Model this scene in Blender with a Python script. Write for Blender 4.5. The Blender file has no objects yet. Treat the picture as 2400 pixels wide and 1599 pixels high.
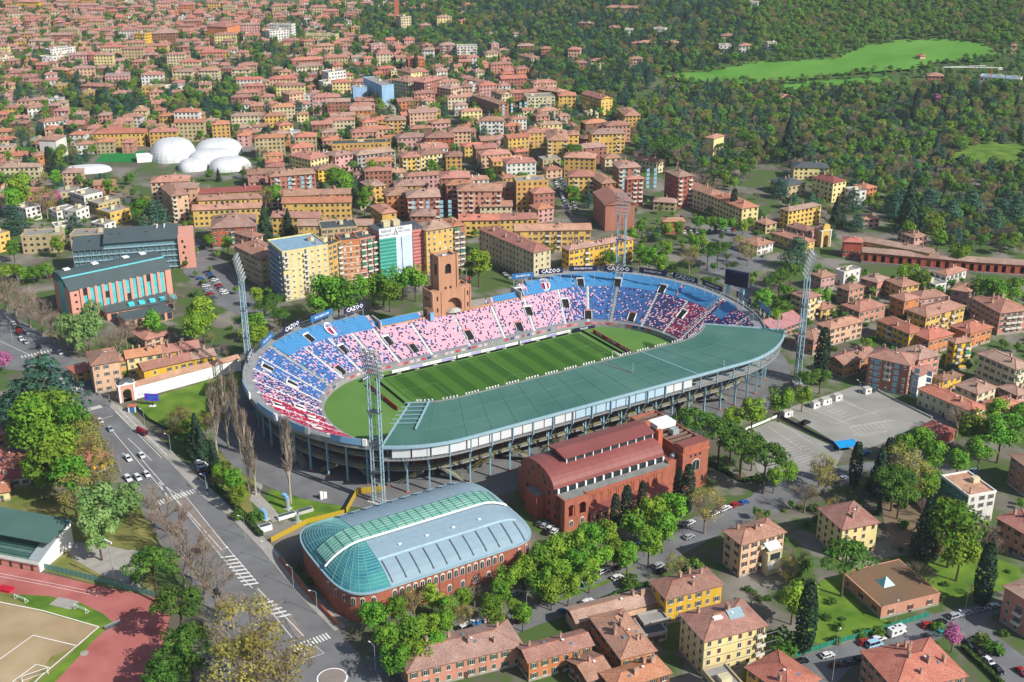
import bpy, math, random
from math import radians, sin, cos, pi, sqrt, atan2, floor
from mathutils import Vector
random.seed(7)
SC = bpy.context.scene
COL = SC.collection

# ---------------------------------------------------------------- camera, sky, sun, exposure
CAM_H, PITCH, FOC = 228.1, radians(22.481), 2800.0      # metres, tilt below the horizon, focal length for a 2400 px wide picture
cd = bpy.data.cameras.new('camera'); cam = bpy.data.objects.new('camera', cd); COL.objects.link(cam)
cam.location = (0, 0, CAM_H); cam.rotation_euler = (pi/2 - PITCH, 0, 0)
cd.sensor_width = 36; cd.lens = 36*FOC/2400; cd.clip_start = 1; cd.clip_end = 20000
SC.camera = cam
SUN_AZ, SUN_EL = (0.83, -0.558), radians(38)
world = bpy.data.worlds.new('World'); SC.world = world; world.use_nodes = True
nt = world.node_tree; bg = nt.nodes['Background']
sky = nt.nodes.new('ShaderNodeTexSky'); sky.sky_type = 'NISHITA'; sky.sun_disc = False
sky.sun_elevation = SUN_EL; sky.sun_rotation = atan2(SUN_AZ[0], SUN_AZ[1]); sky.air_density = 1.0; sky.dust_density = 1.5
nt.links.new(sky.outputs[0], bg.inputs[0]); bg.inputs[1].default_value = 0.1
sl = bpy.data.lights.new('sun', 'SUN'); sl.energy = 5.0; sl.angle = radians(0.55); sl.color = (1.0, 0.95, 0.87)
so = bpy.data.objects.new('sun', sl); COL.objects.link(so); so.location = (300, -200, 600)
so.rotation_euler = Vector((cos(SUN_EL)*SUN_AZ[0], cos(SUN_EL)*SUN_AZ[1], sin(SUN_EL))).to_track_quat('Z', 'Y').to_euler()
SC.view_settings.view_transform = 'Standard'; SC.view_settings.look = 'None'
SC.view_settings.exposure = 0.22; SC.view_settings.gamma = 1; SC.view_settings.use_curve_mapping = False
SC.render.engine = 'CYCLES'
SC.cycles.max_bounces = 5; SC.cycles.diffuse_bounces = 2; SC.cycles.glossy_bounces = 2; SC.cycles.transmission_bounces = 3
SC.cycles.transparent_max_bounces = 6; SC.cycles.volume_bounces = 0; SC.cycles.caustics_reflective = False; SC.cycles.caustics_refractive = False

# ---------------------------------------------------------------- terrain and survey helpers
def soft(d, k): return 0.5*(d + sqrt(d*d + k*k))
def T(x, y):                                             # height of the ground: a plain that climbs to a wooded hill on the right
    d = (x - 400)*0.8 + (y - 1010)*0.6
    if d < -900: return 0.0
    b = 0.10*(soft(d, 120) - 2.0) + 0.24*(soft(d - 330, 90) - 2.0)
    fade = min(1.0, max(0.0, (d + 260)/260.0))
    return max(0.0, b*fade*fade*(3 - 2*fade))
CT, ST = cos(PITCH), sin(PITCH)
def W(u, v, z=0.0):                                      # ground point (at height z above the terrain) seen at photo pixel u, v
    x = (u - 1200)/FOC; y = (799.5 - v)/FOC
    dx, dy, dz = x, CT + y*ST, -ST + y*CT
    t = (z - CAM_H)/dz
    X, Y = dx*t, dy*t
    if T(X, Y) > 0.01:
        t0, t1 = (z + 160 - CAM_H)/dz if z + 160 < CAM_H else 1.0, t
        n = 160; prev = t0
        for i in range(1, n + 1):
            tt = t0 + (t1 - t0)*i/n
            if CAM_H + dz*tt - z < T(dx*tt, dy*tt):
                a, b = prev, tt
                for _ in range(14):
                    m = (a + b)/2
                    if CAM_H + dz*m - z < T(dx*m, dy*m): b = m
                    else: a = m
                t = b; break
            prev = tt
        X, Y = dx*t, dy*t
    return X, Y
def PX(x, y, z):                                         # photo pixel of a world point
    z -= CAM_H; d = y*CT - z*ST; u = y*ST + z*CT
    return 1200 + FOC*x/d, 799.5 - FOC*u/d
STX, STY, STR = 5.66, 501.62, radians(31.185)            # pitch centre and bearing of the stadium axis
CR, SR = cos(STR), sin(STR)
def SW(x, y): return STX + CR*x - SR*y, STY + SR*x + CR*y
def LS(X, Y): X -= STX; Y -= STY; return CR*X + SR*Y, -SR*X + CR*Y
def inpoly(x, y, P):
    c = False; j = len(P) - 1
    for i in range(len(P)):
        if (P[i][1] > y) != (P[j][1] > y) and x < (P[j][0]-P[i][0])*(y-P[i][1])/(P[j][1]-P[i][1]) + P[i][0]: c = not c
        j = i
    return c

# ---------------------------------------------------------------- materials
def lin(h):
    if isinstance(h, (tuple, list)): return h
    h = h.lstrip('#'); r = []
    for i in (0, 2, 4):
        c = int(h[i:i+2], 16)/255; r.append(c/12.92 if c <= .04045 else ((c+.055)/1.055)**2.4)
    return tuple(r)
MATS = {}
def M(name, col, rough=.85, var=.12, scale=.35, rnd=0.0, spec=.25, metal=0.0, bump=0.0, streak=False, col2=None, thr=None, detail=3):
    if name in MATS: return MATS[name]
    m = bpy.data.materials.new(name); m.use_nodes = True; n = m.node_tree.nodes; l = m.node_tree.links
    p = n['Principled BSDF']; p.inputs['Roughness'].default_value = rough; p.inputs['Specular IOR Level'].default_value = spec
    p.inputs['Metallic'].default_value = metal
    c = lin(col); c2 = lin(col2) if col2 else None
    tc = n.new('ShaderNodeTexCoord'); no = n.new('ShaderNodeTexNoise'); no.inputs['Scale'].default_value = scale; no.inputs['Detail'].default_value = detail
    src = tc.outputs['Object']
    if streak:
        mp = n.new('ShaderNodeMapping'); mp.inputs['Scale'].default_value = (1, 1, .12); l.new(src, mp.inputs[0]); src = mp.outputs[0]
    l.new(src, no.inputs['Vector'])
    rp = n.new('ShaderNodeValToRGB'); l.new(no.outputs[0], rp.inputs[0])
    a, b = (thr or (.3, .7)); rp.color_ramp.elements[0].position = a; rp.color_ramp.elements[1].position = b
    if c2: ca, cb = c, c2
    else: ca = tuple(x*(1-var) for x in c); cb = tuple(min(1, x*(1+var)) for x in c)
    rp.color_ramp.elements[0].color = (*ca, 1); rp.color_ramp.elements[1].color = (*cb, 1)
    out = rp.outputs[0]
    if rnd:
        oi = n.new('ShaderNodeObjectInfo'); hs = n.new('ShaderNodeHueSaturation')
        mr = n.new('ShaderNodeMapRange'); mr.inputs[3].default_value = 1-rnd; mr.inputs[4].default_value = 1+rnd
        l.new(oi.outputs['Random'], mr.inputs[0]); l.new(mr.outputs[0], hs.inputs['Value'])
        mh = n.new('ShaderNodeMapRange'); mh.inputs[3].default_value = .5-rnd*.11; mh.inputs[4].default_value = .5+rnd*.07
        ml = n.new('ShaderNodeMath'); ml.operation = 'MULTIPLY'; ml.inputs[1].default_value = 7.31; fr = n.new('ShaderNodeMath'); fr.operation = 'FRACT'
        l.new(oi.outputs['Random'], ml.inputs[0]); l.new(ml.outputs[0], fr.inputs[0]); l.new(fr.outputs[0], mh.inputs[0]); l.new(mh.outputs[0], hs.inputs['Hue'])
        l.new(out, hs.inputs['Color']); out = hs.outputs[0]
    l.new(out, p.inputs['Base Color'])
    if bump:
        bn = n.new('ShaderNodeTexNoise'); bn.inputs['Scale'].default_value = scale*8; l.new(tc.outputs['Object'], bn.inputs['Vector'])
        bu = n.new('ShaderNodeBump'); bu.inputs['Strength'].default_value = bump; bu.inputs['Distance'].default_value = .1
        l.new(bn.outputs[0], bu.inputs['Height']); l.new(bu.outputs[0], p.inputs['Normal'])
    MATS[name] = m; return m
def stripes(name, c1, c2, width, axis=0, duty=.5, rough=.6, spec=.3, metal=0, var=.1, nscale=.4):   # bands along an object axis, with noise
    m = M(name, c1, rough, var, nscale, spec=spec, metal=metal); n = m.node_tree.nodes; l = m.node_tree.links; p = n['Principled BSDF']
    tc = n.new('ShaderNodeTexCoord'); sp = n.new('ShaderNodeSeparateXYZ'); l.new(tc.outputs['Object'], sp.inputs[0])
    dv = n.new('ShaderNodeMath'); dv.operation = 'DIVIDE'; dv.inputs[1].default_value = width; l.new(sp.outputs[axis], dv.inputs[0])
    fl = n.new('ShaderNodeMath'); fl.operation = 'FRACT'; l.new(dv.outputs[0], fl.inputs[0])
    gt = n.new('ShaderNodeMath'); gt.operation = 'GREATER_THAN'; gt.inputs[1].default_value = duty; l.new(fl.outputs[0], gt.inputs[0])
    mx = n.new('ShaderNodeMix'); mx.data_type = 'RGBA'; l.new(gt.outputs[0], mx.inputs[0])
    old = p.inputs['Base Color'].links[0].from_socket; l.new(old, mx.inputs[6])
    k1, k2 = lin(c1), lin(c2); ml = n.new('ShaderNodeMix'); ml.data_type = 'RGBA'; ml.blend_type = 'MULTIPLY'; ml.inputs[0].default_value = 1
    l.new(old, ml.inputs[6]); ml.inputs[7].default_value = tuple(min(4, b/max(a, .004)) for a, b in zip(k1, k2)) + (1,)
    l.new(ml.outputs[2], mx.inputs[7]); l.new(mx.outputs[2], p.inputs['Base Color']); return m
def tile(name, c1, c2, rnd=.16):                         # weathered pantile: rows across the slope, blotches, per-roof tone
    m = M(name, c1, .9, .2, .22, rnd, .15, col2=c2, thr=(.25, .75), detail=6); n = m.node_tree.nodes; l = m.node_tree.links; p = n['Principled BSDF']
    tc = n.new('ShaderNodeTexCoord'); no = n.new('ShaderNodeTexNoise'); no.inputs['Scale'].default_value = 2.6; no.inputs['Detail'].default_value = 2; l.new(tc.outputs['Object'], no.inputs['Vector'])
    mr = n.new('ShaderNodeMapRange'); mr.inputs[1].default_value = .3; mr.inputs[2].default_value = .7; mr.inputs[3].default_value = .68; mr.inputs[4].default_value = 1.28; l.new(no.outputs[0], mr.inputs[0])
    vm = n.new('ShaderNodeVectorMath'); vm.operation = 'SCALE'; old = p.inputs['Base Color'].links[0].from_socket
    l.new(old, vm.inputs[0]); l.new(mr.outputs[0], vm.inputs['Scale']); l.new(vm.outputs[0], p.inputs['Base Color'])
    wv = n.new('ShaderNodeTexWave'); wv.inputs['Scale'].default_value = 1.1; wv.bands_direction = 'DIAGONAL'; l.new(tc.outputs['Object'], wv.inputs['Vector'])
    bu = n.new('ShaderNodeBump'); bu.inputs['Strength'].default_value = .35; bu.inputs['Distance'].default_value = .12; l.new(wv.outputs[1], bu.inputs['Height']); l.new(bu.outputs[0], p.inputs['Normal'])
    return m
def leafm(name, c1, c2, rnd=.22, transl=.25):
    m = M(name, c1, .7, .2, .55, rnd, .15, col2=c2, thr=(.32, .68)); n = m.node_tree.nodes; l = m.node_tree.links; p = n['Principled BSDF']
    tr = n.new('ShaderNodeBsdfTranslucent'); mx = n.new('ShaderNodeMixShader'); mx.inputs[0].default_value = transl
    l.new(p.inputs['Base Color'].links[0].from_socket, tr.inputs[0]); l.new(p.outputs[0], mx.inputs[1]); l.new(tr.outputs[0], mx.inputs[2])
    l.new(mx.outputs[0], n['Material Output'].inputs[0]); return m

# ---------------------------------------------------------------- mesh builder
class MB:
    def __init__(s): s.v = []; s.f = []; s.m = []
    def poly(s, pts, m=0):
        k = len(s.v); s.v += [tuple(p) for p in pts]; s.f.append(tuple(range(k, k+len(pts)))); s.m.append(m)
    def box(s, x0, x1, y0, y1, z0, z1, m=0, top=None):
        k = len(s.v); s.v += [(x0,y0,z0),(x1,y0,z0),(x1,y1,z0),(x0,y1,z0),(x0,y0,z1),(x1,y0,z1),(x1,y1,z1),(x0,y1,z1)]
        for q, f in enumerate(((0,3,2,1),(4,5,6,7),(0,1,5,4),(1,2,6,5),(2,3,7,6),(3,0,4,7))):
            s.f.append(tuple(k+i for i in f)); s.m.append(top if (q == 1 and top is not None) else m)
        return s
    def hexa(s, lo, hi, m=0):                            # two rings of equal length joined by sides
        n = len(lo); k = len(s.v); s.v += [tuple(p) for p in lo] + [tuple(p) for p in hi]
        s.f.append(tuple(k+n-1-i for i in range(n))); s.m.append(m); s.f.append(tuple(k+n+i for i in range(n))); s.m.append(m)
        for i in range(n): j = (i+1) % n; s.f.append((k+i, k+j, k+n+j, k+n+i)); s.m.append(m)
        return s
    def bar(s, a, b, r, n=4, m=0, r2=None):
        a = Vector(a); b = Vector(b); d = (b-a)
        if d.length < 1e-6: return s
        d.normalize(); e = d.cross(Vector((0,0,1)) if abs(d.z) < .9 else Vector((1,0,0))).normalized(); g = d.cross(e)
        r2 = r if r2 is None else r2; w = [2*pi*(i+.5)/n for i in range(n)]
        s.hexa([a + (e*cos(t) + g*sin(t))*r for t in w], [b + (e*cos(t) + g*sin(t))*r2 for t in w], m); return s
    def cyl(s, x, y, z0, z1, r, n=12, m=0, r2=None):
        r2 = r if r2 is None else r2; w = [2*pi*i/n for i in range(n)]
        return s.hexa([(x+r*cos(t), y+r*sin(t), z0) for t in w], [(x+r2*cos(t), y+r2*sin(t), z1) for t in w], m)
    def data(s, name, mats):
        me = bpy.data.meshes.new(name); me.from_pydata(s.v, [], s.f)
        for m in mats: me.materials.append(m)
        if len(mats) > 1: me.polygons.foreach_set('material_index', s.m)
        me.update(); return me
    def build(s, name, mats, parent=None, loc=(0,0,0), rz=0.0):
        return obj(name, s.data(name, mats if isinstance(mats, (list, tuple)) else [mats]), parent, loc, rz)
def obj(name, me, parent=None, loc=(0,0,0), rz=0.0, sc=None):
    o = bpy.data.objects.new(name, me); COL.objects.link(o); o.location = loc
    if rz: o.rotation_euler = (0, 0, rz)
    if sc: o.scale = sc
    if parent: o.parent = parent
    return o
THINGS = []
def tag(o, label, cat, group=None, kind=None):
    if label: o['label'] = label
    if cat: o['category'] = cat; THINGS.append(o)
    if group: o['group'] = group
    if kind: o['kind'] = kind
    return o
def thing(name, label, cat, loc=(0,0,0), rz=0.0, group=None): return tag(obj(name, None, None, loc, rz), label, cat, group)
def struct(o): o['kind'] = 'structure'; return o
def stuff(o): o['kind'] = 'stuff'; return o
def stext(body, size, mat, parent, loc, rot, name='lettering', sx=1.0, bold=0.0):   # flat lettering turned into a mesh
    cu = bpy.data.curves.new('t', 'FONT'); cu.body = body; cu.size = size; cu.align_x = 'CENTER'; cu.align_y = 'CENTER'; cu.offset = bold; cu.resolution_u = 1
    to = bpy.data.objects.new('t', cu); dg = bpy.context.evaluated_depsgraph_get()
    me = bpy.data.meshes.new_from_object(to); bpy.data.objects.remove(to); me.materials.clear(); me.materials.append(mat)
    o = obj(name, me, parent, loc); o.rotation_euler = rot; o.scale = (sx, 1, 1); return o
# ---------------------------------------------------------------- palette
mt_asph = M('asphalt', '#6f7072', .9, .2, .1, bump=.1, detail=9)
mt_asph2 = M('asphalt_pale', '#908f89', .9, .15, .08, detail=9)
mt_pave = M('paving', '#9c9992', .9, .12, .3)
mt_conc = M('concrete', '#b3b2ac', .85, .12, .25, streak=True)
mt_concd = M('concrete_dark', '#7d7f7d', .85, .15, .25)
mt_white = M('white_paint', '#e8e8e6', .6, .05, .4)
mt_line = M('road_paint', '#d8d8d4', .8, .12, 1.2)
mt_grass = M('lawn', '#44681c', .95, .2, .12, col2='#6f8a2c')
mt_grass2 = M('rough_grass', '#5c6c2c', .95, .2, .1, col2='#8d8350')
mt_meadow = M('meadow_grass', '#4c8420', .95, .1, .02, col2='#66983a', detail=8)
mt_sand = M('sand', '#94805f', .95, .1, .07, col2='#b09c7c', detail=8)
mt_track = M('running_track', '#9f5853', .9, .08, .1, col2='#b3706a', detail=8)
mt_turf = M('artificial_turf', '#1f7a3a', .9, .1, .1)
mt_brick = M('brick', '#b3674a', .9, .16, .6, .06, bump=.2, streak=True)
mt_brickp = M('brick_pale', '#b4866a', .9, .14, .5, bump=.15, streak=True)
mt_brickr = M('brick_red', '#9d5f4c', .9, .16, .5, bump=.2)
mt_glass = M('window_glass', '#2a3338', .15, .3, .6, .3, spec=.5)
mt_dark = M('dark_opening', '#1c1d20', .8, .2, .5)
mt_steelb = M('steel_blue', '#9ab9c6', .5, .08, .6, metal=.2)
mt_steel = M('steel_grey', '#a7b3b6', .5, .1, .6, metal=.3)
mt_steeld = M('steel_dark', '#5c6468', .5, .1, .6, metal=.3)
mt_navy = M('navy_panel', '#26284e', .5, .08, .5)
mt_blueb = M('blue_panel', '#2f6aa0', .5, .08, .5)
mt_sky = M('light_blue_panel', '#7ba8cc', .5, .06, .3)
mt_yel = M('yellow_paint', '#b1962c', .6, .1, .5)
mt_red = M('red_panel', '#b81f34', .5, .08, .5)
mt_island = M('island_paving', '#857c76', .9, .1, .4)
mt_black = M('black_panel', '#15171a', .5, .1, .5)

# ---------------------------------------------------------------- ground
def axis(lo, hi, a, b, fine, coarse):
    r = []; x = lo
    while x < hi: r.append(x); x += fine if a <= x < b else coarse
    return r + [hi]
XS, YS = axis(-5600, 5600, -900, 1300, 28, 350), axis(-700, 6300, 250, 2650, 28, 350)
g = MB(); g.v = [(x, y, T(x, y)) for y in YS for x in XS]; nx = len(XS)
g.f = [(j*nx+i, j*nx+i+1, (j+1)*nx+i+1, (j+1)*nx+i) for j in range(len(YS)-1) for i in range(nx-1)]; g.m = [0]*len(g.f)
mt_ground = M('city_ground', '#5d5a4c', .95, .2, .03, col2='#827e75', thr=(.42, .6), detail=6)
n_ = mt_ground.node_tree.nodes; l_ = mt_ground.node_tree.links; p_ = n_['Principled BSDF']     # gardens among the paving
tc_ = n_.new('ShaderNodeTexCoord'); no_ = n_.new('ShaderNodeTexNoise'); no_.inputs['Scale'].default_value = .045; no_.inputs['Detail'].default_value = 5; l_.new(tc_.outputs['Object'], no_.inputs['Vector'])
rp_ = n_.new('ShaderNodeValToRGB'); rp_.color_ramp.elements[0].position = .46; rp_.color_ramp.elements[1].position = .54; l_.new(no_.outputs[0], rp_.inputs[0])
mx_ = n_.new('ShaderNodeMix'); mx_.data_type = 'RGBA'; l_.new(rp_.outputs[0], mx_.inputs[0]); l_.new(p_.inputs['Base Color'].links[0].from_socket, mx_.inputs[6]); mx_.inputs[7].default_value = (*lin('#4b6130'), 1); l_.new(mx_.outputs[2], p_.inputs['Base Color'])
xz_ = n_.new('ShaderNodeSeparateXYZ'); l_.new(tc_.outputs['Object'], xz_.inputs[0]); mr_ = n_.new('ShaderNodeMapRange'); mr_.inputs[1].default_value = 1; mr_.inputs[2].default_value = 7; l_.new(xz_.outputs[2], mr_.inputs[0]); mh_ = n_.new('ShaderNodeMix'); mh_.data_type = 'RGBA'; l_.new(mr_.outputs[0], mh_.inputs[0]); l_.new(mx_.outputs[2], mh_.inputs[6]); mh_.inputs[7].default_value = (*lin('#46632c'), 1); l_.new(mh_.outputs[2], p_.inputs['Base Color'])   # woodland floor on the hill
go = struct(g.build('ground', mt_ground))
for poly in go.data.polygons: poly.use_smooth = True

LV = [0.02]
def sheet(name, pts, mat, z=None, world=False):          # flat piece of ground outlined by surveyed points
    if z is None: LV[0] += .006; z = LV[0]
    b = MB(); P = [(p if world else W(*p)) for p in pts]
    b.poly([(x, y, z) for x, y in P]); o = struct(b.build(name, mat))
    if o.data.polygons[0].normal.z < 0: o.data.flip_normals()
    return o
def ribbon(pts, w, z, mat, name='road_marking', closed=False, parent=None, world=False):
    P = [Vector(p if world else W(*p)) for p in pts]; b = MB(); n = len(P); L = []; R = []
    for i in range(n):
        a, c = (P[(i-1) % n], P[(i+1) % n]) if closed else (P[max(i-1, 0)], P[min(i+1, n-1)])
        d = (c-a).normalized(); q = Vector((-d.y, d.x))*w/2; L.append(P[i]+q); R.append(P[i]-q)
    for i in range(n if closed else n-1):
        j = (i+1) % n; b.poly([(*R[i], z), (*R[j], z), (*L[j], z), (*L[i], z)])
    o = b.build(name, mat, parent)
    if not parent: struct(o)
    return o
def zebra(a, c, n=9, ln=3.2, w=.55, z=.16, skew=0.0, name='zebra_crossing'):
    A, C = Vector(W(*a)), Vector(W(*c)); d = (C-A)/n; e = d.normalized(); q = Vector((-e.y, e.x)); q = (q*cos(skew) + e*sin(skew))
    root = struct(obj(name, None, None, (A.x, A.y, z)))
    b = MB(); h = e*w/2
    b.poly([(*(-h-q*ln/2), 0), (*(h-q*ln/2), 0), (*(h+q*ln/2), 0), (*(-h+q*ln/2), 0)]); me = b.data('stripe', [mt_line])
    for i in range(n): p = d*(i+.5); obj('stripe', me, root, (p.x, p.y, 0))
AVENUE = [(0,722),(60,757),(130,800),(185,850),(222,905),(262,952),(330,1015),(400,1080),(470,1155),(540,1205),(600,1270),(690,1375),(770,1455),(840,1530),(880,1599),(900,1680),(480,1680),(500,1480),(470,1400),(400,1300),(330,1200),(290,1130),(262,1060),(215,990),(170,940),(120,900),(60,870),(0,865)]
STREET = [(880,1600),(850,1540),(990,1530),(1200,1432),(1285,1408),(1370,1365),(1480,1300),(1550,1255),(1640,1205),(1760,1165),(1790,1130),(1830,1110),(2060,1080),(2060,1110),(1900,1160),(1800,1215),(1690,1250),(1560,1322),(1480,1372),(1370,1430),(1260,1465),(1150,1512),(1000,1580),(930,1620)]
STREET2 = [(1830,1620),(1860,1545),(1900,1530),(2050,1490),(2180,1440),(2350,1408),(2460,1390),(2460,1440),(2330,1440),(2280,1470),(2180,1505),(2030,1535),(1990,1570),(1930,1630)]
sheet('avenue', AVENUE, mt_asph); sheet('street', STREET, mt_asph); sheet('street', STREET2, mt_asph)
sheet('street', [(2255,1472),(2290,1456),(2480,1600),(2480,1690),(2380,1650)], mt_asph)
sheet('street', [(420,560),(470,560),(560,640),(600,700),(640,740),(600,760),(520,720),(430,640)], mt_asph)
sheet('street', [(1640,560),(1740,520),(1800,600),(1760,700),(1640,640)], mt_asph)
SIDE = [(262,942),(300,962),(400,1055),(485,1138),(565,1205),(648,1290),(728,1385),(810,1470),(785,1480),(700,1395),(612,1287),(540,1212),(468,1160),(398,1085),(328,1019),(258,955)]
sheet('pavement', SIDE, mt_pave, .13)
sheet('traffic_island', [(404,1160),(424,1153),(530,1283),(528,1298),(516,1300)], mt_island, .14)
sheet('traffic_island', [(597,1384),(604,1378),(624,1400),(618,1408)], mt_island, .14)
sheet('traffic_island', [(668,1450),(684,1440),(712,1490),(696,1500)], mt_island, .14)
sheet('traffic_island', [(712,1528),(738,1516),(757,1530),(720,1542)], mt_island, .14)
for pts in ([(400,1158),(516,1302),(592,1380)], [(424,1150),(532,1284),(602,1366)], [(217,989),(265,975)], [(255,1000),(330,1090),(395,1165)], [(300,1028),(355,1080)], [(330,1075),(430,1190),(520,1290)],
            [(618,1412),(690,1503)], [(604,1380),(668,1446),(712,1492)], [(270,965),(380,1075)], [(280,960),(392,1068)], [(640,1290),(712,1378)], [(0,800),(80,838),(112,890)], [(712,1530),(740,1515),(760,1532),(718,1546),(712,1530)], [(90,810),(110,850)], [(372,1130),(415,1160),(394,1170),(372,1130)]):
    ribbon(pts, .28, .155, mt_line)
zebra((199,963),(238,953)); zebra((362,1183),(465,1148), 15, 3.6); zebra((684,1523),(772,1490), 12, 3.4); zebra((48,838),(124,822), 10); zebra((160,915),(195,910), 6)
zebra((531,1302),(592,1374), 9, 5.0, .9, skew=.35, name='hatched_median'); zebra((618,1410),(668,1449), 5, 5.0, .9, skew=.35, name='hatched_median')
rc = W(779, 1590)
struct(MB().cyl(0, 0, .03, .28, 4.1, 32).build('roundabout_island', mt_island, None, (*rc, 0)))
ribbon([(rc[0]+4.4*cos(t*pi/16), rc[1]+4.4*sin(t*pi/16)) for t in range(32)], .5, .16, mt_white, closed=True, world=True)
# lawns and paths
sheet('lawn', [(312,948),(380,925),(480,895),(560,872),(585,960),(575,985),(520,985),(470,1015),(400,1005),(350,985)], mt_grass)
sheet('lawn', [(650,1108),(690,1103),(765,1155),(822,1195),(800,1225),(720,1232),(660,1205),(620,1180)], mt_grass)
sheet('lawn', [(520,1060),(600,1100),(590,1180),(600,1215),(560,1190),(480,1110)], mt_grass2)
sheet('path', [(605,1113),(622,1113),(610,1160),(640,1190),(660,1215),(640,1225),(585,1172)], mt_pave)
sheet('rough_grass', [(0,1150),(60,1140),(200,1130),(330,1190),(370,1260),(360,1400),(230,1372),(0,1310)], mt_grass2)
sheet('gravel_yard', [(150,1270),(230,1275),(300,1290),(350,1290),(330,1380),(240,1350),(170,1310)], mt_pave)
sheet('lawn', [(1885,1420),(1925,1360),(1985,1345),(2040,1395),(2060,1440),(2090,1462),(1925,1512),(1880,1490)], mt_grass)
sheet('lawn', [(2130,1310),(2250,1280),(2390,1330),(2400,1370),(2290,1400),(2190,1400)], mt_grass)
sheet('park_soil', [(2060,1180),(2140,1170),(2280,1210),(2300,1270),(2200,1300),(2090,1290)], M('park_soil', '#7b6a55', .95, .2, .1))
for pts in ([(1745,1015),(1815,985),(1978,1058),(1955,1100),(1780,1118)], [(1830,962),(2020,900),(2190,985),(2020,1060),(1980,1050)]):
    sheet('car_park', pts, mt_asph2)
for a, c, n in (((1895,955),(1990,995),7), ((1960,935),(2060,975),7), ((1990,1000),(2090,985),8), ((2000,1020),(2080,1010),6)):
    ribbon([a, c], .14, .13, mt_line)
for k in range(8):
    ribbon([(1992+k*11, 1003-k*2.2), (2012+k*11, 1018-k*2.2)], .12, .13, mt_line); ribbon([(1810+k*9, 1052+k*5), (1850+k*9, 1045+k*4)], .12, .13, mt_line)
    ribbon([(1830+k*11, 1025+k*6), (1842+k*11, 1022+k*6)], .12, .13, mt_line); ribbon([(1900+k*12, 952+k*4.6), (1925+k*12, 944+k*4.6)], .12, .13, mt_line)
for pts in ([(1825,990),(1905,1040)], [(1800,1000),(1880,1055)], [(1880,960),(1958,995),(2070,960)], [(1950,925),(2020,960)], [(1990,1003),(2100,985)], [(2010,1024),(2080,1012)]): ribbon(pts, .14, .14, mt_line)
sheet('sports_field', [(222,380),(245,356),(345,354),(330,381)], mt_turf)
# athletics ground
sheet('running_track', [(-60,1312),(0,1325),(130,1350),(250,1378),(372,1403),(400,1440),(385,1500),(362,1560),(345,1690),(30,1690),(115,1599),(150,1560),(200,1515),(240,1478),(268,1462),(240,1440),(190,1418),(120,1412),(60,1400),(0,1392),(-60,1380)], mt_track)
sheet('infield_grass', [(-60,1380),(20,1393),(120,1412),(190,1418),(243,1440),(268,1462),(150,1560),(30,1690),(-60,1690)], mt_grass2)
sheet('lawn', [(25,1393),(115,1398),(190,1414),(243,1440),(266,1462),(235,1470),(150,1445),(60,1420)], mt_grass)
sheet('sand_pitch', [(-60,1402),(60,1425),(150,1450),(232,1471),(185,1515),(120,1540),(95,1575),(60,1605),(0,1660),(-60,1690)], mt_sand)
sheet('lawn', [(232,1474),(250,1470),(120,1610),(60,1690),(30,1690),(95,1599)], mt_grass)
sheet('long_jump_pad', [(115,1418),(138,1400),(187,1411),(165,1430)], mt_pave)
for pts in ([(-60,1400),(100,1432),(232,1470)], [(232,1470),(180,1515),(95,1587),(40,1640)], [(-20,1560),(78,1490),(178,1514)], [(30,1599),(85,1558),(117,1566)], [(0,1345),(120,1368),(240,1392)], [(0,1352),(120,1375),(230,1398)]):
    ribbon(pts, .35 if pts[0][1] > 1390 else .14, .16, mt_white, 'pitch_marking')
# piazza behind the tower and the apron round the stadium
sheet('piazza', [SW(-70,66), SW(75,66), SW(66,100), SW(35,106), SW(-62,106)], mt_pave, world=True, z=.15)
sheet('stadium_apron', [SW(-4.5 + (54.7 if cos(t*pi/32) >= 0 else -54.7) + 83*cos(t*pi/32), 84*sin(t*pi/32)) for t in range(64)], mt_asph, world=True)
sheet('red_band', [SW(-50,86), SW(-4,92), SW(-4,94), SW(-50,88)], mt_brickp, .17, world=True)
sheet('street', [W(*p) for p in ((1180,640),(1210,640),(1320,700),(1290,705))], mt_asph, world=True)
# hill meadows, draped over the slope
def drape(name, pts, mat, lift=1.6, step=9):
    P = [W(*p) for p in pts]; x0, x1 = min(p[0] for p in P), max(p[0] for p in P); y0, y1 = min(p[1] for p in P), max(p[1] for p in P)
    b = MB(); nx_, ny_ = int((x1-x0)/step)+1, int((y1-y0)/step)+1
    for j in range(ny_):
        for i in range(nx_):
            x, y = x0+i*step, y0+j*step
            if inpoly(x+step/2, y+step/2, P): b.poly([(X, Y, T(X, Y)+lift) for X, Y in ((x, y), (x+step, y), (x+step, y+step), (x, y+step))])
    return struct(b.build(name, mat))
MEADOW = [(1560,180),(1660,172),(1760,150),(1850,148),(1950,142),(2030,112),(2120,98),(2200,95),(2300,104),(2335,120),(2320,145),(2200,150),(2150,165),(2060,172),(1920,185),(1810,198),(1700,200),(1600,195)]
drape('meadow', MEADOW, mt_meadow, 2.2)
drape('meadow', [(1790,210),(1950,190),(2080,185),(2080,200),(1980,205),(1850,222)], mt_meadow, 2)
drape('meadow', [(2210,370),(2300,340),(2400,345),(2400,395),(2280,395)], mt_grass, 2.2)
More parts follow.
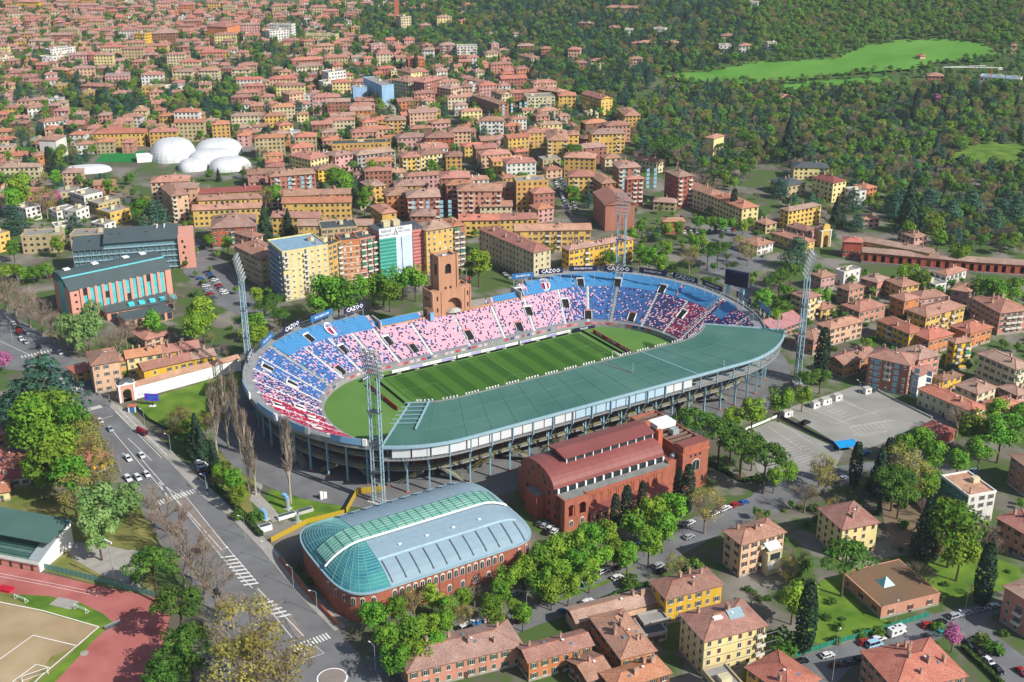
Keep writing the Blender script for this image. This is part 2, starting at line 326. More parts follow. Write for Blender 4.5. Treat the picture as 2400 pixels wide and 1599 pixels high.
# ================================================================ STADIUM
X0 = -3.5
def RW(s): return 37.6 + 17.9*s, 44.2 + 23.8*s
def LC(s): return 54.6 + 9.4*s, .4 + 2.0*s                # half length of the straights, drift of the axis
def LP(p, s):                                            # plan of the oval: p runs round the loop (0 right bend, 1 far side, 2 left bend, 3 near side)
    p %= 4; k = int(p); f = p - k; R, Wd = RW(s); LL, Y0 = LC(s)
    if k == 0: a = (-.5 + f)*pi; return X0 + LL + R*cos(a), Y0 + Wd*sin(a)
    if k == 1: return X0 + LL*(1 - 2*f), Y0 + Wd
    if k == 2: a = (.5 + f)*pi; return X0 - LL + R*cos(a), Y0 + Wd*sin(a)
    return X0 - LL*(1 - 2*f), Y0 - Wd
def ZS(s): return 2.5 + 16.5*s
def p_of(u, v, z, s=1.1):
    x, y = LS(*W(u, v, z)); b = (1e9, 0)
    for i in range(1600):
        q = LP(i/400, s); d = (q[0]-x)**2 + (q[1]-y)**2
        if d < b[0]: b = (d, i/400)
    return b[1]
def prange(a, b, n): return [a + (b-a)*i/n for i in range(n+1)]
def plen(p0, p1, s, n=8):
    t = 0; q = LP(p0, s)
    for i in range(1, n+1): r = LP(p0 + (p1-p0)*i/n, s); t += sqrt((r[0]-q[0])**2 + (r[1]-q[1])**2); q = r
    return t
def nrm(p, s=.5):
    a, b = LP(p, s), LP(p, s+.1); d = sqrt((b[0]-a[0])**2 + (b[1]-a[1])**2); return (b[0]-a[0])/d, (b[1]-a[1])/d
stad = thing('football_stadium', 'large oval football stadium with green roof and pink and blue seats', 'stadium', (STX, STY, 0), STR)
mt_roofg = M('green_roof_sheet', '#3b655c', .6, .06, .05, spec=.25, col2='#4f766c', detail=10)
mt_seam = M('roof_seam', '#587f76', .6, .08, .5)
mt_cover = stripes('blue_seat_cover', '#4483b4', '#3c7aab', 1.3, 1, .5, .5, var=.06)
SEATS = [M('seat_pink', '#e0afbf', .6, .06, 1), M('seat_navy', '#2f3268', .6, .1, 1), M('seat_blue', '#2d69ae', .6, .08, 1), M('seat_red', '#a82440', .6, .08, 1), M('seat_pale', '#bcc8dc', .6, .06, 1)]
def gap(p, s):                                           # the upper tier stops either side of the tower
    x = LP(p, .5)[0]; return 1 < p < 2 and -43 < x < 36 and s > (.84 if (x < -19 or x > 16) and s < .85 else .69)
NR = 30
mt_rim = M('rim_concrete', '#8f9192', .9, .15, .25, streak=True)
mt_terr = M('terrace_concrete', '#84868f', .9, .12, .3)
SECT = [(0, 1, 44), (1, 2, 40), (2, 3, 44), (3, 4, 30)]
for a, b, n in SECT:
    t = MB(); P = prange(a, b, n)
    for i in range(n):
        for r in range(NR):
            s0, s1 = r/NR, (r+1)/NR
            if gap((P[i]+P[i+1])/2, s1): continue
            z0, z1 = ZS(s0), ZS(s1); A, B, C, D = LP(P[i], s0), LP(P[i+1]-1e-6, s0), LP(P[i+1]-1e-6, s1), LP(P[i], s1)
            t.poly([(*A, z0), (*B, z0), (*B, z1), (*A, z1)]); t.poly([(*A, z1), (*B, z1), (*C, z1), (*D, z1)])
    t.build('terrace', mt_terr, stad)
def seatmix(p, s):
    K = [(0, (.3,.6,.04,.06,0)), (.46, (.3,.6,.04,.06,0)), (.485, (.25,.25,.02,.48,0)), (.56, (.25,.28,.02,.45,0)), (.575, (.3,.58,.05,.07,0)), (.655, (.25,.6,.15,0,0)), (.68, (.12,.3,.58,0,0)), (.79, (.08,.14,.78,0,0)), (.88, (.14,.12,.74,0,0)), (.9, (.3,.25,.45,0,0)), (.98, (.42,.28,.3,0,0)), (1.0, (.66,.22,.1,0,.02)), (1.16, (.74,.2,.03,0,.03)), (1.3, (.8,.17,0,0,.03)),
         (1.75, (.8,.17,.03,0,0)), (1.9, (.7,.2,.08,0,.02)), (2.0, (.55,.14,.27,0,.04)), (2.03, (.3,.1,.56,0,.04)), (2.18, (.2,.06,.7,0,.04)), (2.24, (.06,.06,.8,0,.08)), (2.32, (.1,.12,.72,0,.06)), (2.335, (.3,.52,.13,.02,.03)), (2.44, (.32,.52,.06,.07,.03)), (2.455, (.1,.06,0,.82,.02)), (2.9, (.12,.1,0,.76,.02)), (2.97, (.2,.4,0,.38,.02)), (4, (.3,.5,.1,.1,0))]
    for i in range(len(K)-1):
        if K[i][0] <= p <= K[i+1][0]:
            f = (p-K[i][0])/(K[i+1][0]-K[i][0]); return [x*(1-f) + y*f for x, y in zip(K[i][1], K[i+1][1])]
    return K[-1][1]
AIS = [.25,.36,.48,.567,.665,.79,.885,.99,1.16,1.32,1.5,1.69,1.85,1.94,2.03,2.12,2.2,2.265,2.33,2.39,2.45,2.51,2.57,2.7,2.82]
VOM = [(2.082,.72),(2.02,.36),(1.83,.34),(2.1,.05),(1.752,.1),(2.298,.74),(2.312,.36),(.908,.7),(.792,.7),(.658,.7),(.552,.34),(.972,.32),(1.158,.32),(.885,.04),(.715,.05),(1.172,.72),(1.23,.06),(1.48,.12),(2.5,.72),(2.45,.3),(2.512,.24),(2.62,.6),(.36,.5)]
rs = random.Random(3)
for a, b, n in SECT[:3]:
    t = MB(); tot = plen(a, b-1e-6, .5, 40)
    for r in range(1, NR-1):
        s = (r+.2)/NR; z = ZS((r+1)/NR); ln = plen(a, b-1e-6, s, 24); k = int(ln/.74)
        m = rs.choices(range(5), seatmix(a + (b-a)*.5/k, s))[0]
        for i in range(k):
            p = a + (b-a)*(i+.5)/k
            if gap(p, (r+1)/NR): continue
            if p < .14 or p > 2.96: continue
            dl = ln/(b-a)
            if any(abs(p-q)*dl < 1.0 for q in AIS): continue
            if any(abs(p-q)*dl < 2.6 and -.02 < s-sv < .17 for q, sv in VOM): continue
            m = rs.choices(range(5), seatmix(p, s))[0]; h = .34/dl
            q0, q1 = LP(p-h, s), LP(p+h, s); u0, u1 = LP(p-h, s+.026), LP(p+h, s+.026)
            t.hexa([(*q0, z), (*q1, z), (*u1, z), (*u0, z)], [(*q0, z+.3), (*q1, z+.3), (*u1, z+.5), (*u0, z+.5)], m)
    stuff(t.build('seats', SEATS, stad))
for q in AIS:                                            # stepped gangways
    smax = 1.0
    if gap(q, .9): smax = .69
    t = MB(); n_x = nrm(q); tx = (-n_x[1]*.6, n_x[0]*.6)
    for r in range(int(smax*NR)):
        s0, s1 = r/NR, (r+1)/NR; A, B = LP(q, s0), LP(q, s1); z = ZS(s1)+.06
        t.hexa([(A[0]-tx[0], A[1]-tx[1], z-.5), (A[0]+tx[0], A[1]+tx[1], z-.5), (B[0]+tx[0], B[1]+tx[1], z-.5), (B[0]-tx[0], B[1]-tx[1], z-.5)],
               [(A[0]-tx[0], A[1]-tx[1], z), (A[0]+tx[0], A[1]+tx[1], z), (B[0]+tx[0], B[1]+tx[1], z), (B[0]-tx[0], B[1]-tx[1], z)])
    t.build('gangway', mt_white if abs(q-.79) > .01 and abs(q-2.2) > .01 else mt_conc, stad)
for q, s in VOM:                                         # entrance mouths: a dark slab laid over the rows imitates the shade inside
    if gap(q, s+.1): continue
    nx_, ny_ = nrm(q); o = obj('entrance_mouth', None, stad, (*LP(q, s), ZS(s)), atan2(ny_, nx_))
    L_ = 4.4; zt = 16.5*.155
    t = MB(); t.hexa([(.2,-1.72,-.4),(.2,1.72,-.4),(L_,1.72,zt-.5),(L_,-1.72,zt-.5)], [(.2,-1.72,.75+.35*(s > .5)),(.2,1.72,.75+.35*(s > .5)),(L_,1.72,zt+.85+.3*(s > .5)),(L_,-1.72,zt+.85+.3*(s > .5))]); t.build('mouth_shade', mt_dark, o)
    for sg in (-1, 1):
        t = MB(); t.hexa([(0, sg*1.85-.1, -.5), (0, sg*1.85+.1, -.5), (L_+.2, sg*1.85+.1, .2), (L_+.2, sg*1.85-.1, .2)], [(0, sg*1.85-.1, 1.5), (0, sg*1.85+.1, 1.5), (L_+.2, sg*1.85+.1, zt+1.3), (L_+.2, sg*1.85-.1, zt+1.3)]); t.build('side_wall', mt_white, o)
    MB().box(L_-.2, L_+.25, -2.1, 2.1, zt+.9, zt+1.7).build('parapet', M('pink_parapet', '#cf8f96') if s < .3 else mt_white, o)
# blue covers over the upper rows
PL, PR_ = p_of(641.6, 808, 19.4, 1), .405
PIECES = [(1.13, PR_)] + [(1.845, PL)] + [(.345, .375)]
def cover(p0, p1, s0, s1, lift=.75, k=1):
    for j in range(k):
        q = prange(p0 + (p1-p0)*j/k, p0 + (p1-p0)*(j+1)/k, 8); t = MB()
        for i in range(8):
            A, B, C, D = LP(q[i], s0), LP(q[i+1], s0), LP(q[i+1], s1), LP(q[i], s1)
            t.hexa([(*A, ZS(s0)+lift-.15), (*B, ZS(s0)+lift-.15), (*C, ZS(s1)+lift-.15), (*D, ZS(s1)+lift-.15)], [(*A, ZS(s0)+lift), (*B, ZS(s0)+lift), (*C, ZS(s1)+lift), (*D, ZS(s1)+lift)])
        t.build('seat_cover', mt_cover, stad)
cover(1.13, .935, .705, .985, k=2); cover(.93, .795, .705, .985, k=2); cover(.785, .615, .705, .985, k=2); cover(.605, .49, .705, .985, k=2); cover(.465, .42, .66, .985)
cover(1.845, 1.975, .705, .985, k=2); cover(1.978, PL, .705, .985, k=2); cover(1.135, 1.30, .71, .83); cover(1.64, 1.835, .71, .83)
# crest ovals on the covers
def crest(u, v, z):
    p = p_of(u, v, z, .86); nx_, ny_ = nrm(p); x, y = LP(p, .845); al = atan2(18.9*.1, 2.6)
    o = obj('club_crest', None, stad, (x, y, ZS(.845)+1.05)); o.rotation_euler = (atan2(16.5, 26), 0, atan2(ny_, nx_) - pi/2)
    def disc(nm, rx, ry, z, m, k=28): b = MB(); b.poly([(rx*cos(2*pi*i/k), ry*sin(2*pi*i/k), z) for i in range(k)]); b.build(nm, m, o)
    disc('oval_rim', 2.9, 4.3, 0, mt_white); disc('oval_field', 2.55, 3.95, .03, M('crest_grey', '#a9a4b4'))
    for i, m in enumerate((mt_red, mt_navy, mt_white, mt_red)):
        b = MB(); b.box(-2.0+i, -1.1+i, -2.9, .8, .05, .08); b.build('crest_stripe', m, o)
    stext('BFC', 1.6, mt_navy, o, (0, 2.1, .09), (0, 0, 0), bold=.03)
crest(788, 777, 18.5); crest(1292, 670, 18.5)
# rim walkway, parapet and fence
def ring(name, p0, p1, s0, s1, z0, z1, mat, n=60, parent=None):
    q = prange(p0, p1, n); t = MB()
    for i in range(n):
        A, B, C, D = LP(q[i], s0), LP(q[i+1], s0), LP(q[i+1], s1), LP(q[i], s1)
        t.hexa([(*A, z0), (*B, z0), (*C, z0), (*D, z0)], [(*A, z1), (*B, z1), (*C, z1), (*D, z1)])
    return t.build(name, mat, parent or stad)
for p0, p1, n in ((1.85, 3.0, 60), (3.0, 4.0, 30), (0, 1.125, 60)):
    ring('rim_walkway', p0, p1, 1.0, 1.13, 18.3, 19.1, mt_rim, n); ring('rim_parapet', p0, p1, 1.13, 1.145, 17.6, 19.9, mt_rim, n)
ring('gap_parapet', 1.13, 1.84, .69, .705, 10, 15.0, mt_brickp, 20)
for x in (-43, 36):
    t = MB(); t.box(x-.3, x+.3, RW(.7)[1], RW(1.13)[1], 0, 18.2); t.build('tier_end_wall', mt_conc, stad)
def fence(name, p0, p1, s, z, h, step, mat, rails=3, r=.05, n=40):
    t = MB(); q = prange(p0, p1, n)
    for i in range(n):
        A, B = LP(q[i], s), LP(q[i+1], s)
        for k in range(rails): zz = z + h*(k+1)/rails; t.bar((*A, zz), (*B, zz), r, 3)
    m = max(2, int(plen(p0, p1, s, 30)/step))
    for i in range(m+1): A = LP(p0 + (p1-p0)*i/m, s); t.bar((*A, z), (*A, z+h), r*1.3, 4)
    return stuff(t.build(name, mat, stad))
fence('rim_railing', 1.85, 3.05, 1.12, 19.05, 2.4, 2.5, mt_steel); fence('rim_railing', .1, 1.125, 1.12, 19.05, 2.4, 2.5, mt_steel)
for p in (.33, .48): 
    t = MB()
    for i in range(14):
        s = .05 + .95*i/13; A = LP(p, s); t.bar((*A, ZS(s)+.2), (*A, ZS(s)+4.2), .1, 4)
        if i: t.bar((*B_, ZS(s_)+4.2), (*A, ZS(s)+4.2), .07, 4); t.bar((*B_, ZS(s_)+2.4), (*A, ZS(s)+2.4), .05, 3)
        B_, s_ = A, s
    t.build('dividing_fence', mt_steel, stad)
for p in (.79, 2.2):
    t = MB()
    for i in range(24):
        s = .02 + .97*i/23; A = LP(p+.012, s); t.bar((*A, ZS(s)+.2), (*A, ZS(s)+2.4), .07, 4)
        if i: t.bar((*B_, ZS(s_)+2.4), (*A, ZS(s)+2.4), .05, 3); t.bar((*B_, ZS(s_)+1.3), (*A, ZS(s)+1.3), .04, 3)
        B_, s_ = A, s
    t.build('dividing_fence', M('fence_green', '#7fb0a4', .5), stad)
# inner ring wall towards the field, lower concourse wall, galleries
for a in range(4):
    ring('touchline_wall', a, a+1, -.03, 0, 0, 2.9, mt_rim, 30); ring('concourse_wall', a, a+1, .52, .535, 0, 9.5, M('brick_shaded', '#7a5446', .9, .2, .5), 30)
for z, s0, s1 in ((6.4, .78, .96), (11.8, .82, .965)):
    for p0, p1 in ((1.9, 3.0), (3.0, 4.0), (0, 1.1)): ring('gallery', p0, p1, s0, s1, z, z+.55, mt_rim, 44)
    for p0, p1 in ((2.3, 3.0), (3.0, 3.5), (3.5, 4.0), (0, .5)): fence('gallery_railing', p0, p1, s1-.004, z+.55, 1.15, 1.6, M('olive_railing', '#a8a05a', .6), 3, .06)
CW = M('column_steel', '#8db4c4', .5, .08, .8, metal=.15)
tl = [0.0]
NP = 74
cols = []
tot = [plen(k, k+1-1e-6, 1.0, 60) for k in range(4)]
for i in range(NP):
    d = sum(tot)*(i+.5)/NP; k = 0
    while d > tot[k]: d -= tot[k]; k += 1
    p = k + d/tot[k]
    if 1.12 < p < 1.84: continue
    cols.append(p)
for p in cols:
    under = p > 2.85 or p < .32; x, y = LP(p, 1.17 if under else .985); ang = atan2(nrm(p)[1], nrm(p)[0])
    o = obj('column', None, stad, (x, y, 0), ang)
    MB().box(-.38, .38, -.28, .28, .5, 18.4).build('shaft', CW, o); MB().box(-.7, .7, -.6, .6, 0, .6).build('base', mt_brick, o)
    MB().hexa([(-.3,-.2,16.3),(-.3,.2,16.3),(3.6,.2,17.6),(3.6,-.2,17.6)], [(-.3,-.2,17.6),(-.3,.2,17.6),(3.6,.2,18.2),(3.6,-.2,18.2)]).build('bracket', CW, o)
    t = MB(); t.bar((-12, 0, 7.5), (0, 0, 16.5), .4); t.bar((-12, 0, 0), (-12, 0, 9), .4); t.build('raker', mt_concd, o)
    if under:
        t = MB(); t.bar((.1, 0, 8.2), (5.0, 0, 17.2), .26); t.build('strut', CW, o); t = MB(); t.bar((.1, 0, 8.2), (-3.2, 0, 13.5), .22); t.build('strut', CW, o)
        MB().box(5.2, 5.6, -.2, .2, 16.4, 23.2).build('roof_post', CW, o)
# stairs between the columns
for j, p in enumerate([q for q in cols if q > 2.55][::2]):
    x, y = LP(p+.045, .93); ang = atan2(nrm(p)[1], nrm(p)[0]); o = obj('staircase', None, stad, (x, y, 0), ang)
    sg = 1 if j % 2 else -1
    MB().hexa([(-1.3, -5*sg, 0), (1.3, -5*sg, 0), (1.3, 5*sg, 6.3), (-1.3, 5*sg, 6.3)], [(-1.3, -5*sg, .5), (1.3, -5*sg, .5), (1.3, 5*sg, 6.8), (-1.3, 5*sg, 6.8)]).build('flight', mt_concd, o)
    for xx in (-1.3, 1.3):
        t = MB()
        for k in range(8): f = k/7; t.bar((xx, (-5+10*f)*sg, .4+6.3*f), (xx, (-5+10*f)*sg, 1.6+6.3*f), .05, 3)
        t.bar((xx, -5*sg, 1.6), (xx, 5*sg, 7.9), .07, 4); t.bar((xx, -5*sg, 1.0), (xx, 5*sg, 7.3), .05, 4); t.build('handrail', M('olive_railing', '#a8a05a', .6), o)
# main stand roof
RP0, RP1 = 2.838, 4.225
q = prange(RP0, RP1, 56); t = MB(); SI = prange(.07, 1.42, 5)
def zr(s): return 24.6 - 1.5*(s-.07)/1.35
for i in range(56):
    for j in range(5):
        A, B, C, D = LP(q[i], SI[j]), LP(q[i+1], SI[j]), LP(q[i+1], SI[j+1]), LP(q[i], SI[j+1])
        t.poly([(*A, zr(SI[j])), (*D, zr(SI[j+1])), (*C, zr(SI[j+1])), (*B, zr(SI[j]))]); t.poly([(*A, zr(SI[j])-.5), (*B, zr(SI[j])-.5), (*C, zr(SI[j+1])-.5), (*D, zr(SI[j+1])-.5)])
roof = t.build('roof', mt_roofg, stad)
def rring(name, s0, s1, z0, z1, mat, p0=RP0, p1=RP1): return ring(name, p0, p1, s0, s1, z0, z1, mat, 56, roof)
rring('eaves_gutter', 1.415, 1.445, 22.35, 23.45, mt_steelb); rring('front_gutter', .045, .075, 23.9, 24.95, mt_concd); rring('catwalk', -.01, .045, 23.6, 24.0, mt_steel)
for p in (RP0, RP1):
    A, B = LP(p, .06), LP(p, 1.42); tt = MB(); tt.bar((*A, 24.7), (*B, 23.3), .4, 4); tt.build('verge_beam', mt_steelb, roof)
for i in range(1, 17):
    p = RP0 + (RP1-RP0)*i/17; A, B = LP(p, .08), LP(p, 1.40); big = i == 12
    tt = MB(); tt.bar((*A, zr(.08)+.05), (*B, zr(1.40)+.05), .34 if big else .13, 4); tt.build('roof_seam', mt_steelb if big else mt_seam, roof)
for s in (.55, .95): rring('roof_seam', s, s+.004, zr(s), zr(s)+.09, mt_seam)
lampm = MB(); lampm.box(-.45, .45, -.3, .3, 0, .9); lampm = lampm.data('roof_floodlight', [mt_white])
for i in range(110):
    if i % 7 in (5, 6): continue
    p = RP0+.02 + (RP1-RP0-.04)*i/109; x, y = LP(p, .03); obj('roof_floodlight', lampm, roof, (x, y, 24.95), atan2(nrm(p)[1], nrm(p)[0]) + pi/2, (.6, .6, .7))
x, y = LP(3.66, .75); mast = MB(); mast.bar((0,0,0), (0,0,5), .1); mast.bar((-1.4,0,.2), (0,0,2.2), .07); mast.bar((1,1,.2), (0,0,2.2), .07); mast.build('aerial_mast', mt_steel, roof, (x, y, zr(.75)))
tt = MB(); A, B = LP(3.62, .12), LP(3.66, .75); tt.bar((*A, zr(.12)+.08), (*B, zr(.75)+.08), .28, 4); tt.build('roof_duct', M('rust_pipe', '#8c7b78', .7), roof)
x, y = LP(3.93, 1.36); MB().cyl(0, 0, 0, 2.6, .28, 8).build('vent_pipe', mt_steel, roof, (x, y, zr(1.24)))
# end truss of the roof on the left
for k in range(6):
    s = .12 + k*.13; A, B = LP(RP0-.015, s), LP(RP0+.055, s); tt = MB(); tt.bar((*A, zr(s)+.55), (*B, zr(s)+.7), .16, 4); tt.build('end_truss', mt_steelb, roof)
A, B = LP(RP0+.06, .05), LP(RP0+.05, .95); tt = MB(); tt.bar((*A, 25.2), (*B, 24.3), .45, 4); tt.build('end_truss', mt_steelb, roof)
# panels hung under the eaves of the main stand
pq = prange(RP0+.015, RP1-.06, 36)
for i in range(36):
    m = M('fascia_white', '#c9ccce', .6, .08, .4, streak=True) if i < 14 else (M('polycarbonate', '#a9c3d4', .35, .06, .3, spec=.5) if i < 23 else M('fascia_white', '#c9ccce'))
    if i > 25: continue
    A, B = LP(pq[i]+.0015, 1.39), LP(pq[i+1]-.0015, 1.39); dx, dy = B[0]-A[0], B[1]-A[1]
    MB().box(0, sqrt(dx*dx+dy*dy), -.06, .06, 17.9, 22.3).build('facade_panel', m, stad, (*A, 0), atan2(dy, dx))
ring('facade_sill', RP0, RP1, 1.13, 1.40, 16.7, 17.0, mt_rim, 56); fence('facade_railing', RP0, RP1, 1.40, 17.1, 1.1, 1.4, mt_steel, 2, .05, 56)
ring('upper_gallery', RP0, RP1, 1.0, 1.13, 15.9, 16.4, mt_concd, 56)
# shields of light blue on the left outer rim
for u0, v0, u1, v1 in ((579,895,600,925), (621,943,654,975), (671,976,720,1010), (780,1020,856,1038)):
    p0, p1 = p_of(u0, v0, 20.6, 1.13), p_of(u1, v1, 20.6, 1.13); o = obj('rim_board', None, stad)
    ring('board', p0, p1, 1.15, 1.16, 19.4, 22.0, mt_sky, 8, o); ring('board_end', p1-.004, p1+.004, 1.145, 1.168, 19.3, 22.1, mt_white, 2, o)
# supporters' cloths tied to the lowest rail
mt_cloth = [M('cloth_red', '#b5484e', .8), M('cloth_pink', '#d08a92', .8), M('cloth_pale', '#c4b4ba', .8), M('cloth_navy', '#3c4a7c', .8)]
for i in range(58):
    p = .62 + 1.62*i/57
    if rs.random() < .3: continue
    A, B = LP(p, -.034), LP(p + rs.uniform(.012, .024), -.034); l = sqrt((B[0]-A[0])**2 + (B[1]-A[1])**2); MB().box(0, l, -.03, .03, 1.5, 2.8).build('supporters_cloth', mt_cloth[0 if i % 3 == 0 else rs.randrange(1, 4)], stad, (*A, 0), atan2(B[1]-A[1], B[0]-A[0]))
# ---------------------------------------------------------------- the field
def spoly(name, pts, mat, z): b = MB(); b.poly([(*SW(x, y), z) for x, y in pts]); return struct(b.build(name, mat))
spoly('field_surround', [LP(i/16, -.035) for i in range(64)], M('field_grass_pale', '#4d7831', .95, .06, .03, col2='#658746', detail=6), .22)
mt_pline = M('pitch_paint', '#8fa67c', .9)
pitch = stripes('mown_grass', '#3e681d', '#2e5613', 11.0, 0, .5, .95, var=.07, nscale=.2)
b = MB(); b.box(-54.4, 54.4, -36.2, 36.2, .0, .06); po = struct(b.build('football_pitch', pitch, None, (STX, STY, .22), STR))
def seg(x0, y0, x1, y1, w=.11):
    dx, dy = x1-x0, y1-y0; l = sqrt(dx*dx+dy*dy); b = MB(); b.box(0, l, -w/2, w/2, .06, .065); b.build('pitch_line', mt_pline, po, (x0, y0, .002), atan2(dy, dx))
for s in (-1, 1):
    seg(-52.5, 34*s, 52.5, 34*s); seg(52.5*s, -34, 52.5*s, 34); seg(36*s, -20.15, 36*s, 20.15); seg(36*s, 20.15, 52.5*s, 20.15); seg(36*s, -20.15, 52.5*s, -20.15)
    seg(47*s, -9.16, 47*s, 9.16); seg(47*s, 9.16, 52.5*s, 9.16); seg(47*s, -9.16, 52.5*s, -9.16)
seg(0, -34, 0, 34)
for i in range(24): a0, a1 = 2*pi*i/24, 2*pi*(i+1)/24; seg(9.15*cos(a0), 9.15*sin(a0), 9.15*cos(a1), 9.15*sin(a1))
for s, nm in ((1, 'right hand'), (-1, 'left hand')):
    gx, gy = SW(52.5*s, 0); o = thing('goal', f'white goal with net at the {nm} end of the stadium pitch', 'goal', (gx, gy, .28), STR + (0 if s > 0 else pi))
    t = MB(); t.bar((0,-3.7,0), (0,-3.7,2.5), .09); t.bar((0,3.7,0), (0,3.7,2.5), .09); t.bar((0,-3.7,2.5), (0,3.7,2.5), .09); t.build('frame', mt_white, o)
    t = MB()
    for k in range(11): yy = -3.7+.74*k; t.bar((0,yy,2.45), (2.2,yy,1.6), .025, 3); t.bar((2.2,yy,1.6), (2.4,yy,0), .025, 3)
    for k in range(4): t.bar((2.2+.06*k,-3.7,1.6-.5*k), (2.2+.06*k,3.7,1.6-.5*k), .025, 3)
    t.build('net', mt_white, o)
# pitch-side boards: (x0,y0,x1,y1,height,material,label,words)
def board(x0, y0, x1, y1, h, mat, label, words=(), tcol=None, z=.22, cat='hoarding', th=.15, size=None, loc=True, tilt=0, wall=None):
    A, B = (SW(x0, y0), SW(x1, y1)) if loc else ((x0, y0), (x1, y1)); l = sqrt((B[0]-A[0])**2 + (B[1]-A[1])**2)
    o = thing('advertising_hoarding', label, cat, (*A, z), atan2(B[1]-A[1], B[0]-A[0]), 'advertising hoardings')
    MB().box(0, l, -th/2, th/2, 0, h).build('panel', mat, o)
    for i, w in enumerate(words):
        if w.startswith('#'): MB().box(l*(i+.08)/len(words), l*(i+.92)/len(words), -th/2-.03, -th/2-.005, .08, h-.08).build('colour_field', M('lilac', '#a7a3d2') if w == '#l' else mt_navy, o); continue
        stext(w, size or h*.8, tcol or mt_white, o, (l*(i+.5)/len(words), -th/2-.02, h*.5), (pi/2, 0, 0), bold=.02*h)
    return o
board(-48, 40.2, -14, 40.0, 1.5, mt_white, 'long white pitch-side hoarding in front of the far stand, left run', ('CAZOO','#l','MACRON','#l'), M('lilac', '#a7a3d2'))
board(-13, 40.0, 21, 39.8, 1.5, mt_white, 'long white pitch-side hoarding with lilac CAZOO lettering, middle run', ('CAZOO','#l','THE FRUIT','#l','CAZOO'), M('lilac', '#a7a3d2'))
board(22, 39.8, 52, 39.6, 1.5, mt_white, 'long white pitch-side hoarding in front of the far stand, right run', ('#l','CAZOO','#l','selenella'), M('lilac', '#a7a3d2'))
board(53.5, 39.5, 66, 38.0, 1.6, mt_navy, 'navy VILLANI hoarding at the far right corner of the pitch', ('VILLANI',))
board(-57.5, 37.7, 0, 37.7, 1.0, mt_black, 'black LED hoarding along the far touchline, left half', ('PUMA','',)*6)
board(.2, 37.7, 57.5, 37.7, 1.0, mt_black, 'black LED hoarding along the far touchline, right half', ('PUMA','',)*6)
board(57.6, -34, 57.6, 37.4, 1.0, mt_black, 'black LED hoarding behind the right goal'); board(-57.6, 37.4, -57.6, -34, 1.0, mt_black, 'black LED hoarding behind the left goal')
A, B = LS(*W(860, 905)), LS(*W(932, 964)); board(*A, *B, 1.9, mt_red, 'long red sloping hoarding behind the left goal', ('','FACILE',''))
A, B = LS(*W(1390, 781)), LS(*W(1481, 832)); board(*A, *B, 1.9, mt_red, 'long red hoarding with white lettering behind the right goal', ('FACILE','FACCIAMO','RISTORANTI'))
A, B = LS(*W(846, 898)), LS(*W(868, 886)); board(*A, *B, 1.8, mt_navy, 'short navy and white hoarding on grass by the left bend', ('PUMA',))
# banners on the rim
banners = [(585,832,'CAZOO',0,13), (626,795,'BOLOGNA FC 1909',1,13), (684,765,'CAZOO',0,14), (754,739,'BOLOGNA FC 1909',1,14), (831,722,'CAZOO',0,13), (1225.5,646,'BOLOGNA FC 1909',1,12), (1291,635,'CAZOO',0,13), (1367,629,'BOLOGNA FC 1909',2,15), (1449,630,'CAZOO',0,15), (1530,637,'BOLOGNA FC 1909',2,15), (1606,651,'CAZOO',0,15), (1670,670,'BOLOGNA FC 1909',2,14), (1743,698,'CAZOO',0,13), (1792,722,'BOLOGNA FC 1909',1,13)]
names = ['first', 'second', 'third', 'fourth', 'fifth', 'sixth', 'seventh', 'eighth', 'ninth', 'tenth', 'eleventh', 'twelfth', 'thirteenth', 'fourteenth']
for i, (u, v, wd, c, wid) in enumerate(banners):
    x, y = LS(*W(u, v, 24.6)); p = p_of(u, v, 24.6, 1.18); nx_, ny_ = nrm(p); gx, gy = SW(x, y)
    o = thing('rim_banner', f'{"navy" if c != 1 else "blue"} banner reading {wd} on stadium rim, {names[i]} from the left', 'banner', (gx, gy, 20.4), STR + atan2(ny_, nx_) - pi/2, 'banners round the stadium rim')
    MB().box(-wid/2, wid/2, -.15, .15, 2.7, 5.6).build('panel', mt_navy if c != 1 else mt_blueb, o)
    for xx in (-wid*.4, 0, wid*.4): MB().box(xx-.12, xx+.12, .15, .4, -1.6, 5.2).build('post', mt_steel, o)
    stext(wd, 3.0 if wd == 'CAZOO' else 1.5, mt_white, o, (0, -.17, 4.15), (pi/2, 0, 0), sx=wid*.62/ (8.6 if wd == 'CAZOO' else 12.6), bold=.06 if wd == 'CAZOO' else .03)
# scoreboard on its posts
x, y = W(1726, 651, 27); o = thing('scoreboard', 'big dark video scoreboard on two light blue posts at right bend', 'scoreboard', (x, y, 0), STR - pi/2 + .42)
MB().box(-6.2, 6.2, -.2, 1.6, 22.5, 30.2).build('screen', M('screen_off', '#1d1f38', .3), o); MB().box(-6.4, 6.4, .9, 1.9, 22.3, 30.4).build('casing', mt_steeld, o)
for xx in (-4.4, 3.6): MB().box(xx-.8, xx+.8, .1, 1.2, 0, 22.4).build('post', M('pale_blue_post', '#8ecbd8'), o)
stext('CAZOO', 1.5, M('dim_letter', '#5a6aa8'), o, (0, -.23, 29.6), (pi/2, 0, 0))
